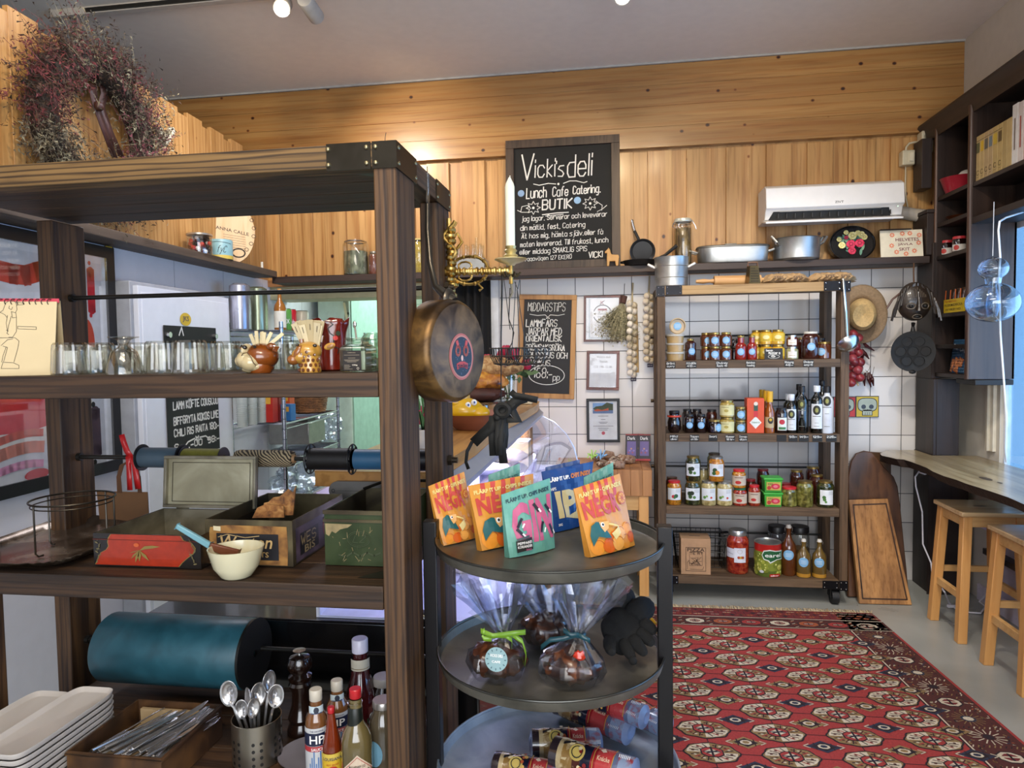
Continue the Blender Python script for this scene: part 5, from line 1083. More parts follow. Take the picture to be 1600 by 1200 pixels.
ob(1231,.026,.21,BG,WP,ol('d3dae0',.08,.6),'small black oil bottle with white cap set back left of its twin',dy=.1);ob(1236.5,.029,.215,BG,WP,ol('d9dde2',.08,.62),'small black oil bottle with white label and white cap in front')
ob(1248,.027,.265,BG,LB,None,'tall black bottle in the row behind',dy=.12);ob(1252.5,.032,.26,BG,LB,ol(None,.1,.75,'3a3a20'),'tall all-black olive oil bottle with small olive emblem')
ob(1276,.033,.262,BG,WP,ol('dde2e8',.1,.62),'tall black olive oil bottle with long white label and white cap');ob(1284,.028,.285,BG,LB,None,'tallest black-capped bottle behind the white one',dy=.13)
ob(1292,.034,.258,WP,LB,ol(None,.1,.82),'white oil bottle with black cap at the right end of the second shelf')
# --- shelf C
OLV=mottled('olives',['3a3a18','6d6a2e','8e8a48'],45,.15,0,.5,2,coat=1.);GRK=mottled('artichoke',['8a7a48','b9a870','d0c08e'],45,.15,0,.5,2,coat=1.);DGR=mottled('greens',['14180c','2d3418','4a4a20'],45,.15,0,.5,2,coat=1.);ORJ=mottled('pepper_orange',['8a4a10','c98424','7a5a1a'],40,.15,0,.4,2,coat=1.);RDJ=mottled('tomato_red',['6a1410','9a2c1c','b0502c'],45,.15,0,.4,2,coat=1.)
grn=[(-.4,.55,.3,'2a3a20'),(-.1,.6,.28,'1f2e18'),(-.3,.3,.25,'3c5a2c'),(.2,.25,.2,'4f7a3a')];whi=[(-.5,.25,.2,'5a8a3a'),(-.2,.35,.15,'8ab060'),(.35,.25,.14,'c04a3a')]
J(1050,2,.036,.14,BRN,M('5a4030',.35,.5),'dark jar with brown lid behind the red-lidded one at the left end',dy=.09)
J(1053.5,2,.041,.135,ORJ,LR,'jar with red lid and vegetable label at the left end of the third shelf',whitelab('dfe3e6',[(-.1,.3,.25,'c0303a'),(.25,.35,.28,'2f5a3a'),(.05,.2,.15,'3f7a3a')]))
J(1082.5,2,.044,.137,DGR,LG,'lower jar of greens with dark leafy label, left stack',whitelab('dfe3e6',grn),group='jars of greens stacked two high');J(1083,2,.042,.14,DGR,LG,'upper jar of greens with dark leafy label, left stack',whitelab('dfe3e6',grn),dz=.1375,group='jars of greens stacked two high')
J(1099,2,.036,.19,GRK,LS,'tall pale jar behind between the two stacks',dy=.12)
J(1107,2,.043,.137,GRK,LS,'left one of the two pale artichoke jars with white labels',whitelab('dfe3e6',whi),group='pale artichoke jars');J(1132,2,.044,.135,GRK,LS,'right one of the two pale artichoke jars with white labels',whitelab('dfe3e6',whi),group='pale artichoke jars')
J(1119.5,2,.043,.138,ORJ,LS,'jar of orange squash balanced on the two artichoke jars',whitelab('dfe3e6',[(-.2,.5,.3,'2c4a28'),(.1,.3,.3,'d08a30'),(-.3,.25,.25,'35602c')]),dz=.1375);J(1116,2,.04,.14,OLV,M('5a4a3a',.35,.5),'jar with grey lid behind the orange squash jar',dy=.1,dz=.14);J(1116,2,.045,.138,OLV,LS,'jar of olives in the back row carrying the grey-lidded jar',dy=.1)
tl=lambda b,f,R,h:(b.rect(f,-R*1.3,h*.15,R*1.3,h*.68,M('c9b8a4',.5),1),b.disc(f,-R*.1,h*.32,R*.42,M('b8302a',.5),2,R*.25),b.line(f,[(-R*.6,h*.58),(R*.6,h*.58)],.003,M('5a3030',.5),2))
J(1154.5,2,.038,.102,ORJ,LR,'upper tomato jar with red lid, on the green-lidded one',tl,dz=.1015);J(1156,2,.038,.10,RDJ,LGR,'lower tomato jar with green lid',tl)
J(1173,2,.032,.13,BRN,M('7a1c22',.35),'dark jar with dark red lid in the back row',dy=.1);J(1178.5,2,.033,.115,RDJ,LR,'small tomato jar with red lid, right of the green-lidded jar',tl);J(1192,2,.036,.185,BRN,M('6a1820',.35),'tall dark jar with dark red lid behind the green tubs',dy=.13)
for k in range(2):
    p=PY(1206,790,4.02);z=JS[2]+k*.082;t=thing('green_tub',['lower bright green square tub','upper bright green square tub'][k],'tub',(p.x,4.03,z),'green tubs stacked two high');G=M('3fa83a',.35)
    b=MB();T=Matrix.Translation((p.x,4.03,z));b.lathe((p.x,4.03,z),[(0,0),(.06,0),(.066,.068),(0,.068)],G,4,rotz(PI/4),1,1);b.put('tub_body',t,smooth=False)
    b=MB();b.cb((p.x,4.03,z+.073),(.104,.1,.012),G);b.put('lid',t,bev=.003)
    f=Fr((p.x-.038,4.03-.049,z+.012));b=MB();b.rect(f,0,0,.076,.046,M('b9a64a',.5),6);b.disc(f,.048,.022,.024,M('c02a3c',.5),7,.016);b.disc(f,.048,.022,.012,M('d8707a',.5),8,.008);b.disc(f,.014,.014,.011,M('b03020',.5),7);b.text(f,'XXG',.006,.03,.028,.01,M('3a2020',.5),8);b.put('label_sticker',t)
J(1227,2,.036,.11,RDJ,M('7a1c22',.35),'jar with dark red lid in the back row behind the olives',dy=.1)
J(1233,2,.041,.108,OLV,LR,'jar of green olives with red lid',neck=.92)
J(1244.5,2,.038,.185,BRN,LG,'tall dark jar with gold lid in the back row, left of the capers',dy=.11);J(1257.5,2,.044,.143,OLV,LG,'biggest jar of olives with gold lid, third from the right end',neck=.85);J(1270,2,.04,.20,BRN,LG,'tallest dark gold-lidded jar in the back row, right side',dy=.14);J(1276,2,.038,.165,BRN,LG,'gold-lidded dark jar in the middle row near the right post',dy=.08)
J(1289.5,2,.045,.145,DGR,LG,'jar with gherkin label and gold lid at the right end',whitelab('e6e9ea',[(-.3,.5,.22,'3f6a2c'),(-.25,.35,.2,'4a7a34'),(-.1,.2,.14,'5a8a3c')],.12,.68,1.0,.008))
# --- shelf D
p=PY(1086,890,4.03);x=p.x;t=thing('carton_box','brown cardboard donation box with slot and printed drawing on the bottom shelf','box',(x,4.05,JS[3]));KB=M('b08a66',.7)
b=MB();b.box(x-.082,3.99,JS[3]+.0005,x+.082,4.12,JS[3]+.205,KB);b.box(x-.03,4.05,JS[3]+.205,x+.03,4.058,JS[3]+.2058,BLK);b.put('carton',t,bev=.003)
f=Fr((x-.082,3.99,JS[3]));b=MB();k=M('3a2a20',.6);b.ring(f,.082,.09,.05,.0016,k,1,.055,4,PI/4,PI/4+2*PI)
b.line(f,rectpts(.027,.02,.137,.155),.0022,k,1,True);b.text(f,'PIZZA',.035,.132,.095,.02,k,2);b.write(f,'TE RT',.05,.115,.07,.012,.0025,k,1)
for q in range(16): random.seed(q);b.line(f,[(.045+random.random()*.07,.1-random.random()*.05),(.05+random.random()*.07,.1-random.random()*.05)],.002,k,1)
b.line(f,[(.035,.03),(.035,.07),(.045,.08),(.05,.06)],.002,k,1);b.line(f,[(.05,.03),(.12,.028),(.125,.045)],.002,k,1);b.put('print',t)
# wire basket
x0,x1=PY(1052,860,4.2).x,PY(1130,860,4.2).x;t=thing('wire_basket','black wire basket behind the cardboard box','basket',((x0+x1)/2,4.2,JS[3]));b=MB();bk=M('141414',.4,.5)
for z,e in((.0,.02),(.045,.015),(.09,.01),(.135,.005),(.18,0)):
    b.tube([(x0+e,4.10+e,JS[3]+.004+z),(x1-e,4.10+e,JS[3]+.004+z),(x1-e,4.32-e,JS[3]+.004+z),(x0+e,4.32-e,JS[3]+.004+z)],.002 if z<.18 else .003,bk,5,True)
for i in range(11):
    xx=x0+(x1-x0)*i/10
    for y in(4.10,4.32): b.tube([(xx,y,JS[3]+.184),(xx*.95+(x0+x1)*.025,y+(.02 if y<4.2 else -.02),JS[3]+.004)],.0015,bk,4)
for i in range(7):
    yy=4.1+.22*i/6
    for xx in(x0,x1): b.tube([(xx,yy,JS[3]+.184),(xx+(.02 if xx==x0 else -.02),yy,JS[3]+.004)],.0015,bk,4)
b.put('basket_body',t);b=MB();b.tube([(x1,4.17,JS[3]+.18),(x1+.035,4.17,JS[3]+.185),(x1+.035,4.25,JS[3]+.185),(x1,4.25,JS[3]+.18)],.003,bk,5);b.put('handle',t)
J(1152.5,3,.062,.245,RDJ,LS,'big glass jar of sun-dried tomatoes with silver lid and white label',lambda b,f,R,h:(b.rect(f,-R*1.2,h*.38,R*.7,h*.6,M('d3d6e2',.5),1),b.rect(f,-R*.3,h*.28,R*.75,h*.62,M('dcdfe9',.5),2),b.ring(f,R*.2,h*.54,.012,.001,GOLD,3),b.disc(f,R*.1,h*.4,.008,M('a8442c',.5),3),b.disc(f,R*.3,h*.4,.008,M('c9a32c',.5),3),b.disc(f,R*.45,h*.4,.008,M('a8442c',.5),3),b.line(f,[(-R*1.0,h*.5),(-R*.4,h*.47)],.002,M('6a6a7a',.5),3)),neck=.8,lidh=.03,dy=.05)
# olive can
p=PY(1200,895,4.04);c=(p.x,4.05,JS[3]);R_=.073;t=thing('olive_can','large tin can of green olives with red top band and green wavy badge','can',c)
b=MB();b.lathe(c,[(0,0),(R_*.98,0),(R_,.004),(R_,.035,M('5a6a2a',.3)),(R_,.14,M('7d8a34',.3)),(R_,.182,M('b5231f',.3)),(R_*1.02,.186,LS),(R_*.95,.188,LS),(R_*.93,.181,LS),(0,.181,LS)],M('5a6a2a',.3),40);b.put('can_body',t)
f=Cyl(c,R_,lab_ang(c));b=MB();random.seed(14)
for k in range(34):
    xx=random.uniform(-.1,.1);yy=random.uniform(.012,.125);rr=random.uniform(.010,.017)
    if xx>.0: rr*=1.35
    cc=random.choice(['8f9a38','a3ab44','6f7a2a','b5b455']);b.disc(f,xx,yy,rr,M(cc,.3),1+k%4,rr*.85,n=12);b.disc(f,xx-rr*.3,yy+rr*.3,rr*.3,M('d0d27a',.3),6+k%3,n=8)
P=[(-.02,.15),(-.03,.125),(-.02,.10),(.005,.092),(.012,.08),(.03,.09),(.05,.1),(.085,.1),(.085,.15),(.04,.152),(.01,.158)]
b.poly(f,P,M('dfe6dc',.4),10);b.poly(f,[(x*.93+.002,(y-.125)*.82+.125) for x,y in P],M('1d5a34',.4),11);b.text(f,'earel',-.013,.115,.082,.022,M('eef2ea',.4),12)
b.rect(f,.01,.004,.07,.02,M('b5231f',.4),10);b.text(f,'oliver',.015,.007,.045,.009,WHT,11);b.disc(f,-.03,.03,.012,M('c9ccd2',.4),10,.008);b.put('label_sticker',t)
def swing(px,r,h,body,label,dy=0,wire=True,liq=None):
    p=PY(px,895,4.02+dy);c=(p.x,4.02+dy,JS[3]);t=thing('swing_top_bottle',label,'bottle',c);b=MB()
    b.lathe(c,[(0,0),(r*.95,0),(r,.006),(r,h*.5),(r*.9,h*.6),(r*.45,h*.72),(r*.3,h*.8),(r*.3,h*.9),(r*.36,h*.9),(r*.36,h*.93),(0,h*.93)],body,28);b.put('bottle',t)
    if liq: b=MB();b.lathe(c,[(r*1.003,.004),(r*1.003,h*.11)],liq,28);b.put('sediment',t)
    b=MB();b.lathe((c[0],c[1],c[2]+h*.93),[(r*.34,0),(r*.36,h*.03),(r*.25,h*.07),(0,h*.07)],M('d3cfc6',.3),16);
    b.tube([(c[0]-r*.45,c[1],c[2]+h*.86),(c[0]-r*.5,c[1],c[2]+h*.93),(c[0]-r*.2,c[1],c[2]+h*.99),(c[0]+r*.2,c[1],c[2]+h*.99),(c[0]+r*.5,c[1],c[2]+h*.93),(c[0]+r*.45,c[1],c[2]+h*.86)],.0015,STEEL,5);b.put('stopper',t)
    b=MB();f=Cyl(c,r,lab_ang(c));b.disc(f,0,h*.42,r*.7,STK,1);[b.line(f,[(-r*.4,h*.42+k*.008),(r*.4,h*.42+k*.008)],.002,STKW,2) for k in(-1,0,1)];b.put('label_sticker',t)
swing(1232,.041,.285,M('5a2f12',.08,coat=1,var=.2),'tall brown swing-top bottle with blue sticker on the bottom shelf',.03)
BT=M('6a5428',.08,coat=1,var=.2);SD=M('b5842e',.2,coat=1)
swing(1255.5,.038,.212,BT,'shorter amber swing-top bottle, left one of the pair on the bottom shelf',0,liq=SD);swing(1280,.038,.212,BT,'shorter amber swing-top bottle, right one of the pair on the bottom shelf',0,liq=SD)
J(1214,3,.055,.235,M('5a5a60',.1,coat=1),LB,'large glass jar with black lid behind the olive can',dy=.2,glassy=GL1,neck=.95,lidh=.035);J(1249,3,.055,.235,mottled('nuts',['5a3a20','a9814e'],30,.5,0,.4),LB,'large glass jar with black lid behind the swing-top bottles',dy=.2,glassy=GL1,fill=.5,neck=.95,lidh=.035)
# --- on top of the jar rack
c=PY(1049,440,4.08);t=thing('stock_pot','tall aluminium saucepan with two side handles on the jar rack corner','pot',(c.x,4.08,JT))
b=MB();b.lathe((c.x,4.08,JT+.001),[(0,0),(.088,0),(.093,.006),(.093,.05),(.095,.052),(.093,.054),(.093,.115),(.096,.118),(.096,.165),(.098,.17),(.093,.168),(.088,.02),(0,.012)],ALU,40);b.put('pot_body',t)
for s in(-1,1):
    b=MB();T=Matrix.Translation((c.x+s*.112,4.08,JT+.125))@Matrix.Rotation(s*-.5,4,'Y');b.cb((0,0,0),(.05,.03,.014),M('d0cec8',.4,.3),T);b.put('handle',t,bev=.004)
# rolling pin
A=PY(1086,437,4.05);B_=PY(1190,436,4.10);t=thing('rolling_pin','wooden rolling pin lying on top of the jar rack','rolling pin',(A.x+.2,4.06,JT));wd_=wood('pin','b98a55','dbb07a','x',8,.5,0,.15,.05)
z=JT+.029;b=MB();a1=Vector((A.x+.105,4.06,z));a2=Vector((A.x+.36,4.07,z));b.cyl(a1,a2,.029,wd_,28);b.put('roller',t)
for s,q0 in((-1,a1),(1,a2)): b=MB();d=(a2-a1).normalized()*s;b.tube([q0,q0+d*.012,q0+d*.02,q0+d*.06,q0+d*.1],.012,wd_,14,rs=[.012,.013,.009,.014,.009]);b.put('handle',t)
# grater
c=PY(1176,430,4.0);t=thing('box_grater','small four-sided metal grater standing on the jar rack','grater',(c.x,4.0,JT));b=MB();gm=M('7a6a4a',.35,.9);h=.098
b.lathe((c.x,4.0,JT+.001),[(.045,0),(.033,h)],gm,4,rotz(PI/4+.2));
for k in range(28): a=.2;f=Fr((c.x,4.0,JT),(math.cos(.2),math.sin(.2),0),(0,.0,1));q=f.o+f.u*(-.02+.009*(k%5))+f.v*(.014+.014*(k//5))+f.n*(.0335-.0082*(.014+.014*(k//5))/h);b.disc(Fr(q,f.u,f.v),0,0,.003,BLK,3,n=6)
b.put('grater_body',t,smooth=False);b=MB();b.tube([(c.x-.026,4.0,JT+h),(c.x-.024,4.0,JT+h+.022),(c.x+.024,4.0,JT+h+.022),(c.x+.026,4.0,JT+h)],.005,M('6a4a34',.5),8);b.put('handle',t)
# SPIS paper bags
for i,(x0,x1,h,lb) in enumerate(((1191,1264,.05,'crumpled brown SPIS paper bag, left one on the jar rack'),(1263,1337,.048,'crumpled brown SPIS paper bag, right one on the jar rack end'))):
    A,B_=PY(x0,440,4.05),PY(x1,440,4.05);L=B_.x-A.x;t=thing('paper_bag',lb,'paper bag',((A.x+B_.x)/2,4.08,JT),'paper bags on the jar rack');random.seed(40+i)
    n,m_=28,14;vs=[];pk=M('a98a62',.75,var=.08)
    for j in range(m_):
        a=2*PI*j/m_
        for k in range(n+1):
            tt=k/n;e=min(1,.45+1.2*min(tt,1-tt)*3);r=1+.10*math.sin(k*1.9+j*2.3+i)+.08*math.sin(k*.8-j*1.7)
            vs.append((A.x+L*tt+.008*math.sin(j*3),4.08+.075*math.cos(a)*r*e,JT+.002+max(0,(h/2+.004)*(1+math.sin(a)*r)*e)))
    b=MB();b.add(vs,[(j*(n+1)+k,j*(n+1)+k+1,((j+1)%m_)*(n+1)+k+1,((j+1)%m_)*(n+1)+k) for j in range(m_) for k in range(n)],pk)
    b.put('bag_body',t,ang=25)
    f=Fr((A.x+.02,3.987,JT+.022),(1,0,0),(0,.12,1));b=MB();ink=M('5a4430',.7)
    b.text(f,'SPIS',.03+.02*i,.002,.05,.016,ink,4,bo=.03);b.text(f,'SPIS',.13,.0,.05,.016,ink,4,bo=.03);b.text(f,'deli',.04,-.012,.03,.007,ink,4);b.text(f,'deli',.14,-.014,.03,.007,ink,4);b.put('print',t)
# ladle on the right post
c0,c1=PY(1318,440,3.93),PY(1325,537,3.93);t=thing('soup_ladle','steel soup ladle hanging from the jar rack\'s right front corner','ladle',c0)
b=MB();b.tube([c0+Vector((0,.03,.012)),c0+Vector((0,.0,.012)),c0,c0.lerp(c1,.5),c1+Vector((-.004,0,.02))],.006,STEEL,8,rs=[.005,.005,.007,.007,.006]);b.put('handle',t)
T=Matrix.Rotation(-.75,4,'X')@Matrix.Rotation(-.25,4,'Y');b=MB();b.lathe(c1+Vector((-.006,-.02,.0)),[(0,-.035),(.03,-.028),(.052,-.006),(.058,.004),(.06,.004),(.054,-.008),(.031,-.031),(0,-.038)],STEEL,32,T);b.put('bowl',t)
# ---- cutting boards ----
def board(pts,th,m,label,groove=False,zb=0):
    pass
bd=thing('cutting_board','rectangular walnut cutting board with juice groove leaning by the jar rack','cutting board',(1.47,4.0,0))
A,B_=PZ(1340,941,0),PZ(1417,939,0);A=Vector((A.x,3.99,.003));Bv=Vector((B_.x,4.0,.003))
TLp=PY(1326,781,4.12);TRp=PY(1388,779,4.12)
f=Fr(A,Bv-A,((TLp-A)+(TRp-Bv))/2);W_=(Bv-A).length
def loc_(p): q=p-f.o;return (q.dot(f.u),q.dot(f.v))
q=[(0,0),(W_,0),loc_(TRp),loc_(TLp)]
wal=wood('walnut','7a5230','c08c54','z',14,.4,0,.25,.1,.04)
b=MB();b.prism(f,q,.03,wal,0);b.put('board_body',bd,bev=.004)
b=MB();cx=sum(x for x,_ in q)/4;cy=sum(y for _,y in q)/4;g=[(cx+(x-cx)*.84,cy+(y-cy)*.9) for x,y in q];b.line(f,g,.008,M('3a2212',.5),1,True);b.rect(f,.012,.08,.018,.13,M('24140b',.5),1);b.put('groove',bd)
bd=thing('cutting_board','large dark rounded plank board leaning behind the rectangular one','cutting board',(1.45,4.2,0))
P=[(1325,780),(1325,745),(1330,720),(1338,708),(1350,704),(1362,706),(1372,716),(1382,730),(1397,745),(1403,760),(1407,790),(1412,840),(1417,890),(1420,926),(1412,931),(1325,933)]
f=Fr((1.2,4.08,.003),(1,0,0),(0,.24,1));pl=[]
for x,y in P:
    r=ray(x,y);o=Vector((0,0,H));t=(f.o-o).dot(f.n)/r.dot(f.n);q=o+r*t-f.o;pl.append((q.dot(f.u),max(0,q.dot(f.v))))
b=MB();b.prism(f,pl,.035,wood('dark_plank','2e1c12','6f4626','z',4,.35,0,.35,.2,.12),0);b.put('board_body',bd,bev=.006)
b=MB();b.prism(Fr((1.4,4.33,.003),(1,0,0),(0,.10,1)),[(0,0),(.22,0),(.24,.78),(.1,.79),(.0,.7)],.022,wood('thin_plank','3a281a','5c4028','z',5,.4,0,.35,.2));o=b.put('cutting_board',bev=.003);tag(o,'third thin brown board just visible behind the dark rounded plank','cutting board')
# ================= bookcase on the right wall =================
BX=1.80;by0=2.9;bk_=thing('bookcase','dark stained bookcase with moulded top on the right wall around the window','bookcase',(1.9,3.9,0))
z_ledge=2.655;zm=2.05;ydiv=PX(1516,450,BX).y;yl=PX(1462,450,BX).y
Bm=.022
b=MB();b.box(BX,1.2,z_ledge-.02,XR-.002,W-.03,z_ledge,DARKY)
# moulding profile along y
prof=[(BX-.03,z_ledge+.045),(BX-.035,z_ledge+.03),(BX-.015,z_ledge+.005),(BX-.008,z_ledge-.02),(BX,z_ledge-.06),(BX+.01,z_ledge-.06),(BX+.01,z_ledge+.045)]
y0_,y1_=1.2,W-.035;n=len(prof);b.add([(x,y0_,z) for x,z in prof]+[(x,y1_,z) for x,z in prof],[tuple(range(n)),tuple(range(2*n-1,n-1,-1))]+[(i,i+n,(i+1)%n+n,(i+1)%n) for i in range(n)],DARKY)
b.box(BX+.01,1.2,z_ledge,XR-.002,y1_,z_ledge+.045,DARKY);b.put('cornice',bk_)
b=MB();b.box(BX,ydiv,1.245,XR-.002,ydiv+.028,z_ledge-.02,wood('divider_wood','241813','4a382e','z',7,.38,0,.35,.15,coat=.3));b.cyl((BX,ydiv+.014,1.245),(BX,ydiv+.014,z_ledge-.02),.014,wood('mould_wood','3a261c','5f4436','z',7,.35,0,.3,.1),14);b.put('side_panel',bk_,bev=.002)
b=MB();b.box(BX,yl,1.235,XR-.002,yl+.022,z_ledge-.02,DARK);b.cyl((BX,yl+.011,.81),(BX,yl+.011,z_ledge-.02),.010,wood('mould_wood','3a261c','5f4436','z',7,.35,0,.3,.1),14);b.put('side_panel',bk_,bev=.002)
b=MB();b.box(XR-.012,ydiv,1.245,XR-.002,W-.03,z_ledge-.02,DARK);b.put('back_panel',bk_)
def shel(z,y0,y1,nm='shelf_board'):
    b=MB();b.box(BX+.002,y0,z-.022,XR-.012,y1,z,DARKY);b.put(nm,bk_,bev=.002)
zs=[PX(1490,y,BX+.05).z for y in(303,345,397,450,489,538,583)]
for z in (zs[0],zs[1],zs[2],zs[4],zs[5],zs[6]): shel(z,ydiv+.028,yl)
zb=PX(1521,284.5,BX).z;shel(zb,1.2,ydiv);
b=MB();b.box(BX+.002,1.2,2.035,XR-.002,ydiv,2.068,DARKY);b.put('window_head_shelf',bk_,bev=.002)
b=MB();b.box(XR-.012,1.2,2.068,XR-.003,ydiv,z_ledge,DARK);b.put('back_panel',bk_)
# column in the corner, cabinet under the bar
b=MB();xr_=PY(1499,650,4.2).x;b.box(1.782,4.2,.8,1.80,W-.02,1.232,DARK);b.box(1.80,4.2,.8,xr_,4.23,1.232,DARK);b.box(1.775,4.2,.0,1.795,W-.02,.80,DARK);b.box(1.795,4.2,.0,1.955,4.23,.754,DARK);b.box(1.782,4.232,1.232,1.80,W-.02,2,DARK);o=b.put('corner_panel',bev=.002);tag(o,'tall dark plank boxing standing in the corner under the bookcase','panel')
b=MB();q=PY(1450,240,4.3);b.box(1.745,4.30,2.32,1.80,W-.035,2.60,DARK);o=b.put('wall_block',bev=.002);tag(o,'dark upright board behind the cream socket at the bookcase top corner','panel')
b=MB();b.box(1.757,W-.2,1.935,1.792,W-.01,2.17,DARK);b.box(1.752,W-.21,2.17,1.80,W-.01,2.19,DARK);o=b.put('shelf_bracket',bev=.002);tag(o,'dark side bracket closing the right end of the pot shelf','bracket')
b=MB();q=PX(1560,597,1.97);b.box(1.83,ydiv,1.215,XR-.002,ydiv+.2,1.243,M('16130f',.5));o=b.put('heater_box',bev=.003);tag(o,'flat black box under the bookcase divider','box')
# books
random.seed(9);yb=ydiv-.004
bc=[('b39a68','5d5c3a'),('b39a68','c9a52c'),('ad946a','5b5a50'),('ad946a','6d7a80'),('b09760','c2a43a'),('b09760','5c4a2c'),('a78f5c',None),('b39a66',None),('d6d2ca',None),('cfc4bc',None),('c9a99c',None),('8f8a80',None),('6d6a70',None),('5a2040','b8402c'),('a9a49c',None),('3d4a6a',None),('b5b0a4',None),('70302c',None),('c0b090',None),('40506a',None),('9a8a6a',None)]
for i,(c,st_) in enumerate(bc):
    th=[.042,.038,.042,.04,.046,.042,.04,.042,.05,.045,.028,.04,.03,.055][i] if i<14 else random.uniform(.03,.05)
    th*=.92;h=.225 if i<8 else random.uniform(.25,.30);y1=yb;y0=yb-th;yb-=th+.0015
    lb=['Tan book with green-yellow spine patch, first from the divider','Tan book with yellow spine patch, second from the divider','Tan book with grey-green spine patch, third from the divider','Tan book with blue-grey spine patch, fourth from the divider','Tan book with yellow label, fifth from the divider','Tan book with dark brown patch, sixth from the divider','Plain ochre book after the patched tan ones','Plain pale ochre book before the white one','White-spined taller book right after the ochre row','Off-white book beside the white-spined one','Pinkish slim book right of the off-white one','Grey book next to the pinkish slim one','Thin grey-violet book left of the purple one','Purple book with orange foot at the picture edge'][i] if i<14 else '%s book further along the upper bookcase above the window'%['grey','blue','pale','maroon','sand','slate','khaki'][i-14]
    t=thing('book',lb[0].lower()+lb[1:],'book',(BX+.02,(y0+y1)/2,zb),'books in the upper bookcase');x0=BX+.015
    b=MB();b.box(x0,y0,zb+.001,x0+.145,y1,zb+h,M(c,.6));f=Fr((x0,y1,zb+.001),(0,-1,0),(0,0,1))
    if st_: b.rect(f,.004,h*.62,th-.004,h*.84,M(st_,.5),1);b.line(f,[(0,h*.88),(th,h*.88)],.003,M('5a4a2c',.6),1);b.ring(f,th/2,h*.18,.011,.003,M('4a3c28',.6),1,a0=.6,a1=5.7);b.line(f,[(th*.3,h*.08),(th*.7,h*.08)],.002,M('4a3c28',.6),1)
    elif i>=8: b.line(f,[(th*.5,h*.25),(th*.5,h*.75)],th*.22,M(['7a6a5c','a0402c','5a5a5a','c9b040'][i%4],.6),1)
    b.put('cover',t,bev=.002);b=MB();b.box(x0+.004,y0+.003,zb+h+.0002,x0+.14,y1-.003,zb+h+.001,M('cfc4a6',.8));b.put('pages',t)
b=MB();b.box(BX+.04,2.6,2.0695,XR-.02,PX(1575,300,BX).y-.06,2.0695+.12,M('b3aa98',.6));o=b.put('storage_box',bev=.004);tag(o,'beige storage box lying above the window in the bookcase','box')
# red dish, copper bowl, jam jars
c=Vector((1.895,PX(1497,290,1.88).y,zs[0]+.001));t=thing('baking_dish','red ceramic baking dish in the corner compartment of the bookcase','dish',c);b=MB();b.lathe(c,[(0,0),(.07,0),(.10,.085),(.104,.088),(.096,.085),(.065,.01),(0,.01)],M('9c1f2e',.3,coat=.5),32,sy=1.0,sx=1.0);b.put('dish_body',t);b=MB();b.ball(c+Vector((.02,-.03,.09)),(.05,.04,.035),M('b9b2ac',.5),16);b.put('white_cloth',t)
c=Vector((1.91,PX(1500,343,1.9).y,zs[1]+.001));b=MB();b.lathe(c,[(0,0),(.05,0),(.075,.03),(.078,.03),(.05,.005),(0,.005)],M('a8623a',.3,.9),28);o=b.put('copper_bowl');tag(o,'small copper bowl on the shelf below the red dish','bowl')
for i,px in enumerate((1479,1503)):
    p=PX(px,390,1.86);jar('jam_jar',['dark jam jar with red lid in the bookcase corner, the left one','dark jam jar with red lid in the bookcase corner, next to the divider'][i],'jar',(1.86,p.y if i==0 else p.y+.03,zs[2]+.001),.034,.088,DRK,M('b8343a',.35),lambda b,f,R,h:(b.rect(f,-R*1.1,h*.1,R*1.1,h*.5,M('c9c4bc',.5),1),b.disc(f,-R*.4,h*.3,R*.4,M('b83a34',.5),2)),neck=.95,lidh=.015,group='jam jars in the bookcase')
# beer carton
A,B_=PX(1476,489,1.835),PX(1507,489,1.835);t=thing('bottle_carton','yellow and orange bottle carrier carton in the bookcase','carton',(1.86,(A.y+B_.y)/2,zs[4]));b=MB()
f=Fr((1.83,A.y,zs[4]+.001),(0,B_.y-A.y,0),(0,0,1));w=A.y-B_.y;h=.125;YE=M('cfb021',.45)
b.box(1.83,B_.y,zs[4]+.001,1.93,A.y,zs[4]+.075,YE);b.put('carton_body',t);b=MB();b.text(f,'PILGRIMSDRICKA',.01,.035,w-.02,.014,M('3a3020',.5),1);b.text(f,'AV VIKBY NO',.02,.012,w-.05,.012,M('3a3020',.5),1);b.write(f,'Mariestad',.01,.058,w*.6,.012,.002,M('b5481f',.5),1)
b.put('print',t);b=MB()
for k in range(4): y=A.y-w*(k+.5)/4;b.lathe((1.875,y,zs[4]+.076),[(0,-.07),(.022,-.07),(.022,.0),(.012,.03),(.011,.05),(.013,.05),(.013,.058),(0,.058)],M('3a2010',.1,coat=1),12);b.poly(Fr((1.832,y,zs[4]+.076),(0,-1,0),(0,0,1)),[(-.02,0),(-.006,0),(.0,.05),(-.012,.05)],M('c9642c',.5),1)
b.put('bottles',t)
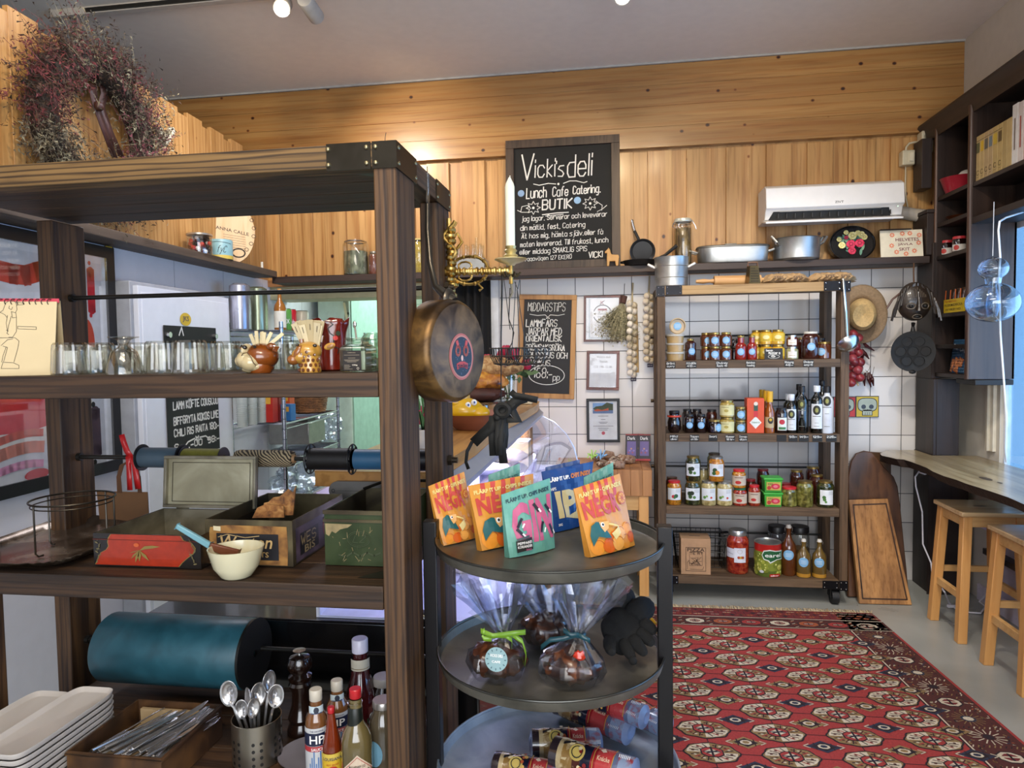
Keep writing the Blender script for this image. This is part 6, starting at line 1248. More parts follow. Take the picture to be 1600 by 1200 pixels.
# crisps bag
A=PX(1483,583,1.85);t=thing('crisps_bag','blue crisps bag with orange crisps picture in the lowest bookcase compartment','crisps bag',(1.87,A.y-.06,zs[6]))
f=Pouch((1.85,A.y-.004,zs[6]+.001),(0,-1,.0),(.12,0,1),.20,.185,.02);b=MB();BL=M('1f4a6a',.35);b.rect(f,0,0,.20,.185,BL,0)
b.text(f,'CRISP',.012,.135,.075,.026,M('c9d2d6',.4),2,rise=-.12);b.text(f,'CR',.105,.118,.04,.032,M('c9d2d6',.4),2);b.text(f,'IS',.15,.11,.03,.03,M('c9d2d6',.4),2)
for x,y,r in((.045,.05,.032),(.09,.065,.025),(.10,.03,.033),(.135,.06,.03),(.03,.02,.02)): b.poly(f,[(x-r,y-r*.5),(x+r*.5,y-r),(x+r,y+r*.5),(x-r*.3,y+r)],M('a85f30',.5),2);b.poly(f,[(x-r*.7,y-r*.3),(x+r*.4,y-r*.7),(x+r*.7,y+r*.3),(x-r*.2,y+r*.7)],M('b8744a',.5),3)
b.put('bag_front',t,solid=.002);b=MB();b.add([f.pt(0,0,-3),f.pt(.2,0,-3),f.pt(.2,.185,-3),f.pt(0,.185,-3)]+[(1.92,A.y-.004,zs[6]+.001),(1.92,A.y-.204,zs[6]+.001)],[(0,1,2,3),(4,5,2,3),(0,4,3),(1,2,5)],BL);b.put('bag_back',t)
# ================= live edge bar =================
bz=.80;P=[(1374,709),(1383,706),(1400,705),(1425,705),(1440,706.5),(1453,710),(1470,711.5)]
pts=[PZ(x,y,bz) for x,y in P];pts=[Vector((min(p.x,1.774),min(p.y,4.43),bz)) for p in pts if p.y>0]
front=[PZ(x,y,bz) for x,y in((1378,712),(1390,714.5),(1400,717),(1412,718),(1425,722),(1438,727),(1448,731),(1458,737),(1475,744),(1495,750),(1510,756),(1530,762),(1550,768.5),(1575,777),(1600,788))]
e=front[-1];front+=[Vector((e.x+.02,e.y-.3,bz)),Vector((e.x-.01,e.y-.7,bz)),Vector((e.x+.02,1.2,bz))]
outline=[Vector((1.52,4.25,bz))]+front+[Vector((XR-.004,1.2,bz)),Vector((XR-.004,4.19,bz)),Vector((1.774,4.19,bz)),Vector((1.774,4.40,bz)),Vector((1.62,4.40,bz))]
slab=wood('bar_slab','84704d','b5a27a','y',4,.28,0,.3,.1,.10,1.4,coat=.35);bark=M('2c1c13',.7,bump=1.,vs=50)
b=MB();n=len(outline);nf=len(front)+1
top=[Vector(p) for p in outline];bot=[Vector((p.x+(.028 if 0<i<nf else 0),p.y,bz-.045)) for i,p in enumerate(outline)]
b.add(top+bot,[tuple(range(n-1,-1,-1)) if False else tuple(range(n)),tuple(range(2*n-1,n-1,-1))],slab)
b.add(top+bot,[(i,(i+1)%n,(i+1)%n+n,i+n) for i in range(n)],bark)
br_=thing('bar_counter','live-edge wooden slab counter running along the window','counter',(1.75,3,bz-.045));b.put('slab',br_,smooth=False)
f=Fr((0,0,bz),(1,0,0),(0,1,0));b=MB();q=PZ(1540,748,bz);b.disc(f,q.x,q.y,.02,M('4a3a26',.5),1,.05,n=9);b.disc(f,q.x+.01,q.y-.1,.008,M('4a3a26',.5),1,.02,n=7);b.put('knot',br_)
b=MB();b.box(1.78,1.9,.55,XR-.003,1.94,bz-.046,M('2c2a2a',.5));b.box(1.78,3.1,.62,XR-.003,3.13,bz-.046,M('2c2a2a',.5));b.put('bracket',br_)
b=MB();b.box(1.76,4.195,.0,1.97,4.199,bz-.046,DARK);b.put('support_panel',br_)
# cable
b=MB();pts=[PY(1437,735,4.15),PY(1430,745,4.12),PY(1431,760,4.12),PY(1441,800,4.1),PY(1442,850,4.1),PY(1455,880,4.05),PY(1457,900,3.98),PY(1476,925,3.9)]
pts+=[PZ(1483,942,.01),PZ(1492,950,.01),PZ(1515,957,.008),PZ(1532,958,.008),PZ(1540,948,.008),PZ(1530,940,.008),PZ(1535,935,.03),PX(1545,925,1.98)]
b.tube(pts,.0042,M('e6e4ea',.4),8);T=Matrix.Translation(PZ(1488,947,.012))@rotz(.2);b.cb((0,0,0),(.05,.016,.014),M('e6e4ea',.4),T)
o=b.put('power_cable');tag(o,'white power cable with inline switch hanging from the bar to the floor','cable')
b=MB();q=PY(1445,732,4.15);b.cb((q.x+.03,4.13,bz-.065),(.09,.06,.03),M('23262a',.4));b.tube([PY(1436,738,4.12),PY(1445,741,4.11),PY(1455,738,4.11)],.004,M('d9d9e0',.4),6);o=b.put('power_adapter');tag(o,'small dark adapter under the tip of the bar slab','adapter')
b=MB();q=PX(1536,812,XR-.02);b.cb((XR-.012,q.y,q.z),(.022,.10,.10),M('cfc6de',.4));o=b.put('wall_outlet',bev=.003);tag(o,'small lilac-white wall outlet box under the bar','outlet')
# ================= stools =================
def stool(label):
    t=thing('bar_stool',label,'stool',(0,0,0),'birch stools at the bar');h=.63;a,d=.30,.30
    b=MB();b.box(0,0,h-.022,a,d,h,wood('seat_wood','b59468','cfb083','x',6,.25,0,.15,.05,coat=.5));b.put('seat',t,local=True,bev=.004)  # seat greyer than the other birch, reflected light put into its colour
    b=MB();f=Fr((a*.5,d*.5,h),(1,0,0),(0,1,0));b.disc(f,0,0,.032,M('3b2a1a',.7),0,.008);b.put('hand_slot',t,local=True)
    sp=.03
    for sx in(0,1):
        for sy in(0,1):
            x=.014 if sx==0 else a-.014-.042;y=.014 if sy==0 else d-.014-.042;ex=-sp if sx==0 else sp;ey=-sp if sy==0 else sp
            b=MB();vs=[(x,y,h-.022),(x+.042,y,h-.022),(x+.042,y+.042,h-.022),(x,y+.042,h-.022)];vs+=[(p[0]+ex,p[1]+ey,0) for p in vs];b.add(vs,[(0,1,2,3),(7,6,5,4),(0,4,5,1),(1,5,6,2),(2,6,7,3),(3,7,4,0)],BIRCH);b.put('leg',t,local=True,bev=.003)
    for s in(0,1):
        y=.022 if s==0 else d-.044;b=MB();b.box(.05,y,h-.075,a-.05,y+.022,h-.022,BIRCHX);b.put('apron',t,local=True,bev=.002)
        x=.022 if s==0 else a-.044;b=MB();b.box(x,.05,h-.075,x+.022,d-.05,h-.022,BIRCHX);b.put('apron',t,local=True,bev=.002)
    for q in((.006,.02,.20,.028,d-.02,.235),(a-.028,.02,.20,a-.006,d-.02,.235),(0,d-.02,.26,a,d,.29)): b=MB();b.box(*q,BIRCHX);b.put('stretcher',t,local=True,bev=.002)
    return t
s1=stool('birch stool with oblong seat slot, the nearer to the back wall');q=PZ(1505,801,.63);place(s1,(q.x-.005,q.y,0))
s2=copy_tree(s1);q2_=PZ(1552,818,.63);place(s2,(q2_.x-.03,q2_.y-.31,0),label='birch stool cut by the right edge of the picture')
# ================= pendant glass lamp =================
pc=PX(1562,466,1.62);t=thing('glass_pendant','clear glass pendant of two bulbs hanging before the window','pendant lamp',pc);pg=glass('d8e6f2',.10,.02,.8)
sc_=pc.y/1080
b=MB();b.lathe(pc+Vector((-.027,0,0)),[(34*sc_*math.sin(a*PI/22),(-6-28*math.cos(a*PI/22))*sc_) for a in range(21)]+[(19*sc_*math.sin(a*PI/16),(42-16*math.cos(a*PI/16))*sc_) for a in range(3,17)],pg,40);b.put('glass_bulbs',t)
b=MB();b.lathe(pc+Vector((-.027,0,0)),[(0,-26*sc_),(6*sc_,-26*sc_),(9*sc_,-10*sc_),(5*sc_,14*sc_),(4*sc_,24*sc_)],pg,24);b.put('inner_tube',t)
b=MB();top=PX(1553,324,1.62);b.tube([pc+Vector((-.03,0,60*sc_)),top+Vector((0,0,0)),Vector((top.x,top.y,2.036))],.0016,M('c9ccd0',.4),5);b.put('suspension_wire',t)
b=MB();P=[PX(1600,331,1.9),PX(1572,340,1.7),PX(1562,346,1.62),PX(1560,360,1.62),PX(1563,402,1.62),PX(1561,430,1.62),PX(1563,520,1.62),PX(1569,600,1.62),PX(1572,650,1.62),PX(1570,700,1.65),PX(1572,722,1.68)]
b.tube(P,.004,M('e2e8ee',.35),8);b.put('cord',t)
# ================= rug =================
RO=Vector((1.345,3.845,.006));ru=Vector((-1,-.02,0)).normalized();rv=Vector((.075,-1,0)).normalized()
class RF(Fr):
    def __init__(s): s.o=RO;s.u=ru;s.v=rv;s.n=Vector((0,0,1));s.e=.0004
    def pt(s,x,y,l): return s.o+s.u*x+s.v*y+s.n*(s.e*(l+.6))
f=RF();RW,RL=1.95,3.0
def rm(h): return M(h,.95,var=.22,vs=140)
r_f,r_d,r_dk,r_br,r_cr,r_gd,r_or,r_na=rm('9c3532'),rm('6e2528'),rm('281a20'),rm('4f2420'),rm('c9bca4'),rm('8a7048'),rm('9e5230'),rm('2a2f42')
t=thing('rug','red oriental rug with rows of cream medallions and fringed end','rug',(.4,2.4,0))
b=MB();b.add([f.pt(x,y,0) for x,y in rectpts(0,0,RW,RL)],[(0,1,2,3)],r_f)
k=len(b.v);A=[f.pt(x,y,0) for x,y in rectpts(0,0,RW,RL)];Bt=[Vector((p.x,p.y,.0005)) for p in A];b.add(A+Bt,[(i,(i+1)%4,(i+1)%4+4,i+4) for i in range(4)],r_d)
b.put('rug_body',t,smooth=False)
b=MB();random.seed(77)
# border zone
bwid=.20;fy0=.30
b.rect(f,.0,0,RW,.015,r_d,1)
b.rect(f,.012,.012,bwid,RL,r_br,1);b.rect(f,0,.012,RW,.115,r_d,1)
# far end lattice band
for i in range(int(RW/.045)):
    for j in range(3):
        x=.02+i*.045+(.022 if j%2 else 0);y=.025+j*.03;b.poly(f,[(x-.018,y),(x,y-.012),(x+.018,y),(x,y+.012)],[r_or,r_dk,r_d,r_br][random.randrange(4)],2);b.line(f,[(x-.02,y),(x+.02,y)],.0035,[r_cr,r_or][random.randrange(2)],3) if random.random()<.45 else None
        b.line(f,[(x,y-.014),(x,y+.014)],.003,r_dk,3)
b.line(f,[(0,.118),(RW,.118)],.006,r_cr,2);b.line(f,[(0,.125),(RW,.125)],.006,r_dk,2);b.rect(f,0,.128,RW,.235,r_br,1);b.line(f,[(0,.238),(RW,.238)],.005,r_cr,2);b.line(f,[(0,.244),(RW,.244)],.005,r_dk,2)
def oct_(x,y,rx,ry,m,l,k=.42): b.poly(f,[(x-rx,y-ry*k),(x-rx*k,y-ry),(x+rx*k,y-ry),(x+rx,y-ry*k),(x+rx,y+ry*k),(x+rx*k,y+ry),(x-rx*k,y+ry),(x-rx,y+ry*k)],m,l)
def rays(x,y,rx,ry,m,l,n=12,w=.003,r0_=.45):
    for q in range(n): a=q*2*PI/n+.1;b.line(f,[(x+rx*r0_*math.cos(a),y+ry*r0_*math.sin(a)),(x+rx*math.cos(a),y+ry*math.sin(a))],w,m,l)
# end border octagons
i=0;x=.1
while x<RW-.05:
    c=[r_cr,r_gd,r_or][i%3];oct_(x,.182,.052,.036,r_dk,2);oct_(x,.182,.046,.030,[c,r_f,c][i%3],3);oct_(x,.182,.026,.016,r_d,4);b.line(f,[(x-.02,.182),(x+.02,.182)],.006,r_cr,5);b.line(f,[(x,.165),(x,.199)],.005,r_dk,5)
    for q in range(7): xx=x+.068+.006*(q%2);yy=.14+q*.013;b.line(f,[(xx-.008,yy),(xx+.008,yy+.008)],.004,[r_cr,r_or,r_dk][q%3],3)
    x+=.142;i+=1
# side border medallions
y=.19;i=0
while y<RL:
    c=[r_cr,r_gd,M('8a8fa0',.95)][i%3];x=.105
    if i%3==0: oct_(x,y,.044,.036,r_dk,2);oct_(x,y,.038,.030,r_cr,3);oct_(x,y,.025,.02,r_d,4);b.line(f,[(x-.028,y),(x+.028,y)],.008,r_cr,5);b.line(f,[(x,y-.02),(x,y+.02)],.008,r_dk,5)
    elif i%3==1: rays(x,y,.055,.05,c,3,16);oct_(x,y,.026,.022,r_na,3);oct_(x,y,.018,.014,r_cr,4)
    else: rays(x,y,.056,.05,r_cr,3,14,.004);oct_(x,y,.018,.016,r_dk,4)
    for q in range(26):
        xx=random.choice([random.uniform(.02,.055),random.uniform(.16,.195)]);yy=y+random.uniform(-.06,.06);b.line(f,[(xx,yy),(xx+random.uniform(-.012,.012),yy+random.uniform(-.012,.012))],.0045,random.choice([r_cr,r_gd,r_dk,r_dk,r_or,r_na]),2)
    for q in range(10): xx=.025+q*.018;yy=y+.062;b.line(f,[(xx,yy-.006),(xx+.008,yy+.006)],.004,random.choice([r_cr,r_dk,r_gd]),2)
    y+=.125;i+=1
b.line(f,[(bwid+.003,.25),(bwid+.003,RL)],.006,r_cr,2);b.line(f,[(bwid+.010,.25),(bwid+.010,RL)],.006,r_dk,2)
# field
gxp,gyp=.268,.152
def gul(x,y):
    rx,ry=.098,.063
    P=[];n=32
    for q in range(n): a=q*2*PI/n;k=1+.05*math.cos(8*a);P.append((x+rx*k*math.cos(a),y+ry*k*math.sin(a)))
    b.poly(f,P,r_dk,3);b.poly(f,[(x+(p-x)*.93,y+(q-y)*.91) for p,q in P],r_gd,4)
    # quadrants: cream and gold alternate
    for q in(0,1,2,3):
        a0=q*PI/2;m=r_cr if q in(1,3) else r_gd
        pts=[(x,y)]+[(x+rx*.9*math.cos(a0+t*PI/10),y+ry*.88*math.sin(a0+t*PI/10)) for t in range(6)];b.poly(f,pts,m,5)
        for s in range(4):
            a=a0+.25+s*.32;b.line(f,[(x+rx*.5*math.cos(a),y+ry*.5*math.sin(a)),(x+rx*.8*math.cos(a+.06),y+ry*.8*math.sin(a+.06))],.0045,[r_dk,r_f,r_br,r_dk][s],6)
            b.disc(f,x+rx*.68*math.cos(a+.16),y+ry*.68*math.sin(a+.16),.006,[r_cr,r_br][s%2],7,.004,n=6)
    oct_(x,y,.040,.030,r_dk,8,.5);oct_(x,y,.035,.026,r_f,9,.5)
    b.poly(f,[(x-.03,y),(x,y-.02),(x+.03,y),(x,y+.02)],r_cr,10);b.line(f,[(x,y-.028),(x,y+.028)],.008,r_dk,11);b.line(f,[(x-.02,y-.008),(x+.02,y+.008)],.006,r_dk,11);b.line(f,[(x-.03,y),(x+.03,y)],.004,r_na,12)
def minor(x,y,c):
    for q in(1.,.72): b.poly(f,[(x-.062*q,y),(x-.03*q,y-.018*q),(x,y-.038*q),(x+.03*q,y-.018*q),(x+.062*q,y),(x+.03*q,y+.018*q),(x,y+.038*q),(x-.03*q,y+.018*q)],[c,r_dk][q<1],3+int(q<1))
    oct_(x,y,.02,.014,r_cr,5);oct_(x,y,.012,.008,c,6)
    for s in(-1,1): b.line(f,[(x+s*.05,y-.012),(x+s*.07,y),(x+s*.05,y+.012)],.004,r_cr,5);b.line(f,[(x+s*.03,y-.02),(x+s*.03,y+.02)],.004,r_dk,5)
gx0=.315;gy0=.325
ny=int((RL-gy0)/gyp)+1;nx=int((RW-gx0)/gxp)+1
for j in range(ny):
    y=gy0+j*gyp
    b.line(f,[(bwid+.012,y),(RW,y)],.0035,r_dk,2)
    for i in range(nx):
        x=gx0+i*gxp;gul(x,y)
        if i<nx-1: minor(x+gxp/2,y+gyp/2,[r_gd,r_na][(i+j)%2])
    minor(bwid+.012+.0,y+gyp/2,[r_gd,r_na][(j+1)%2])
for i in range(nx): b.line(f,[(gx0+i*gxp,.25),(gx0+i*gxp,RL)],.0035,r_dk,2)
b.put('rug_pattern',t,smooth=False)
b=MB();fm=[M('b9a582',.95),M('cbb894',.95),M('a08c6a',.95)];random.seed(6)
for i in range(520):
    x=RW*i/520;a=random.gauss(0,.35);L=random.uniform(.03,.055);p=f.pt(x,0,0);e=p-rv*L+ru*a*L*.8;m=p.lerp(e,.5)+Vector((0,0,.008*random.random()));p=Vector((p.x,p.y,.006));e=Vector((e.x,e.y,.002+.004*random.random()))
    b.tube([p,m,e],.0018,random.choice(fm),4,rs=[.0022,.0018,.0008])
o=b.put('fringe',t,smooth=False);o['kind']='stuff'
# ================= display case =================
DX=-.455;dy0,dy1=1.66,4.1;zt=1.09;zs_=1.13
dc=thing('display_case','glass-fronted deli display case under the wooden counter slab','display case',(-.6,2.9,0))
LAC=M('0c0c0e',.25,coat=.5)
b=MB();b.box(-1.25,dy0,.05,-.34,3.95,.74,LAC);b.put('cabinet_body',dc,bev=.006)
am=M('a9afba',.35,.4,var=.04)
b=MB();b.prism(Fr((DX-.02,dy0,zt),(1,0,0),(0,0,1)),[(0,0)],0,am) if False else None
b.add([(DX-.05,dy0,zt),(DX+.0,dy0,zt),(DX+.035,dy0,zt-.035),(DX+.03,dy0,zt-.055),(DX-.05,dy0,zt-.02),(DX-.05,dy1,zt),(DX,dy1,zt),(DX+.035,dy1,zt-.035),(DX+.03,dy1,zt-.055),(DX-.05,dy1,zt-.02)],[(4,3,2,1,0),(5,6,7,8,9),(0,1,6,5),(1,2,7,6),(2,3,8,7),(3,4,9,8),(4,0,5,9)],am);b.put('top_rail',dc)
# curved glass
arc=[(DX+.03,zt-.055),(DX+.10,zt-.09),(DX+.17,zt-.16),(DX+.215,zt-.24),(DX+.235,zt-.32),(DX+.235,.74)]
gl=glass('f4f7ff',.05,.02,.5)
b=MB();n=len(arc);b.add([(x,dy0+.01,z) for x,z in arc]+[(x,dy1-.01,z) for x,z in arc],[(i,i+1,i+1+n,i+n) for i in range(n-1)],gl);b.put('curved_glass',dc)
for y in(dy0+.01,dy1-.01):
    b=MB();P=[(x,y,z) for x,z in arc];b.add(P+[(DX-.31,y,.74),(DX-.31,y,zt-.04)],[tuple(range(n+2))],gl);b.tube(P,.004,M('cdd6e6',.2,.3),6);b.put('end_glass',dc)
b=MB();b.box(DX-.32,dy0+.02,.741,DX+.2,dy1-.02,.747,M('d6d6e0',.3));b.box(DX-.32,dy0+.02,.747,DX-.31,dy1-.02,zt-.02,M('d3d3de',.3));b.put('deck',dc)
b=MB();b.box(DX-.3,dy0+.1,.915,DX+.08,dy1-.1,.92,glass('e6eaff',.12));b.put('glass_shelf',dc)
b=MB();b.box(DX-.03,dy0+.04,zt-.06,DX-.01,dy1-.04,zt-.05,M('e9e2ff',.4,em=9));b.put('light_tube',dc)
area('case_lamp',(DX-.05,2.9,zt-.065),(DX-.1,2.9,.6),2.3,.06,7,(.83,.80,1))
# dark side rail seen below the shelf
b=MB();b.tube([(-1.0,dy0+.0,zt-.02),(-.9,dy0,.97),(-.72,dy0,.86),(-.50,dy0,.77),(-.44,dy0,.745)],.016,LAC,10);b.put('side_rail',dc)
# goods in the case
random.seed(12)
for i in range(14):
    y=1.95+i*.145;x=DX+random.uniform(-.12,.05);z=.748 if i%2 else .921
    cc=['e9e4f0','d8c7c0','7a2a34','c9b48a','e9e6f4','a9705a','d9d4e8'][i%7]
    if i%3==0:
        b=MB();b.lathe((x,y,z),[(0,0),(.05,0),(.09,.025),(.092,.027),(.05,.008),(0,.008)],M('ece8f6',.3),24);b.ball((x,y,z+.025),(.055,.055,.02),M(cc,.6,bump=.4),12);nm,lb='plate','white plate of deli food inside the display case'
    elif i%3==1: b=MB();b.cb((x,y,z+.03),(.12,.1,.058),M(cc,.4));b.cb((x,y,z+.061),(.125,.105,.005),WHT);nm,lb='food_tub','lidded food tub inside the display case'
    else: b=MB();b.ball((x,y,z+.028),(.06,.05,.028),M(cc,.5,bump=.6),14,None,lambda v:1+.12*math.sin(6*v.x+i)*math.cos(7*v.y));nm,lb='wrapped_cheese','wrapped piece of deli food inside the display case'
    o=b.put(nm);tag(o,lb,'food',lb+'s')
for i,(px,py,cc) in enumerate(((800,665,'3a2420'),(825,672,'a87a4a'),(812,690,'d9c0a0'))):
    b=MB();q=PY(px,py,3.85);b.lathe((q.x,3.85-i*.15,.921),[(0,0),(.045,0),(.045,.09),(.04,.095),(0,.095)],M(cc,.3,coat=.5),20);o=b.put('preserve_jar');tag(o,['dark jar at the far end of the display case','caramel jar at the far end of the display case','cream jar at the far end of the display case'][i],'jar')
# wooden slab on top
sl=wood('counter_slab','a06c38','c9954f','y',5,.4,0,.25,.1,.08,coat=.3)
P=[(DX-.01,dy0),(DX+.005,2.2),(DX-.012,2.8),(DX+.02,3.3),(DX+.035,3.75),(DX+.02,4.0),(DX-.06,4.12),(DX-.30,4.15),(DX-.305,dy0)]
b=MB();n=len(P);b.add([(x,y,zs_) for x,y in P]+[(x+(.0),y,zt+.001) for x,y in P],[tuple(range(n)),tuple(range(2*n-1,n-1,-1))]+[(i,(i+1)%n,(i+1)%n+n,i+n) for i in range(n)],sl);o=b.put('counter_slab',bev=.003,smooth=False);tag(o,'honey-brown wooden slab lying on top of the display case','counter')
# ---- on the slab ----
def oz(px,py,z=None): return PZ(px,py,(z or zs_)+.001)
def slabY(px,Y): p=PY(px,640,Y);return Vector((p.x,Y,zs_+.001))
# terracotta bowl with yellow pig
c=slabY(741,2.6)
tb=thing('terracotta_bowl','large shallow terracotta bowl on the counter slab','bowl',c);b=MB();b.lathe(c,[(0,0),(.07,0),(.118,.04),(.135,.06),(.138,.062),(.130,.058),(.08,.012),(0,.01)],M('8a5038',.6,var=.1),40);b.put('bowl_body',tb)
# yellow figure: round head with snout, comic eyes
yc=PY(700,645,2.0);yp=thing('yellow_figure','glossy yellow animal-shaped figure with painted eyes in the terracotta bowl','figure',c+Vector((0,0,.012)))
YF=M('d9a80a',.3,coat=.6);b=MB();o_=Vector((c.x-.045,c.y-.01,c.z+.07));b.ball(o_+Vector((.0,0,.0)),(.085,.075,.052),YF,28);b.ball(o_+Vector((-.03,.01,.045)),(.06,.055,.05),M('c9a04a',.35,coat=.4),24);b.ball(o_+Vector((.065,-.01,-.008)),(.045,.045,.03),YF,20);b.ball(o_+Vector((-.02,-.055,.035)),(.018,.01,.018),YF,12);b.put('figure_body',yp)
b=MB()
for dx,dz in((.035,.026),(.058,.036)): p=o_+Vector((dx,-.055,dz));b.ball(p,(.0115,.008,.012),WHT,12);b.ball(p+Vector((.003,-.007,.001)),(.004,.003,.005),M('2a4a9a',.4),8)
b.put('painted_eyes',yp)
# glass cake stand with bread
cs_=Vector((PY(757,640,3.1).x,3.1,zs_+.001));cs=thing('cake_stand','low glass cake stand carrying bread on the counter slab','cake stand',cs_);b=MB();b.lathe(cs_,[(0,0),(.07,0),(.065,.006),(.018,.02),(.018,.05),(.09,.062),(.165,.066),(.168,.075),(.16,.072),(0,.068)],glass('9aa0a4',.25,.05,.8),40);b.put('stand',cs)
BRD=mottled('bread_crust',['5a3018','94602f','c49a62'],14,.7,0,.8,8);BR2=mottled('bread_seeds',['6a4426','a87a48','d0ae78'],40,.8,0,.9,4);BR3=mottled('pastry',['4a2012','b06a22','d9a040'],22,.45,0,1.,5)
def loaf(c,r,m,lb,rot=0,fn=None):
    b=MB();b.ball(c,r,m,36,rotz(rot),fn);o=b.put('bread_loaf');tag(o,lb,'bread','breads on the counter')
loaf(cs_+Vector((-.03,-.05,.105)),(.14,.07,.038),M('4a2418',.6,var=.3,vs=30,bump=.5),'dark fruit bread slice pile lowest on the glass stand',.15,lambda v:1+.08*math.sin(20*v.x)*math.cos(14*v.z))
loaf(cs_+Vector((-.03,-.02,.158)),(.145,.085,.05),BR3,'shiny golden pastry loaf in the middle of the bread pile',.1,lambda v:1+.09*math.sin(13*v.x+2*v.z)*math.cos(9*v.y)+.05*math.sin(29*v.x+9*v.z))
loaf(cs_+Vector((.0,.03,.222)),(.175,.09,.055),BR2,'large seeded brown loaf on top of the bread pile',.05,lambda v:1+.05*math.sin(7*v.x)+.03*math.sin(23*v.x)*max(0,v.z))
# small wooden crate behind
c=slabY(712,3.5);b=MB();g=M('8a8066',.7);
for a in((-.1,0,.0,.1,.16,.012),(-.1,0,.15,.1,.16,.165),(-.1,0,.012,-.088,.16,.15),(.088,0,.012,.1,.16,.15),(-.1,.14,.012,.1,.15,.15)): b.box(c.x+a[0]-.06,c.y+a[1],c.z+a[2],c.x+a[3]-.06,c.y+a[4],c.z+a[5],g)
o=b.put('wooden_crate',bev=.002);tag(o,'small grey wooden crate on the counter slab behind the pan','crate')
b=MB();q=PY(728,601,3.05);b.lathe((c.x+.0,c.y+.07,c.z+.166),[(0,0),(.03,0),(.03,.08),(.014,.1),(.014,.12),(0,.12)],M('7a9a7a',.2,coat=.5),16);o=b.put('small_bottle');tag(o,'small greenish bottle standing on the grey wooden crate','bottle')
# rose vase
vc=Vector((PY(791,600,3.5).x,3.5,zs_+.001));v=thing('rose_vase','glass vase of pink-red roses standing behind the bread','vase',vc)
b=MB();b.lathe(vc,[(0,0),(.035,0),(.035,.01),(.045,.14),(.05,.20)],GL1,28);b.put('glass_body',v)
b=MB();RG=M('47603a',.6,var=.3);random.seed(15);heads=[(762,562),(791,548),(804,552),(823,569),(784,556),(797,560)]
for x,y in heads: q=PY(x,y,3.5);b.tube([vc+Vector((random.uniform(-.02,.02),0,.01)),vc+Vector((random.uniform(-.02,.02),0,.18)),q.lerp(vc+Vector((0,0,.2)),.3),q],.003,RG,6)
b.put('stems',v)
for i,(x,y) in enumerate(heads):
    q=PY(x,y,3.5+random.uniform(-.03,.03));b=MB();c1=M('b01f3c',.5,var=.25,vs=60);c2=M('8a1430',.5);r=.031
    for k in range(3):
        for j in range(5):
            a=j*1.257+k*.6;rr=r*(1-.25*k);T=rotz(a);b.ball(q+Vector((rr*.45*math.cos(a),rr*.45*math.sin(a),.004*k)),(rr*.7,rr*.35,rr*.95),[c1,c2][k%2],10,rotz(a+PI/2))
    b.put('rose_head',v)
b=MB()
for k in range(46):
    x,y=random.uniform(752,832),random.uniform(566,590);p=PY(x,y,3.5+random.uniform(-.05,.05));a=random.uniform(0,6.28);L=random.uniform(.03,.045);d=Vector((math.cos(a),random.uniform(-.4,.4),math.sin(a)*.6)).normalized()*L;n_=d.cross(Vector((0,1,.3))).normalized()*L*.33
    b.add([p,p+d*.4+n_,p+d,p+d*.4-n_],[(0,1,2),(0,2,3)],M(random.choice(['3d5a34','55703f','6a8450','2f4a2c']),.5))
b.put('leaves',v,smooth=False)
b=MB();c=slabY(822,3.8);b.cb((c.x-.0,c.y,c.z+.012),(.07,.05,.022),M('d9cdaa',.6));o=b.put('butter_block',bev=.003);tag(o,'small pale paper block at the far end of the counter slab','block')
# pink flowers and cloth seen between the rack posts
c=Vector((-.66,1.9,zs_+.001));c.x=PY(661,650,1.9).x;fl=thing('flower_pot','pink flowers in a white pot on the counter behind the rack post','flowers',c);b=MB();b.lathe(c,[(0,0),(.03,0),(.036,.08),(.033,.08)],M('d6d3d0',.4),20);b.put('pot',fl)
b=MB()
for k in range(10): b.ball(c+Vector((random.uniform(-.025,.025),random.uniform(-.02,.02),.10+random.uniform(0,.05))),.014,M('b8305c',.6),8)
b.put('blossoms',fl);b=MB()
for k in range(8): b.tube([c+Vector((0,0,.06)),c+Vector((random.uniform(-.02,.02),0,.15)),c+Vector((random.uniform(-.03,.03),0,.22))],.003,M('4a7a4a',.6),5)
b.put('stems',fl)
# ================= brass bracket, candle, hanging basket =================
Yb=1.57;BRS=mottled('brass',['5c4620','a58748','d8bf7e'],25,.3,.9,.2)
sxr=-.384
br=thing('brass_bracket','ornate brass wall bracket arm on the rear rack post holding a candle','bracket',(sxr,Yb,1.6))
A=PY(697,425,Yb);E_=PY(797,423,Yb)
b=MB()
for i in range(14): z=1.545+i*.0125*1.0;b.ball((sxr+.012+.004*(i%2),Yb,z+.0),(.011+.004*(i%3==0),.014,.009),BRS,10)
b.tube([(sxr+.01,Yb,1.535),(sxr+.01,Yb,1.735)],.006,BRS,8)
for s in(-1,1): b.tube([(sxr+.012+.014*math.sin(a*.7),Yb+s*.006,1.64+a*.008) for a in range(12)],.004,BRS,6)
b.tube([(sxr+.01,Yb,1.69),(sxr+.03,Yb,1.70),(sxr+.04,Yb,1.68),(sxr+.028,Yb,1.665)],.004,BRS,6)
b.put('back_plate',br)
b=MB();z0=A.z;z1=E_.z
n=26
for i in range(n):
    t=i/(n-1);x=A.x-.005+(E_.x-A.x)*t;z=z0+(z1-z0)*t;b.ball((x,Yb,z),(.006,.0055+.005*abs(math.sin(i*1.35)),.0055+.005*abs(math.sin(i*1.35))),BRS,10)
cx=A.x+.055
for s in(1,-1):
    P=[(cx+.042*math.cos(a*PI/10),Yb,z0+.002+s*(.004+.028*math.sin(a*PI/10))) for a in range(11)];b.tube(P,.0035,BRS,6)
    for a in range(11): p=P[a];b.ball(p,.0052,BRS,8) if a%2==0 else None
    b.tube([(cx-.01+.016*math.cos(a*.7),Yb,z0+s*(.012+.010*math.sin(a*.7))) for a in range(10)],.0025,BRS,6)
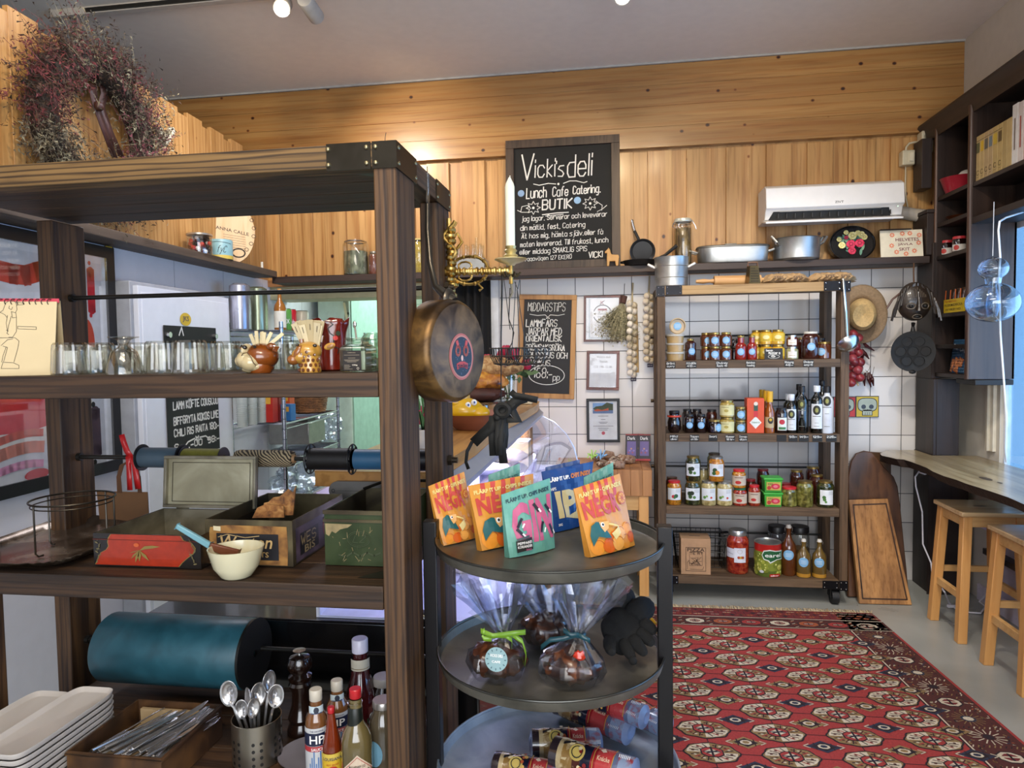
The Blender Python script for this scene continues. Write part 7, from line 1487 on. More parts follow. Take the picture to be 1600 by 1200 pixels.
b.tube([(cx+.02,Yb,z0-.03),(cx+.03,Yb,z0-.04),(cx+.022,Yb,z0-.045)],.003,BRS,6);b.put('arm',br)
b=MB();ec=E_.x+.002
b.lathe((ec,Yb,PY(798,407,Yb).z-.012),[(0,.0),(.008,.0),(.012,.004),(.03,.010),(.037,.014),(.036,.016),(.015,.014),(.012,.018),(.017,.023),(.011,.028),(.015,.034),(.011,.038),(.013,.044),(.010,.045)],mottled('brass_pale',['8f7c46','cdbd86','e3d9b0'],20,.35,.6,.1),28)
b.tube([(ec,Yb,z1-.03),(ec,Yb,z1+.02)],.005,BRS,8)
for a in range(6): q=a*PI/3;b.tube([(ec,Yb,z1-.008),(ec+.014*math.cos(q),Yb+.014*math.sin(q),z1-.014),(ec+.022*math.cos(q),Yb+.022*math.sin(q),z1-.004)],.0028,M('4a4230',.4,.7),6)
b.tube([(ec,Yb,z1-.03),(ec+.003,Yb,z1-.05),(ec-.004,Yb,z1-.062)],.003,M('8f8d80',.3,.8),6);b.put('candle_cup',br)
zc=PY(798,407,Yb).z+.02;ztp=PY(800,277,Yb).z
t=thing('candle','tall unlit white candle in the brass bracket','candle',(ec,Yb,zc));b=MB();lean=Vector((.006,0,1));b.lathe((ec,Yb,zc),[(0,0),(.0105,0),(.0112,ztp-zc-.022),(.0095,ztp-zc-.015),(.005,ztp-zc-.006),(.002,ztp-zc)],M('dcdcc8',.45,var=.03),24);b.put('wax',t);b=MB();b.tube([(ec,Yb,ztp-.004),(ec+.001,Yb,ztp+.004)],.0012,M('d9d6c4',.7),5);b.put('wick',t)
# wires and basket
hb=thing('hanging_basket','round wire egg holder hung from the brass bracket on thin wires','wire basket',(ec,Yb,z1-.01));WR=M('55534e',.35,.8)
cz_=PY(810,548,Yb).z;rings_=[]
b=MB()
for px,r,dy in((793,.034,0),(806,.028,.03),(822,.036,-.01),(836,.030,.02),(779,.026,.03)):
    p=PY(px,548,Yb);c=Vector((p.x,Yb+dy,cz_))
    for z,rr in((.006,r),(-.012,r*.95),(-.03,r*.6)): b.tube([c+Vector((rr*math.cos(a*PI/10),rr*math.sin(a*PI/10)*.8,z)) for a in range(20)],.0013,WR,5,True)
    for a in range(8): q=a*PI/4;b.tube([c+Vector((r*math.cos(q),r*math.sin(q)*.8,.008)),c+Vector((r*.95*math.cos(q),r*.76*math.sin(q),-.012)),c+Vector((r*.6*math.cos(q),r*.48*math.sin(q),-.03)),c+Vector((0,0,-.034))],.0011,WR,4)
b.put('wire_rings',hb)
b=MB();top1=PY(786,424,Yb);top2=PY(808,430,Yb)
for a,e in((top1,(783,548)),(top1,(797,515)),(PY(806,440,Yb),(800,548)),(PY(808,452,Yb),(812,548)),(PY(808,452,Yb),(822,546)),(PY(804,440,Yb),(809,452)),(PY(812,436,Yb),(809,452))): b.tube([a,PY(e[0],e[1],Yb)],.0009,WR,4)
b.tube([PY(797,450,Yb),PY(796,475,Yb),PY(795,498,Yb),PY(803,520,Yb),PY(800,536,Yb),PY(795,546,Yb)],.0012,BLK,5);b.put('hanging_wire',hb)
# black fabric bow
bw=thing('black_bow','black ribbon bow with long ends hanging below the wire basket','ribbon bow',PY(783,610,Yb));bm=M('121210',.75,bump=.3)
def strip(P,w,Y0=Yb,dy=0):
    vs=[]
    for i,(x,y) in enumerate(P):
        a=P[max(i-1,0)];c=P[min(i+1,len(P)-1)];dx,dz=c[0]-a[0],c[1]-a[1];L=math.hypot(dx,dz) or 1;nx,nz=-dz/L*w/2,dx/L*w/2
        vs+=[PY(x-nx,y-nz,Y0+dy+.006*math.sin(i*1.7)),PY(x+nx,y+nz,Y0+dy-.006*math.sin(i*1.3))]
    return vs,[(2*i,2*i+1,2*i+3,2*i+2) for i in range(len(P)-1)]
b=MB()
for P,w,dy in([(740,692),(765,668),(785,643),(810,625),(822,621)],16,0),([(840,625),(825,622),(805,618),(798,612)],10,-.004),([(808,622),(800,640),(810,658),(795,655),(785,645)],13,.004),([(771,650),(770,680),(772,712)],14,.002),([(785,650),(783,690),(787,724)],13,-.003),([(779,655),(778,690),(780,712)],10,-.006),([(790,645),(791,680),(789,700)],7,.004),([(738,690),(730,705),(728,722),(732,733)],5,.0):
    vs,fs=strip(P,w,Yb,dy);b.add(vs,fs,bm)
b.tube([PY(785+10*math.cos(a*PI/8),641+9*math.sin(a*PI/8),Yb-.006) for a in range(17)],.006,bm,6);b.ball(PY(777,652,Yb-.004),(.008,.008,.008),bm,10);b.put('ribbon',bw,solid=.0015)
b=MB();b.tube([PY(784,424,Yb),PY(783,520,Yb),PY(783,650,Yb)],.0014,BLK,5);b.put('string',bw)
# ================= copper pan on the rack side =================
pc=PY(717,548,1.36);n_=Vector((.93,-.37,.0)).normalized();T=n_.to_track_quat('Z','Y').to_matrix().to_4x4()
tp=PY(668,288,1.42);CP=mottled('old_copper',['2a1e12','4f3a22','7a5c34','3f3022'],14,.42,.6,.1,8);CB=mottled('copper_base',['2c2016','4c3c2a','6b573e','382c1e'],16,.5,.12,.1,10)
pn=thing('copper_pan','old copper saute pan with round face sticker hanging on the rack\'s right side','pan',pc)
b=MB();b.lathe(pc,[(0,0,),(.094,0,CB),(.100,-.004,CP),(.104,-.012,CP),(.1035,-.060,CP),(.1005,-.060,CP),(.098,-.01,CP),(0,-.006,CP)],CP,56,T);b.put('pan_body',pn)
b=MB();x_=Vector((0,0,1)).cross(n_).normalized();f=Fr(pc,x_,(0,0,1),.0005);cy=-.012
pk=M('a85a50',.5);nv=M('20242e',.5)
b.disc(f,.008,cy,.043,pk,1,n=36,ry=.047);b.disc(f,.008,cy,.039,M('b07a6c',.5),2,n=36,ry=.043);b.disc(f,.008,cy,.036,nv,3,n=36,ry=.040)
for s in(-1,1): b.ring(f,.008+s*.014,cy+.012,.007,.005,M('c06a5c',.5),4,.009);b.line(f,[(.008+s*.013,cy+.02),(.008+s*.017,cy+.03)],.008,M('b8443c',.5),4)
b.disc(f,.008,cy-.003,.004,M('c9a49a',.5),4,.006);b.poly(f,[(-.012,cy-.014),(.0,cy-.010),(.016,cy-.010),(.028,cy-.014),(.026,cy-.026),(.014,cy-.022),(.002,cy-.022),(-.010,cy-.026)],M('a83a34',.5),4)
b.write(f,'smile',-.008,cy-.022,.032,.008,.0015,nv,5)
random.seed(4)
for k in range(40): a=random.uniform(0,6.28);r=.033*random.random()**.5;b.disc(f,.008+r*math.cos(a),cy+r*math.sin(a)*1.1,.0007,M('8a90a8',.5),3.6,n=5)
b.put('face_sticker',pn)
hm_=M('4f4b45',.3,.85)
jt=pc+T@Vector((0,0,-.035))+Vector((0,0,.102));
b=MB();P=[jt+Vector((.01,0,.004)),jt+Vector((0,.0,.02)),PY(684,440,1.39),PY(675,400,1.41),PY(671,350,1.42),PY(669,315,1.42),PY(668,298,1.42)]
P=[jt+Vector((.02,-.004,-.004)),jt+Vector((.004,0,.012)),PY(680,447,1.385),PY(672,410,1.40),PY(668,360,1.415),PY(668,318,1.42)]
b.tube(P,.007,hm_,10,rs=[.013,.011,.007,.0065,.006,.005])
for k in range(12): pass
rg=PY(668,306,1.42);b.tube([rg+Vector((0,.007*math.cos(a*PI/8),.017*math.sin(a*PI/8))) for a in range(16)],.0028,hm_,6,True)
T2=T@Matrix.Rotation(0,4,'Z');b.ball(jt+Vector((.012,0,-.004)),(.022,.03,.010),hm_,16,T);b.put('handle',pn)
b=MB()
for k in range(2):
    for i in range(8): z=rg.z+.012+i*.0045;b.ball((sxr+.003,1.415+.010*k,z),(.0016,.0025,.003),STEEL,6)
b.tube([(sxr+.002,1.42,1.815),(sxr+.003,1.42,rg.z+.01),rg],.001,STEEL,4)
o=b.put('chain');tag(o,'short bright bead chain holding the copper pan at the rack top','chain')
# ================= big rack in the foreground =================
RY0,RY1=1.21,1.615;RX1=-.384;RX0=-1.387;RT=1.806;LV=[1.393,.996,.585,.18]
rk=thing('serving_rack','tall brown wooden serving rack in the left foreground with steel corner plates','shelf rack',((RX0+RX1)/2,(RY0+RY1)/2,0))
for x in(RX0,RX1-.042):
    for y0,y1 in((RY0,RY0+.118),(RY1-.105,RY1)):
        b=MB();b.box(x,y0,.0 if 1 else 0,x+.042,y1,RT-.044,RACKZ);b.put('post',rk,bev=.003)
b=MB();b.box(RX0-.001,RY0-.001,RT-.043,RX1+.001,RY0+.045,RT,wood('rack_top_lit','4f3b20','80633a','x',12,.6,0,.5,.4,grain=.72,gs=.9));b.box(RX1-.045,RY0+.046,RT-.043,RX1+.001,RY1,RT,RACKY)  # front top rail lighter than the shelf rails, its lit tone put into the colour
for k in range(4): b.box(RX0,RY0+.046+k*.091,RT-.034,RX1-.046,RY0+.046+k*.091+.089,RT-.004,RACK)
b.put('top_board',rk,bev=.002)
for z in LV:
    b=MB();b.box(RX0+.043,RY0+.002,z-.045,RX1-.043,RY0+.045,z,RACK)
    b.box(RX0+.044,RY0+.046,z-.034,RX1-.044,RY0+.13,z-.001,RACK)
    for k in range(3): b.box(RX0+.002,RY0+.131+k*.127,z-.034,RX1-.044,min(RY0+.131+k*.127+.124,RY1-.003),z-.001,RACK)
    b.put('shelf_board',rk,bev=.002)
for z in(1.577,1.177,.706):
    b=MB();b.cyl((RX0+.03,1.56,z),(RX1+.004,1.56,z),.0055,BLK,12);b.cyl((RX0+.04,1.56,z),(RX0+.052,1.56,z),.010,BLK,12)
    b.cyl((RX1+.001,1.56,z),(RX1+.010,1.56,z),.0125,M('4a4238',.4,.8),6);b.cyl((RX1+.010,1.56,z),(RX1+.022,1.56,z),.007,M('4a4238',.4,.8),10);b.put('rod',rk)
MP=mottled('dark_steel',['17140f','2a251c','35302a'],8,.4,.7,.05)
def rplate(x0,x1,z0,z1,y,pts):
    b=MB();b.box(x0,y-.0025,z0,x1,y,z1,MP)
    for x,z in pts: b.lathe((x,y-.0025,z),[(.0048,0),(.0045,.002),(.003,.004),(0,.0048)],M('8d8468',.35,.9),14,Matrix.Rotation(PI/2,4,'X'))
    b.put('corner_plate',rk)
z0,z1=RT-.047,RT+.001
rplate(RX1-.128,RX1-.045,z0,z1,RY0-.001,[(RX1-.124,z1-.010),(RX1-.124,z0+.010),(RX1-.052,z1-.010),(RX1-.052,z0+.010)])
rplate(RX1-.042,RX1+.003,z0,z1,RY0-.001,[(RX1-.035,z1-.010),(RX1-.035,z0+.010)])
def splate(y0,y1,pts):
    b=MB();b.box(RX1+.001,y0,z0,RX1+.0035,y1,z1,MP)
    for y,z in pts: b.ball((RX1+.0035,y,z),(.003,.0045,.0045),M('8d8468',.35,.9),10)
    b.put('corner_plate',rk)
splate(RY0-.003,RY0+.125,[(RY0+.01,z1-.01),(RY0+.01,z0+.01),(RY0+.118,z1-.01),(RY0+.118,z0+.01)]);splate(RY1-.125,RY1,[(RY1-.118,z1-.01),(RY1-.118,z0+.01),(RY1-.008,z1-.01),(RY1-.008,z0+.01)])
b=MB();b.add([(RX1-.043,RY0+.046,z) for z in(z0+.01,z0+.013)]+[(RX1-.12,RY0+.046,z) for z in(z0+.01,z0+.013)]+[(RX1-.043,RY0+.12,z) for z in(z0+.01,z0+.013)],[(0,2,4),(1,3,5),(0,1,3,2),(2,3,5,4),(4,5,1,0)],MP);b.put('corner_bracket',rk)
b=MB();z=LV[1]-.0012;b.add([(RX1-.044,RY0+.131,z+.0015),(RX1-.044,RY0+.046,z+.0015),(RX1-.11,RY0+.046,z+.0015)],[(0,2,1)],MP);b.put('corner_bracket',rk)
b=MB();b.tube([(RX1-.022,RY0+.01,RT),(RX1-.021,RY0+.01,RT+.012),(RX1-.0195,RY0+.01,RT+.019)],.0006,BLK,5);o=b.put('bent_wire');tag(o,'thin bent wire sticking up from the serving rack\'s top corner','wire')
# ---- upper shelf: sketch calendar ----
Z1=LV[0];cal=thing('desk_calendar','cream spiral-bound sketch calendar with a line-drawn man, standing on the upper rack shelf','calendar',(-1.19,1.3,Z1))
R_=PY(69,580,1.26);cu_=Vector((1,.42,0)).normalized();co_=Vector((R_.x,1.285,Z1))-cu_*.167;f=Fr(co_,cu_,Vector((-.42,1,0))*.2+Vector((0,0,1)));
w=.167;h=.158;cr=M('c8b894',.7,var=.03)
b=MB();b.prism(f,rectpts(0,0,w,h),.0025,cr);bk=M('3a3428',.6)
def cq(px,py):
    r=ray(px,py);t=(f.o-Vector((0,0,H))).dot(f.n)/r.dot(f.n);q=Vector((0,0,H))+r*t-f.o;return (q.dot(f.u),q.dot(f.v))
L_=lambda *P:b.line(f,[cq(*p) for p in P],.0009,bk,1)
L_((5,485),(9,474),(16,469),(24,472),(27,478));L_((24,472),(38,474),(37,476),(26,477));L_((5,485),(2,487),(-5,492));L_((26,478),(27,484),(24,489));L_((15,478),(14,482),(18,484),(20,480));L_((12,493),(10,505),(12,518),(14,508),(18,494));L_((18,487),(25,489),(26,496),(20,497),(18,487));L_((0,488),(8,492),(11,496));L_((26,496),(26,518),(20,527),(14,527));L_((10,516),(13,517),(11,521),(14,523));L_((28,510),(57,511),(57,515),(28,514),(28,510));L_((0,528),(24,528),(30,533),(28,545),(22,566));L_((2,540),(12,531),(20,530));L_((10,542),(5,556),(3,566));L_((5,541),(12,543),(6,565));L_((5,566),(21,567),(30,571),(30,576),(2,576),(5,566));b.put('page',cal)
b=MB();f3=Fr(co_+Vector((-.02,.055,0)),cu_,(0,-.10,1));b.prism(f3,rectpts(0,0,w,h),.002,M('a89878',.7));b.put('back_cover',cal)
b=MB();b.prism(Fr(f.pt(0,h-.002,0)+Vector((0,.006,0)),f.u,f.v),rectpts(0,0,w,.009),.002,M('b8324a',.6));b.put('red_strip',cal)
b=MB()
for k in range(14): x=.006+k*.0112;c=f.pt(x,h-.001,0);b.tube([c+Vector((0,.008*math.cos(a)+.004,.0065*math.sin(a))) for a in [i*PI/6 for i in range(12)]],.0009,BLK,5,True)
b.put('spiral_binding',cal)
# ---- glasses ----
GT=glass('f7f7f2',.085,.06,.6)
def tumbler(label):
    t=thing('drinking_glass',label,'drinking glass',(0,0,0),'upturned glasses on the upper rack shelf');b=MB();n=48;vs=[];prof=[(.0355,0),(.0362,.004),(.0355,.009),(.0335,.045),(.0318,.062),(.029,.0665),(0,.0665)]
    k=0
    for i,(r,z) in enumerate(prof):
        for j in range(n):
            rr=r*(1+(.025 if 1<i<5 else 0)*(1 if j%2 else -1));a=2*PI*j/n;vs.append((rr*math.cos(a),rr*math.sin(a),z))
    b.add(vs,[(i*n+j,i*n+(j+1)%n,(i+1)*n+(j+1)%n,(i+1)*n+j) for i in range(len(prof)-1) for j in range(n)],GT)
    b.lathe((0,0,0),[(.0335,.001),(.0315,.012),(.029,.05),(.024,.058),(0,.058)],GT,24);b.put('glass_body',t,local=True,ang=10)
    return t
g0=None
gl_=[(82,1.45,'upturned glass at the far left behind the first row'),(111,1.285,'ribbed glass first from the calendar'),(135,1.43,'ribbed glass behind the first and second'),(153,1.33,'ribbed glass between the first glass and the stemmed goblet'),(176,1.47,'ribbed glass half behind the goblet, left side'),(222,1.40,'ribbed glass just right of the goblet, set back'),(255,1.30,'tall ribbed glass right of the goblet in front'),(297,1.265,'large ribbed glass last of the front row'),(326,1.42,'ribbed glass behind the last front one'),(354,1.42,'ribbed glass left of the bulldog mug'),(386,1.50,'ribbed glass behind the bulldog mug'),(448,1.44,'ribbed glass between the bulldog and giraffe mugs'),(466,1.52,'ribbed glass deep behind the giraffe mug'),(590,1.44,'ribbed glass at the rack\'s right post')]
for i,(px,Y,lb) in enumerate(gl_):
    p=PY(px,580,Y);g0_=tumbler(lb) if i==0 else copy_tree(g0)
    if i==0: g0=g0_
    place(g0_,(p.x,Y,Z1),random.random(),label=lb)
p=PY(195,580,1.255);t=thing('goblet','upturned stemmed goblet with its round foot on top, among the tumblers','goblet',(p.x,1.255,Z1));b=MB()
b.lathe((p.x,1.255,Z1),[(.034,0),(.0345,.004),(.032,.022),(.024,.046),(.010,.056),(.0075,.060),(.010,.064),(.012,.069),(.020,.0725),(.028,.074),(.0285,.0755),(0,.077)],GT,40);b.lathe((p.x,1.255,Z1),[(.032,.001),(.029,.024),(.021,.044),(0,.052)],GT,40);b.put('glass_body',t)
# ---- bulldog mug ----
c=PY(402,582,1.27);c=Vector((c.x,1.275,Z1));t=thing('bulldog_mug','ceramic bulldog head mug holding sugar sticks on the upper rack shelf','mug',c)
CRM=M('b9aa84',.25,coat=.8,var=.06);BRW=M('7a3f14',.22,coat=.8,var=.35,vs=25);
k=1.27/1080
def pv(px,py,dy=0.): q=PY(px,py,1.275+dy);return q
b=MB();b.ball(pv(409,557,.005),(.0325,.034,.0265),BRW,32);b.lathe((c.x+.004,c.y,c.z),[(0,0),(.021,0),(.023,.004),(.024,.02),(.024,.03)],BRW,28);b.ball(pv(394,577,-.004),(.019,.022,.0085),CRM,20);b.ball(pv(412,574,.004),(.019,.025,.014),BRW,24)
b.put('mug_body',t)
b=MB();b.ball(pv(385,562,-.012),(.018,.022,.019),CRM,24);b.ball(pv(391,566,-.018),(.020,.018,.018),CRM,24);b.ball(pv(377,564,-.010),(.011,.016,.012),CRM,20);b.ball(pv(400,572,-.008),(.020,.02,.013),CRM,20);b.ball(pv(386,548,-.012),(.008,.02,.014),CRM,16);b.put('muzzle',t)
b=MB();b.ball(pv(382,543,-.026),(.0055,.005,.0045),M('15100c',.2,coat=1),12);b.ball(pv(398,542,-.022),(.0035,.004,.003),M('15100c',.2,coat=1),10);b.ball(pv(378,541,-.02),(.003,.004,.003),M('15100c',.2,coat=1),10)
b.tube([pv(374,560,-.028),pv(380,552,-.034),pv(386,551,-.036),pv(392,558,-.038),pv(396,567,-.034),pv(400,571,-.030)],.0008,M('3a2412',.4),5);b.put('face_features',t)
b=MB();
b.ball(pv(424,541,-.008),(.010,.010,.007),BRW,14);b.ball(pv(380,544,.004),(.006,.008,.005),BRW,14)
b.add([pv(424,537,-.01),pv(437,542,-.012),pv(432,550,-.014),pv(425,548,-.01),pv(428,541,-.02)],[(0,1,4),(1,2,4),(2,3,4),(3,0,4)],BRW);b.put('ear',t)
b=MB()
for i,(x0,y0,x1,y1) in enumerate(((398,540,391,522),(402,540,400,517),(411,540,413,519),(414,540,424,519),(419,540,442,521),(408,540,409,518),(405,540,399,523))):
    A=pv(x0,y0,.006);B_=pv(x1,y1,.0+.004*i);d=(B_-A).normalized();u=d.cross(Vector((0,1,0))).normalized()*.0035;b.add([A-u,A+u,B_+u,B_-u]+[q+Vector((0,.002,0)) for q in(A-u,A+u,B_+u,B_-u)],[(0,1,2,3),(7,6,5,4),(0,3,7,4),(1,5,6,2),(3,2,6,7)],M('c9bd9a',.6))
o=b.put('sugar_sticks');tag(o,'paper sugar sticks standing in the bulldog mug','sugar sticks')
# ---- giraffe mug ----
c=PY(483,582,1.27);c=Vector((c.x,1.275,Z1));t=thing('giraffe_mug','ceramic giraffe head mug holding paper sugar packets on the upper rack shelf','mug',c)
GY=M('b88a3c',.22,coat=.8,var=.1);GB=M('5f3414',.22,coat=.8,var=.2)
b=MB();b.lathe((c.x+.001,c.y,c.z),[(0,0),(.020,0),(.0205,.004),(.018,.02),(.019,.032)],GY,28,sy=1.1);b.ball(pv(484,562,.004),(.021,.023,.02),GY,24);b.ball(pv(482,549,.002),(.026,.026,.0195),GY,28);b.ball(pv(470,556,-.008),(.018,.018,.016),GY,20);b.put('mug_body',t)
b=MB();b.ball(pv(459,562,-.014),(.0125,.014,.0105),M('8a5426',.25,coat=.8),20);b.ball(pv(466,551,-.018),(.0075,.009,.016),M('8a5426',.25,coat=.8),18,Matrix.Rotation(.5,4,'Y'));b.put('snout',t)
b=MB();random.seed(2);f=Cyl((c.x+.001,c.y,c.z),.0205,0)
for r_ in range(3):
    for q in range(6):
        a=-1.2+q*.48+(.24 if r_%2 else 0);rr=[.0208,.0195,.0190][r_];x=c.x+.001+math.sin(a)*rr;y=c.y-math.cos(a)*rr*1.1;z=c.z+.005+r_*.0095;b.ball((x,y,z),(.0036,.0022,.0038),GB,7)
for px,py in((482,557),(489,556),(496,554),(484,563),(492,562),(499,560),(478,553),(487,550),(474,566),(481,569)):
    q=pv(px,py,0);d=Vector(((q.x-pv(482,549).x)/.026,0,(q.z-pv(482,549).z)/.0195));yy=math.sqrt(max(.05,1-d.x**2-d.z**2));b.ball((q.x,1.277-.0262*yy,q.z),(.0036,.0015,.0030),GB,7)
b.put('spots',t)
b=MB();b.ball(pv(492,540,-.022),(.0045,.004,.0035),M('15100c',.2,coat=1),12);b.ball(pv(465,539,-.02),(.003,.004,.003),M('15100c',.2,coat=1),12);b.put('eye',t)
b=MB();b.ball(pv(515,541,.0),(.012,.004,.0065),GY,14,Matrix.Rotation(-.3,4,'Y'));b.ball(pv(516,541,-.003),(.008,.003,.004),M('9a7048',.3,coat=.5),12,Matrix.Rotation(-.3,4,'Y'));b.put('ear',t)
for q in(([pv(472,538,0),pv(471,530,0)],'7a4a20'),([pv(502,534,.01),pv(504,524,.01)],'5f3414')): b=MB();b.tube(q[0],.0045,M(q[1],.25,coat=.8),8);b.put('horn',t)
b=MB();random.seed(6)
for i in range(15):
    x0=474+i*1.6;x1=459+i*3.1;A=pv(x0,540,.004);B_=pv(x1,503+4*math.sin(i*2.1)+abs(i-8)*.3,.003*(i%4)-.004);d=(B_-A).normalized();u=d.cross(Vector((0,1,0))).normalized()*.0065
    b.add([A-u*.6,A+u*.6,B_+u,B_-u]+[q+Vector((0,.0015,0)) for q in(A-u*.6,A+u*.6,B_+u,B_-u)],[(0,1,2,3),(7,6,5,4),(0,3,7,4),(1,5,6,2),(3,2,6,7)],M(['b5a98a','c4b898','a89a78'][i%3],.7))
    m=A.lerp(B_,.6)-Vector((0,.0008,0));b.add([m-u*.1,m+u*.1,m+u*.1+d*.012,m-u*.1+d*.012],[(0,1,2,3)],M('3a3028',.6))
o=b.put('sugar_packets');tag(o,'fan of paper sugar packets standing in the giraffe mug','sugar packets')
# ---- red vase ----
c=PY(519,580,1.40);c=Vector((c.x,1.40,Z1));t=thing('red_vase','red glazed vase with black line ornament behind the giraffe mug','vase',c);RV=mottled('red_glaze',['2c0a06','6a1a0e','8f2c18'],12,.22,0,.15,4,(1,1,.5),.8)
b=MB();n=36;vs=[];prof=[(.026,0),(.029,.003),(.030,.03),(.029,.055),(.031,.08),(.034,.097),(.036,.108)]
for i,(r,z) in enumerate(prof):
    for j in range(n):
        a=2*PI*j/n;zz=z+(.003*math.sin(5*a)+.002*math.sin(9*a) if i==len(prof)-1 else 0);rr=r*(1+(.08*math.sin(7*a) if i>=5 else 0));vs.append((c.x+rr*math.cos(a),c.y+rr*math.sin(a),c.z+zz))
b.add(vs,[(i*n+j,i*n+(j+1)%n,(i+1)*n+(j+1)%n,(i+1)*n+j) for i in range(len(prof)-1) for j in range(n)],RV);b.put('vase_body',t,solid=.002)
b=MB();f=Cyl(c,.0318,lab_ang(c));b.line(f,[(-.004,.104),(.004,.096),(-.006,.088),(-.002,.078),(.006,.072),(.004,.06)],.0022,BLK,2);b.line(f,[(.006,.05),(.016,.046),(.012,.036)],.002,BLK,1);b.disc(f,.014,.078,.005,M('3a4a3a',.4),2);b.disc(f,.008,.068,.005,M('d04a4a',.3),3);b.line(f,[(.016,.088),(.012,.082),(.018,.074)],.0015,BLK,2);b.put('ornament',t)
# ---- sugar jar ----
c=PY(556,582,1.27);c=Vector((c.x,1.285,Z1));t=thing('sugar_jar','square glass jar with black label and spoon at the right of the upper rack shelf','jar',c);SG=glass('e3ece2',.14,.04,.8)
b=MB();b.lathe(c,[(0,0),(.030,0),(.033,.003),(.033,.045),(.029,.050),(.020,.053),(.019,.060),(.0225,.062),(.0225,.066),(.019,.066)],SG,4,rotz(PI/4),1.18,1.0) ;b.put('glass_body',t,bev=.002)
b=MB();b.cb((c.x,c.y,c.z+.022),(.040,.036,.036),M('c9cfc6',.9,bump=.3));b.put('sugar',t)
f=Fr((c.x-.0205,c.y-.0260,c.z+.003));b=MB();b.prism(f,rectpts(0,0,.036,.038),.0008,M('1c1512',.5),1);g=M('8a7f70',.6)
b.text(f,'DEMERARA',.010,.033,.016,.0022,g,3)
for k_,ww_ in((.0295,.030),(.024,.014),(.0205,.030),(.0185,.026),(.0165,.018),(.0105,.010),(.008,.012),(.0055,.010),(.003,.016)): b.line(f,[(.018-ww_/2 if k_>.012 else .003,k_),(.018+ww_/2 if k_>.012 else .003+ww_,k_)],.0008,g,3)
b.text(f,'150g',.019,.0085,.010,.0035,M('d9d2c4',.6),3);b.ring(f,.030,.004,.002,.0008,M('d9d2c4',.6),3,n=10);b.put('label_sticker',t)
b=MB();A,B_=pv(557,530,.0),pv(554,507,.01);b.tube([A,B_],.0018,STEEL,6);b.ball(B_,(.004,.002,.007),STEEL,10);b.put('spoon',t)
c=PY(584,578,1.36);c=Vector((c.x-.004,1.375,Z1));jar('storage_jar','clear greenish glass jar behind the sugar jar','jar',c,.027,.085,M('a9b5a4',.5),None,None,glassy=SG,fill=.3)
# ================= things on the ribbon rod =================
def rodx(px): return PY(px,716,1.56).x
def spool(x0,x1,rf,rc,fm,cmat,label,name='ribbon_spool',cat='ribbon spool',holes=False,z=1.177,f0=True,f1=True):
    t=thing(name,label,cat,((x0+x1)/2,1.56,z));TX=Matrix.Rotation(PI/2,4,'Y')
    b=MB();b.lathe((x0,1.56,z),[(.008,0),(rc,0),(rc,x1-x0),(.008,x1-x0)],cmat,36,TX);b.put('ribbon',t)
    for xx,on in((x0,f0),(x1-.002,f1)):
        if not on: continue
        b=MB()
        if holes:
            b.tube([(xx,1.56+rf*.96*math.cos(a*PI/16),z+rf*.96*math.sin(a*PI/16)) for a in range(32)],.0016,fm,6,True);b.tube([(xx,1.56+rf*.66*math.cos(a*PI/16),z+rf*.66*math.sin(a*PI/16)) for a in range(32)],.0025,fm,6,True)
            for q in range(8): a=q*PI/4;b.tube([(xx,1.56+rf*.64*math.cos(a),z+rf*.64*math.sin(a)),(xx,1.56+rf*.96*math.cos(a),z+rf*.96*math.sin(a))],.003,fm,5)
            b.lathe((xx,1.56,z),[(.008,0),(rf*.68,0),(rf*.68,.002),(.008,.002)],fm,32,TX)
        else: b.lathe((xx,1.56,z),[(.008,0),(rf,0),(rf,.0025),(.008,.0025)],fm,36,TX)
        b.put('flange',t)
    return t
spool(rodx(222),rodx(286),.033,.025,M('17171a',.4),M('41525f',.45),'blue-grey ribbon spool on the rack rod behind the tin lid')
spool(rodx(288),rodx(350),.027,.023,M('2d2a33',.4),M('6d6a22',.6,var=.2,vs=80),'olive green ribbon spool next to the blue-grey one')
spool(rodx(485),rodx(552),.037,.026,M('101012',.4),M('120e0d',.55,var=.3,vs=60),'black ribbon spool with pierced flanges',holes=True)
spool(rodx(556),rodx(612),.035,.024,M('101012',.4),M('2f5b7c',.45),'bright blue ribbon spool at the rack\'s right post',holes=False,f0=False)
spool(rodx(652),rodx(672),.028,.026,M('101012',.4),M('121016',.4),'black spool end showing between the two right rack posts')
x0,x1=rodx(370),rodx(458);t=thing('twine_cone','brown and cream flecked twine cone on the rack rod','twine',((x0+x1)/2,1.56,1.177));b=MB();TX=Matrix.Rotation(PI/2,4,'Y')
m,nt,bs=_nt('twine');L=nt.links;N=nt.nodes;tc=N.new('ShaderNodeTexCoord');mp=N.new('ShaderNodeMapping');mp.inputs['Rotation'].default_value=(0,.9,0);L.new(tc.outputs['Object'],mp.inputs['Vector']);wv=N.new('ShaderNodeTexWave');wv.inputs['Scale'].default_value=55;wv.inputs['Distortion'].default_value=7;wv.inputs['Detail Scale'].default_value=.6;L.new(mp.outputs[0],wv.inputs['Vector']);rr_=N.new('ShaderNodeValToRGB');rr_.color_ramp.elements[0].color=hx('2a211a');rr_.color_ramp.elements[1].color=hx('9a8a6c');rr_.color_ramp.elements[0].position=.45;rr_.color_ramp.elements[1].position=.55;L.new(wv.outputs['Fac'],rr_.inputs['Fac']);L.new(rr_.outputs[0],bs.inputs['Base Color']);bs.inputs['Roughness'].default_value=.9
b.lathe((x0,1.56,1.177),[(.009,0),(.0185,0),(.021,.01),(.0205,(x1-x0)*.9),(.018,x1-x0),(.009,x1-x0)],m,36,TX);b.put('twine',t)
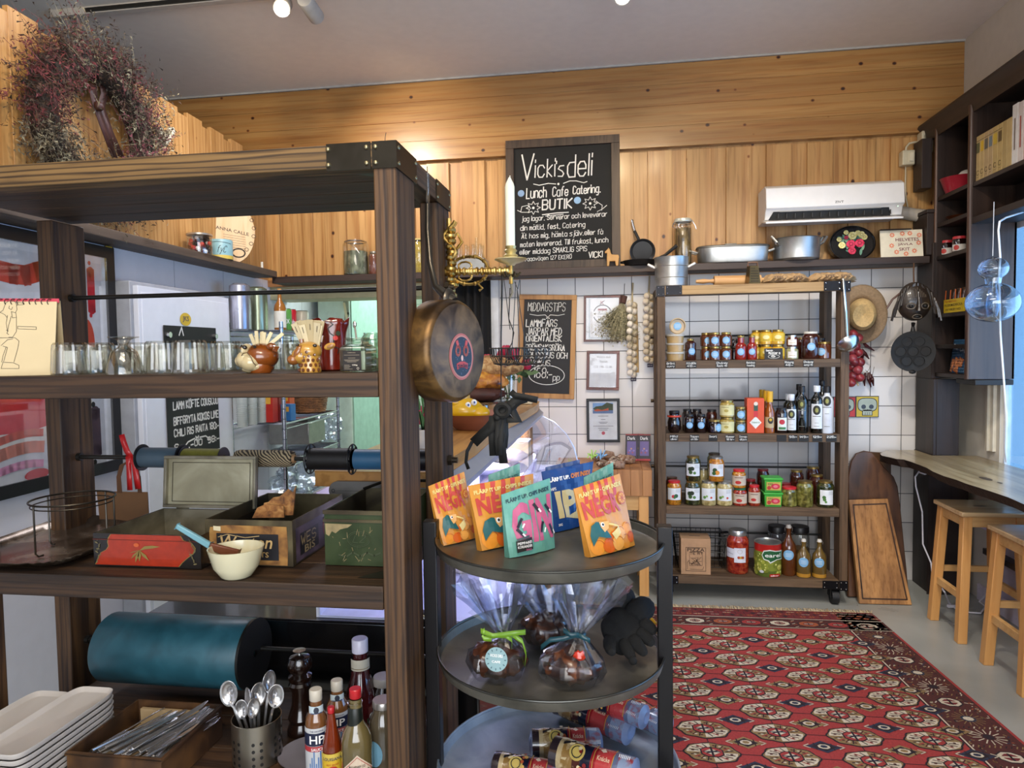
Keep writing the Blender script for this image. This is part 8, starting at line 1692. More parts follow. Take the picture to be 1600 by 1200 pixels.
b=MB();b.lathe((x1,1.56,1.177),[(.0057,-.002),(.011,-.002),(.009,.006),(.0057,.006)],M('8a6a48',.6),20,TX);b.put('cardboard_core',t)
# grey rounded board beyond
q=PY(515,765,1.65);b=MB();f=Fr((q.x,1.645,PY(515,781,1.645).z));w=.22;h=PY(515,752,1.645).z-f.o.z;P=[(h/2-h/2*math.sin(a),h/2+h/2*math.cos(a)) for a in [PI*i/12 for i in range(13)]]+[(w,0),(w,h)];b.prism(f,P,.012,M('6d6a66',.4));b.ring(f,.012,h/2,.004,.0015,SLATE,1);b.line(f,[(.02,h/2),(w,h/2)],.0012,M('4a4845',.5),1);o=b.put('grey_panel');tag(o,'grey rounded panel behind the green tin at the display case end','panel')
# paper bags with red ribbon
t=thing('gift_bags','bundle of brown paper bags tied with a red ribbon on the rack rod','paper bags',(rodx(195),1.585,Z1-.38));KB2=M('6d4c2e',.75,var=.1)
b=MB()
for i,(xa,dy) in enumerate(((158,.0),(162,.006),(160,.012),(165,.018))):
    A=PY(xa,832,1.59+dy);B_=PY(234,830,1.59+dy);Tp=PY(xa-1,768+i*2,1.585+dy);b.prism(Fr((A.x,1.588+dy,.998),(1,0,0),(0,-.02,1)),[(0,0),(B_.x-A.x,0),(B_.x-A.x,Tp.z-.998),(-.004,Tp.z-.998-.003*i)],.003,KB2)
b.put('bags',t)
b=MB()
for i in range(6): b.tube([PY(184+i*1.2,770,1.585),PY(183+i,745,1.58),PY(188+i,727,1.575),PY(200+i,721-i*.5,1.57),PY(212+i,727,1.575),PY(219-i*.6,745,1.58),PY(221-i,770,1.585)],.0016,M('5a3a22',.8),5)
b.put('bag_handles',t)
b=MB();RB=M('b51a1c',.45,coat=.2)
for P,w in([(190,679),(193,690),(198,704),(204,714)],9,),([(204,712),(201,725),(202,745),(203,766)],8),([(204,712),(210,725),(213,745),(216,764)],9),([(199,713),(200,728)],6):
    vs,fs=strip(P,w,1.552);b.add(vs,fs,RB)
b.put('red_ribbon',t,solid=.001)
# ================= middle rack shelf =================
Z2=LV[1]
# silver tray
tc_=Vector((-1.262,1.405,Z2+.001));t=thing('silver_tray','tarnished rectangular silver tray with crimped rim at the left of the middle rack shelf','tray',tc_);SV=mottled('tarnished_silver',['2e2218','6b5d50','b5a99a'],9,.25,.7,.15,6)
b=MB();n=64;vs=[];R=rotz(.06)
prof=[(0,.004),(.80,.004),(.88,.006),(.93,.015),(1.0,.020),(.99,.017)]
for s,z in prof:
    for j in range(n):
        th=2*PI*j/n;e=.35;co,si=math.cos(th),math.sin(th);w=1+(.012*(1 if j%2 else -1) if s>.9 else 0);q=R@Vector((.145*s*w*abs(co)**e*(1 if co>0 else -1),.20*s*w*abs(si)**e*(1 if si>0 else -1),z));vs.append(q+tc_)
b.add(vs,[(i*n+j,i*n+(j+1)%n,(i+1)*n+(j+1)%n,(i+1)*n+j) for i in range(len(prof)-1) for j in range(n)],SV);b.put('tray_body',t,solid=.0015)
sc0=PZ(128,853,Z2+.006);sc0=Vector((sc0.x-.0,sc0.y-.02,Z2+.0055));t=thing('wire_stand','dark wire ring stand standing on the silver tray','stand',sc0);WS=M('3a3630',.35,.8);zr=PY(125,779,sc0.y).z;rr=.083
b=MB()
b.tube([sc0+Vector((rr*math.cos(a*PI/20),rr*math.sin(a*PI/20),zr-sc0.z)) for a in range(40)],.0022,WS,6,True);b.tube([sc0+Vector((rr*.96*math.cos(a*PI/20),rr*.96*math.sin(a*PI/20),zr-sc0.z-.010)) for a in range(40)],.0014,WS,6,True)
for a in(2.9,.35,4.4,1.4): p=sc0+Vector((rr*math.cos(a),rr*math.sin(a),0));b.tube([p+Vector((0,0,zr-sc0.z)),p+Vector((0,0,.01)),p+Vector((-.006*math.cos(a),-.006*math.sin(a),.003)),p+Vector((-.016*math.cos(a),-.016*math.sin(a),.004))],.002,WS,6)
b.put('wire_frame',t)
# open red tin
x0,x1=PZ(153,882,Z2).x,PZ(315,885,Z2).x+.012;y0,y1=1.272,1.50;h=.068;t=thing('red_tin','open red and black tin box with gold leaf pattern, its tarnished lid standing open','tin',((x0+x1)/2,(y0+y1)/2,Z2))
TR=M('8f2810',.35,coat=.3,var=.15,vs=60);TK=M('14100e',.35,coat=.3,bump=.2);TG=M('7a6a38',.4);TM=mottled('tin_inside',['4a4438','7a7462','9a9482'],9,.4,.45,.1)
def openbox(b,x0,x1,y0,y1,z,h,m,mi,w=.0015):
    b.box(x0,y0,z,x1,y0+w,z+h,m);b.box(x0,y1-w,z,x1,y1,z+h,m);b.box(x0,y0+w,z,x0+w,y1-w,z+h,m);b.box(x1-w,y0+w,z,x1,y1-w,z+h,m);b.box(x0+w,y0+w,z,x1-w,y1-w,z+.002,mi)
    b.box(x0+w,y1-w-.001,z+.002,x1-w,y1-w,z+h-.001,mi);b.box(x0+w,y0+w,z+.002,x0+w+.001,y1-w-.001,z+h-.001,mi);b.box(x1-w-.001,y0+w,z+.002,x1-w,y1-w-.001,z+h-.001,mi);b.box(x0+w,y0+w,z+.002,x1-w,y0+w+.001,z+h-.001,mi)
b=MB();openbox(b,x0,x1,y0,y1,Z2+.001,h,TK,TM);b.put('tin_body',t)
W_=x1-x0;f=Fr((x0,y0,Z2+.001),(1,0,0),(0,0,1));b=MB()
P=[(.004,.003),(W_-.05,.003),(W_-.042,.012),(W_-.030,.022),(W_-.018,.030),(W_-.012,.042),(W_-.02,.053),(W_-.038,.058),(W_-.044,h-.001),(.042,h-.001),(.036,h-.009),(.034,.050),(.036,.042),(.030,.034),(.018,.028),(.012,.020),(.008,.010)]
b.poly(f,[(x+(-.002 if x<.1 else .002),y+.0) for x,y in P],TG,0);b.poly(f,P,TR,1);b.line(f,[(.0,h-.012),(W_,h-.012)],.0012,M('5a1a0c',.5),2)
cx=.105
for a,L in((-.35,.022),(-.75,.026),(-1.2,.026),(-1.65,.024),(.25,.0),(.45,.03)):
    if L: b.poly(f,[(cx,.036),(cx+math.cos(-1.2+a)*L*.5-.004,.036+math.sin(-1.2+a)*L*.6),(cx+math.cos(-1.2+a)*L,.036+math.sin(-1.2+a)*L*1.1),(cx+math.cos(-1.2+a)*L*.5+.004,.036+math.sin(-1.2+a)*L*.5)],TG,3)
b.poly(f,[(cx,.034),(cx+.012,.044),(cx+.03,.046),(cx+.048,.044),(cx+.03,.040),(cx+.014,.038)],TG,3);b.disc(f,cx-.006,.046,.006,M('b5542a',.4),3,.004)
g=M('6d6444',.5);random.seed(9)
for sx,rng in((1,range(7)),(-1,range(9))):
    for q in rng: x=(.004+.003*(q%3)*1.0+.004) if sx==1 else W_-.012-.003*(q%4);y=.010+q*.0065;b.disc(f,x,y,.004,g,2,.0014,rot=random.uniform(0,3),n=8);b.line(f,[(x,y),(x+.003*sx,y+.006)],.0006,g,2)
b.put('painted_front',t)
lx0,lx1=x0+.004,x1-.002;f=Fr((lx0,y1+.001,Z2+h+.004),(1,0,0),(0,.10,1));lw,lh=lx1-lx0,PY(300,711,1.52).z-(Z2+h+.004);b=MB();b.prism(f,rectpts(0,0,lw,lh),.004,TK)
for a in((0,0,lw,.007),(0,lh-.007,lw,lh),(0,.007,.007,lh-.007),(lw-.007,.007,lw,lh-.007)): b.prism(f,rectpts(*a),.012,TM,18)
b.rect(f,.007,.007,lw-.007,lh-.007,mottled('lid_inside',['6a6450','9a947a','d0cbb0'],5,.4,.45,.15,6),1);b.line(f,[(.018,.014),(lw-.018,.014),(lw-.018,lh-.016),(.018,lh-.016)],.0015,M('4a4436',.4,.7),3,True);b.put('lid',t,bev=.001)
b=MB();b.cyl((lx0+.03,y1+.001,Z2+h+.002),(lx0+.06,y1+.001,Z2+h+.002),.003,TM,8);b.cyl((lx1-.06,y1+.001,Z2+h+.002),(lx1-.03,y1+.001,Z2+h+.002),.003,TM,8);b.put('hinge',t)
# weston tin
x0,x1=PZ(326,880,Z2).x,PZ(465,882,Z2).x;y0,y1=1.305,1.568;h=.094;t=thing('biscuit_tin','open rusty biscuit tin labelled Weston, crispbread inside','tin',((x0+x1)/2,(y0+y1)/2,Z2))
RM=mottled('rusty_tin',['2a2218','4a4232','6a6248'],10,.5,.6,.2);b=MB();openbox(b,x0,x1,y0,y1,Z2+.001,h,RM,RM,.002);b.put('tin_body',t)
f=Fr((x0,y0,Z2+.001));W_=x1-x0;b=MB();YB=mottled('yellowed_paper',['4a2a10','8a6230','9c7840'],26,.7,0,.1,3);b.poly(f,[(.003,.002),(W_-.012,.002),(W_-.010,.04),(W_-.012,.082),(.05,.083),(.012,.078),(.006,.05)],YB,1);NV=M('15161c',.5)
b.rect(f,.026,.012,W_-.030,.066,NV,2);b.text(f,'Weston',.028,.036,.118,.026,M('b59a6a',.5),3,skew=.25);b.line(f,[(.03,.058),(.05,.064),(.09,.058),(.12,.062)],.0014,M('b59a6a',.5),3);b.text(f,"BISCUITS",.07,.018,.07,.011,M('a58a5a',.5),3);b.poly(f,[(.020,.072),(.036,.070),(.036,.080),(.020,.081)],M('c9c0a0',.6),3);b.put('front_label',t)
f=Fr((x1,y0,Z2+.001),(0,1,0),(0,0,1));D_=y1-y0;b=MB();b.rect(f,.012,.004,D_-.01,.075,mottled('torn_label',['1c1a2c','3a3040','5a4a5c'],14,.5,0,.1),1);b.rect(f,.03,.014,.12,.06,NV,2);b.write(f,'WES',.035,.035,.07,.02,.003,M('8a7a5a',.5),3);b.text(f,'BIS',.05,.015,.05,.016,M('8a7a5a',.5),3);b.disc(f,.17,.045,.028,M('6a2a30',.5),2);b.poly(f,[(.15,.03),(.17,.008),(.19,.004),(.168,.022)],M('b5b5cc',.5),3);b.put('side_label',t)
b=MB();CB_=mottled('crispbread',['4a2a14','8a5c30','b58a54'],60,.85,0,.8,3);
for k,(xa,P) in enumerate(((0,[(.06,-.02),(.13,-.02),(.135,.045),(.128,.03),(.118,.038),(.10,.022),(.085,.02),(.075,.01),(.065,.008)]),(0,[(.05,-.02),(.12,-.02),(.118,.004),(.08,.010),(.06,.002)]))):
    ff=Fr((x0,1.42-.02*k,Z2+h),(1,.15,0),(0,.2,1));b.prism(ff,P,.006,CB_)
b.put('crispbread',t)
# green tin
x0=PZ(510,882,Z2).x;x1=RX1-.044;y0,y1=1.325,1.56;h=.112;t=thing('green_tin','worn dark green tin with embossed oval at the right of the middle rack shelf','tin',((x0+x1)/2,(y0+y1)/2,Z2));GM=mottled('green_paint',['1f2a16','2c3a1f','3a4628'],8,.4,.2,.15);b=MB();openbox(b,x0,x1,y0,y1,Z2+.001,h,GM,RM,.002);b.box(x0-.002,y0-.002,Z2+h-.022,x1,y0,Z2+h-.016,RM);b.box(x0-.002,y0-.002,Z2+h-.006,x1,y0+.002,Z2+h+.002,RM);b.put('tin_body',t)
f=Fr((x0,y0,Z2+.001));b=MB();eg=M('46503a',.35,.3);b.ring(f,.073,.055,.024,.0014,eg,1,.016);b.ring(f,.073,.055,.021,.0008,eg,1,.013);b.write(f,'LZ',.06,.048,.024,.014,.0014,eg,1,slant=.4);b.line(f,[(.03,.022),(.045,.018),(.06,.028),(.075,.020),(.09,.028),(.105,.022),(.118,.028)],.003,eg,1)
tn=M('8a7c58',.6,var=.3,vs=60);b.poly(f,[(.002,.086),(.06,.085),(.05,.078),(.034,.074),(.024,.066),(.016,.07),(.010,.060),(.003,.064)],tn,1);random.seed(3)
for q in range(22): x,y=random.uniform(.01,.11),random.uniform(.006,.07);b.line(f,[(x,y),(x+random.uniform(-.008,.008),y+random.uniform(.0,.012))],.0008,tn,2)
b.put('embossing',t)
b=MB();b.tube([(x0,y1-.01,Z2+h),(x0+.055,y1,Z2+h+.02),(x1,y1,Z2+h+.02)],.004,M('17150f',.4,.5),6);b.tube([(x0+.055,y1,Z2+h+.02),(x0+.055,y1,Z2+h+.07)],.0045,M('17150f',.4,.5),6);b.put('lid_edge',t)
# bowl and brush
bc_=PZ(367,903,Z2);bc_=Vector((bc_.x,1.238,Z2+.001));t=thing('white_bowl','small cream-white bowl on the front edge of the middle rack shelf','bowl',bc_);PC=M('c9c4a6',.2,coat=.6,var=.03)
b=MB();b.lathe(bc_,[(0,0),(.026,0),(.030,.003),(.043,.022),(.051,.052),(.0525,.058),(.050,.058),(.041,.024),(.025,.008),(0,.007)],PC,48);b.put('bowl_body',t)
b=MB();b.lathe(bc_,[(0,.028),(.036,.026),(.043,.030)],mottled('butter',['c9b878','d9cfa4','b89a3c'],40,.4,0,.5),32);b.put('spread',t)
t=thing('pastry_brush','wooden brush with pale blue handle tip lying in the white bowl','brush',bc_+Vector((0,0,.04)));A,B_,E=PY(277,822,1.235),PY(329,853,1.24),PY(372,868,1.25)
def flat(b,P,ws,th,m):
    vs=[]
    for p,w in zip(P,ws): 
        d=(P[-1]-P[0]).normalized();u=d.cross(Vector((0,1,0))).normalized()*w/2;v=Vector((0,th/2,0));vs+=[p-u-v,p+u-v,p+u+v,p-u+v]
    fs=[(0,1,2,3),tuple(len(vs)-4+k for k in(3,2,1,0))]
    for i in range(len(P)-1):
        for k in range(4): fs.append((i*4+k,i*4+(k+1)%4,i*4+4+(k+1)%4,i*4+4+k))
    b.add(vs,fs,m)
b=MB();flat(b,[A,B_],[.010,.013],.008,M('6a99a6',.4));b.put('blue_tip',t,bev=.002)
b=MB();flat(b,[B_,B_.lerp(E,.45),E],[.013,.018,.024],.008,M('6a3a22',.5,var=.2));b.put('handle',t,bev=.002)
# ================= lower rack shelf =================
Z3=LV[2]
x0,x1=PY(147,1020,1.50).x+.024,PY(392,1030,1.50).x-.012;t=thing('paper_roll','large petrol blue roll of wrapping paper on the lowest rack rod','roll',((x0+x1)/2,1.53,.706));TX=Matrix.Rotation(PI/2,4,'Y')
TB=mottled('petrol_paper',['1f4752','265562','306472'],14,.4,0,.15,5,(1,1,1));b=MB();b.lathe((x0,1.53,.706),[(.008,-.001),(.080,0),(.0825,.004),(.0825,x1-x0-.004),(.080,x1-x0),(.008,x1-x0)],TB,56,TX);b.put('roll_body',t)
b=MB();b.lathe((x1+.001,1.53,.706),[(.008,0),(.083,0),(.083,.006),(.008,.006)],BLK,40,TX);b.put('end_disc',t)
# tray stacks
def traystack(name_lb,far_r,far_l,near_l,zt,n,grp,first):
    A,B_,D=PZ(*far_r,zt),PZ(*far_l,zt),PZ(*near_l,zt);u=(A-B_);v=(B_-D);w=u.length;l=v.length;c=(A+D)/2;ang=math.atan2(v.y,v.x)
    ang=math.atan2(v.y,v.x)-PI/2
    return c,w,l,ang
TW=M('b9b4b0',.35,var=.03);TW2=M('9a937e',.5)
def mk_tray(w,l,label,grp):
    t=thing('serving_tray',label,'serving tray',(0,0,0),grp);b=MB();n=48;vs=[];prof=[(0,.002),(.84,.002),(.88,.003),(.96,.010),(1.0,.0115),(1.0,.008),(.93,.0)]
    for s,z in prof:
        for j in range(n):
            th=2*PI*j/n;e=.32;co,si=math.cos(th),math.sin(th);k=(w/2-(1-s)*w/2*1.0) if s else 0;k2=(l/2-(1-s)*w/2) if s else 0;vs.append((k*abs(co)**e*(1 if co>0 else -1),k2*abs(si)**e*(1 if si>0 else -1),z))
    b.add(vs,[(i*n+j,i*n+(j+1)%n,(i+1)*n+(j+1)%n,(i+1)*n+j) for i in range(len(prof)-1) for j in range(n)],TW);b.put('tray_body',t,local=True);return t
zt=Z3+.122
A=PZ(200,1084,zt);B_=PZ(143,1084,zt);D=PZ(42,1160,zt);c2_=Vector(((A.x+PZ(42,1160,zt).x)/2,(A.y+D.y)/2,0))
T0=None;sw=.10;sl=.255
for si,(cx,cy,top,n,lbs) in enumerate(((PZ(104,1178,Z3+.068).x-.006-sw/2,PZ(122,1124,zt).y,zt,10,'right-hand stack'),(PZ(104,1178,Z3+.068).x-.012-sw*1.5,PZ(40,1130,zt-.015).y,zt-.015,9,'left-hand stack'))):
    for k in range(n):
        lb=('topmost white tray of the %s beside the cutlery'%lbs) if k==0 else 'white tray under the topmost one in the %s'%lbs
        t=mk_tray(sw,sl,lb,'white trays in the %s'%lbs) if T0 is None else copy_tree(T0)
        if T0 is None: T0=t
        place(t,(cx+random.uniform(-.001,.001),cy,top-.0115-k*.0122),[-.0,.0][si],label=lb,group='white trays in the %s'%lbs)
b=MB();q=PZ(78,1112,zt-.02);b.box(q.x-.03,q.y-.025,zt-.0245,q.x+.004,q.y+.035,zt-.0235,M('c9c6a8',.6));o=b.put('paper_slip');tag(o,'pale paper slip on the top tray of the left stack','paper')
# support plinth for the stacks keeps them on the shelf
# cutlery tray
zr=Z3+.068;A,B_=PZ(212,1095,zr),PZ(352,1096,zr);D=PZ(104,1178,zr);x0,x1=D.x,B_.x+.004;y0,y1=D.y,A.y
t=thing('cutlery_tray','rusty brown metal tray full of knives and forks on the lower rack shelf','tray',((x0+x1)/2,(y0+y1)/2,Z3));RS=mottled('rust',['1c120a','3a2412','5a3c1c'],14,.6,.2,.3);b=MB();openbox(b,x0,x1,y0,y1,Z3+.001,.072,RS,RS,.003)
b.tube([(x0,y0,zr),(x1,y0,zr),(x1,y1,zr),(x0,y1,zr)],.004,RS,8,True);b.put('tray_body',t)
b=MB();b.box(x0+.005,y0+.005,Z3+.004,x1-.005,y1-.005,Z3+.018,M('a08a68',.7));b.box(x0+.02,y1-.02,Z3+.02,x1-.01,y1-.012,Z3+.062,M('a08a68',.7));o=b.put('kraft_liner');tag(o,'crumpled brown paper lining the cutlery tray','paper')
CT=M('c9c9cc',.24,.9,.05)
def fork(t):
    b=MB();b.tube([(0,-.09,0),(0,-.05,.001),(0,.02,.003),(0,.05,.0)],.003,CT,6,rs=[.005,.0045,.003,.004]);b.box(-.010,.05,-.001,.010,.066,.001,CT)
    for k in range(4): b.box(-.010+k*.0056,.066,-.0008,-.010+k*.0056+.003,.10,.0008,CT)
    b.put('fork_body',t,local=True)
def knife(t):
    b=MB();b.box(-.005,-.10,-.0025,.005,-.01,.0025,CT);b.add([(-.005,-.01,-.001),(.005,-.01,-.001),(.008,.03,-.001),(.008,.08,-.001),(.0,.105,-.001),(-.004,.1,-.001),(-.005,.0,-.001)]+[(-.005,-.01,.001),(.005,-.01,.001),(.008,.03,.001),(.008,.08,.001),(.0,.105,.001),(-.004,.1,.001),(-.005,.0,.001)],[tuple(range(6,-1,-1)),tuple(range(7,14))]+[(i,(i+1)%7,(i+1)%7+7,i+7) for i in range(7)],CT);b.put('knife_body',t,local=True,bev=.0008)
kn=thing('table_knife','steel table knife lying in the left part of the rusty cutlery tray','knife',(0,0,0),'table knives in the cutlery tray');knife(kn)
fk=thing('table_fork','steel table fork lying in the right part of the rusty cutlery tray','fork',(0,0,0),'table forks in the cutlery tray');fork(fk)
random.seed(18)
for i in range(22):
    o=kn if i==0 else copy_tree(kn);x=x0+.050+(i%11)*.0135+random.uniform(-.003,.003);place(o,(x,(y0+y1)/2+random.uniform(-.012,.012),Z3+.048+.011*(i//11)+random.uniform(0,.006)),0);o.scale=(.85,.84,.85);o.rotation_euler=(random.uniform(.0,.05),random.uniform(-.9,.5),random.uniform(-.45,-.25))
for i in range(14):
    o=fk if i==0 else copy_tree(fk);x=x0+.185+(i%7)*.0135;o.scale=(.85,.84,.85);o.location=(min(x,x1-.035),(y0+y1)/2+random.uniform(.0,.012),Z3+.048+.012*(i//7));o.rotation_euler=(random.uniform(.04,.14),random.uniform(-.4,.4),random.uniform(-.35,-.1))
o=copy_tree(kn);o.location=(x0+.145,(y0+y1)/2+.012,Z3+.074);o.rotation_euler=(.12,.3,-.35);o['label']='large shiny knife lying across the top of the cutlery pile';del o['group']
# spoon cup
c=PY(396,1130,1.30);c=Vector((c.x-.001,1.315,Z3+.001));Hc=PY(396,1119,1.315).z-Z3;rc=.050;t=thing('cutlery_cup','perforated steel cup full of spoons','cutlery cup',c);SS=mottled('brushed',['6d665c','8f887c','a9a296'],6,.3,.95,.02,2,(1,1,.1))
b=MB();b.lathe(c,[(0,0),(rc,0),(rc,Hc),(rc-.0015,Hc),(rc-.0015,.004),(0,.004)],SS,48);b.put('cup_body',t)
b=MB();f=Cyl(c,rc,lab_ang(c))
for k in range(8):
    for j in range(9):
        if k in(2,5): continue
        b.disc(f,-.055+k*.0155,Hc-.035-j*.0145,.0034,M('0c0a08',.6),0,.0038,n=10)
b.put('perforation',t)
def spoon(px,py,ang,s,lb,dy=0.):
    t=thing('table_spoon',lb,'spoon',c+Vector((0,0,.01)));B_=PY(px,py,1.30+dy);A=c+Vector(((B_.x-c.x)*.3,(B_.y-c.y)*.3,.02));b=MB();b.tube([A,A.lerp(B_,.75),B_-Vector((0,0,.018*s))],.0025,CT,6)
    T=Matrix.Rotation(ang,4,'Z')@Matrix.Rotation(PI/2,4,'X');n=20;T=Matrix.Rotation(ang,4,'Z');vs=[]
    for s_,d in((1,0),(.8,.004),(.5,.007),(0.01,.009)):
        for j in range(n): a=2*PI*j/n;vs.append(B_+T@Vector((.017*s*s_*math.cos(a),d*s+.0,.025*s*s_*math.sin(a)*(1 if math.sin(a)>0 else 1.1))))
    b.add(vs,[(i*n+j,i*n+(j+1)%n,(i+1)*n+(j+1)%n,(i+1)*n+j) for i in range(3) for j in range(n)],CT);b.put('spoon_body',t,solid=.001)
spoon(357,1083,.2,1.05,'large spoon leaning far left out of the steel cup',-.01);spoon(387,1092,-.7,.95,'dark-looking spoon beside the large left one');spoon(404,1085,.9,1.0,'upright spoon in the middle of the steel cup',.01);spoon(421,1065,1.1,.95,'tallest spoon at the back of the steel cup',.03);spoon(431,1087,.6,.95,'spoon leaning right out of the steel cup',.0);spoon(377,1108,.2,.8,'small spoon low at the left of the steel cup');spoon(396,1106,1.0,.8,'small spoon low in the middle of the steel cup',-.02)
# pepper mill
c=PY(469,1060,1.42);c=Vector((c.x,1.42,Z3+.001));ht=PY(469,1016,1.42).z-Z3;PM=M('1c0f0a',.2,coat=.7,var=.2);t=thing('pepper_mill','dark wooden pepper mill with metal top knob','pepper mill',c)
b=MB();b.lathe(c,[(0,0),(.031,0),(.031,.01),(.025,.025),(.029,.035),(.024,.05),(.020,ht*.35),(.019,ht*.5),(.024,ht-.082),(.0255,ht-.076),(.022,ht-.07),(.0255,ht-.064),(.0255,ht-.058),(.016,ht-.054),(.026,ht-.040),(.0275,ht-.028),(.022,ht-.016),(.008,ht-.011),(0,ht-.011)],PM,36);b.put('mill_body',t)
b=MB();b.lathe((c.x,c.y,c.z+ht-.012),[(.004,0),(.004,.005),(.013,.009),(.014,.0115),(0,.013)],STEEL,20);b.put('knob',t)
# saucer under bottles
c=PY(470,1180,1.33);b=MB();b.lathe((c.x+.02,1.33,Z3+.001),[(0,0),(.045,0),(.062,.008),(.064,.010),(.045,.003),(0,.003)],M('6d6a70',.3),40);o=b.put('saucer');tag(o,'pale saucer under the pepper mill area on the lower rack shelf','saucer')
# sauce bottles
def sauce(px,ytop,Y,r,label,prof,body,capm,caph,capr,lab=None,labR=None,neckl=None):
    c=PY(px,ytop,Y);h=c.z-Z3-.001;c=Vector((c.x,Y,Z3+.001));t=thing('sauce_bottle',label,'bottle',c);b=MB();b.lathe(c,[(rr*r,zz*h) for rr,zz in prof],body,32);b.put('bottle',t)
    b=MB();b.lathe(c+Vector((0,0,h-caph)),[(capr*.95,0),(capr,.001),(capr,caph*.92),(capr*.9,caph),(0,caph)],capm,28);b.put('cap',t)
    if lab: b=MB();lab(b,Cyl(c,r,lab_ang(c)),r,h,Cyl(c,neckl,lab_ang(c)) if neckl else None);b.put('label_sticker',t)
    return t
HPp=[(0,0),(.95,0),(1,.02),(1,.62),(.93,.68),(.62,.76),(.55,.80),(.52,.9)];HPB=M('6a4424',.12,coat=1,var=.1)
def hpl(b,f,r,h,fn):
    b.rect(f,-r*1.5,h*.08,r*1.5,h*.60,M('b9bcc0',.5),1);b.rect(f,-r*1.45,h*.40,r*1.45,h*.545,M('141c38',.45),2);b.text(f,'HP',-r*.62,h*.425,r*1.24,h*.095,WHT,3);b.rect(f,-r*1.45,h*.335,r*1.45,h*.395,M('a8343a',.45),2);b.text(f,'SAUCE',-r*.5,h*.345,r*1.0,h*.035,WHT,3);b.text(f,'THE ORIGINAL',-r*.6,h*.56,r*1.2,h*.018,M('2a3050',.5),2)
    for k in range(9): x=-r*.7+k*r*.18;b.rect(f,x,h*.12,x+r*.12,h*(.2+.07*((k*7)%3)),M('5a7aa8',.5),2)
    if fn: b.rect(fn,-.016,h*.725,.016,h*.83,M('b5c4cc',.5),1);b.disc(fn,0,h*.785,.005,M('2a3040',.5),2,.007,n=8);b.line(fn,[(-.01,h*.75),(.01,h*.75)],.002,M('3a4a6a',.5),2)
sauce(493,1076,1.275,.022,'front brown sauce bottle with HP label and white cap',HPp,HPB,M('b9b4a8',.35),.022,.0125,hpl,neckl=.0138)
sauce(526,1062,1.36,.023,'rear brown sauce bottle with HP label and white cap',HPp,HPB,M('b9b4a8',.35),.022,.0125,hpl,neckl=.0145)
def loul(b,f,r,h,fn):
    b.rect(f,-r*1.5,h*.10,r*1.5,h*.42,M('c9a52a',.45),1);b.rect(f,-r*1.5,h*.36,r*1.5,h*.44,M('c9b04a',.45),2);b.text(f,'LOUISIANA',-r*.95,h*.355,r*1.9,h*.04,M('16204a',.5),3);b.text(f,'HOT SAUCE',-r*.6,h*.29,r*1.2,h*.022,M('a81c1c',.5),3);b.disc(f,0,h*.22,r*.5,M('a81c1c',.5),3)
    b.rect(f,-r*1.5,h*.10,r*1.5,h*.13,M('a81c1c',.5),3)
sauce(517,1104,1.255,.0185,'small amber hot sauce bottle with yellow LOUISIANA label and red cap',[(0,0),(.95,0),(1,.02),(1,.5),(.9,.56),(.6,.72),(.42,.86),(.4,.92)],M('6a2408',.1,coat=1,var=.15),M('a81c24',.35),.012,.0068,loul)
def tabl(b,f,r,h,fn):
    cy=h*.24;s=.034;b.poly(f,[(0,cy-s),(s,cy),(0,cy+s),(-s,cy)],M('c9b8a4',.5),1);b.line(f,[(0,cy-s*.88),(s*.88,cy),(0,cy+s*.88),(-s*.88,cy)],.0009,M('a8342c',.5),2,True);b.text(f,'TABASCO',-.024,cy-.006,.048,.010,M('1c3a22',.5),3);b.text(f,'McILHENNY CO.',-.015,cy+.009,.030,.005,M('2a2a22',.5),3);b.text(f,'BRAND',-.008,cy-.013,.016,.004,M('8a2a22',.5),3);b.text(f,'PEPPER SAUCE',-.012,cy-.02,.024,.004,M('8a2a22',.5),3)
ts_=sauce(555,1075,1.245,.030,'rounded clear bottle with diamond TABASCO label, black neck band and red cap',[(0,0),(.95,0),(1,.02),(1,.42),(.95,.52),(.75,.60),(.5,.66),(.42,.72),(.40,.9)],M('5f5434',.1,coat=1,var=.2),M('a81c24',.35),.018,.0115,tabl)
c=PY(555,1110,1.245);b=MB();b.lathe((c.x,1.245,PY(555,1128,1.245).z),[(.0160,-.006),(.0150,.008),(.0140,.030),(.0128,.032)],M('0f1612',.4),24);b.lathe((c.x,1.245,PY(555,1098,1.245).z),[(.0125,0),(.0145,.001),(.0145,.003),(.0125,.004)],GL1,24);b.put('neck_band',ts_)
def ketl(b,f,r,h,fn):
    if fn: b.rect(fn,-.026,h*.70,.026,h*.81,M('b9b2a0',.5),1);b.line(fn,[(-.024,h*.72),(.024,h*.72)],.0012,GOLD,2)
    b.poly(f,[(.01,h*.08),(.035,h*.08),(.035,h*.3),(.03,h*.36),(.026,h*.30),(.018,h*.28)],M('b9bcb8',.5),1);b.write(f,'Ketchup',.012,h*.2,.02,.01,.001,M('22402a',.5),2)
sauce(562,997,1.42,.034,'tall clear ketchup bottle with white cap, tallest of the sauces',[(0,0),(.95,0),(1,.02),(1,.38),(.93,.47),(.68,.60),(.52,.70),(.46,.80),(.44,.93)],M('3a0f12',.08,coat=1,var=.5,vs=12),M('c4c0d0',.3),.030,.0175,ketl,neckl=.0195)
c=PY(597,1060,1.44);h=c.z-Z3+.005;c=Vector((c.x+.004,1.44,Z3+.001));jar('condiment_jar','dark jar with white lid at the rear right of the lower rack shelf','jar',c,.03,h,M('1c120e',.15,coat=1),M('a9a29a',.35),None,lidh=.018,neck=.8)
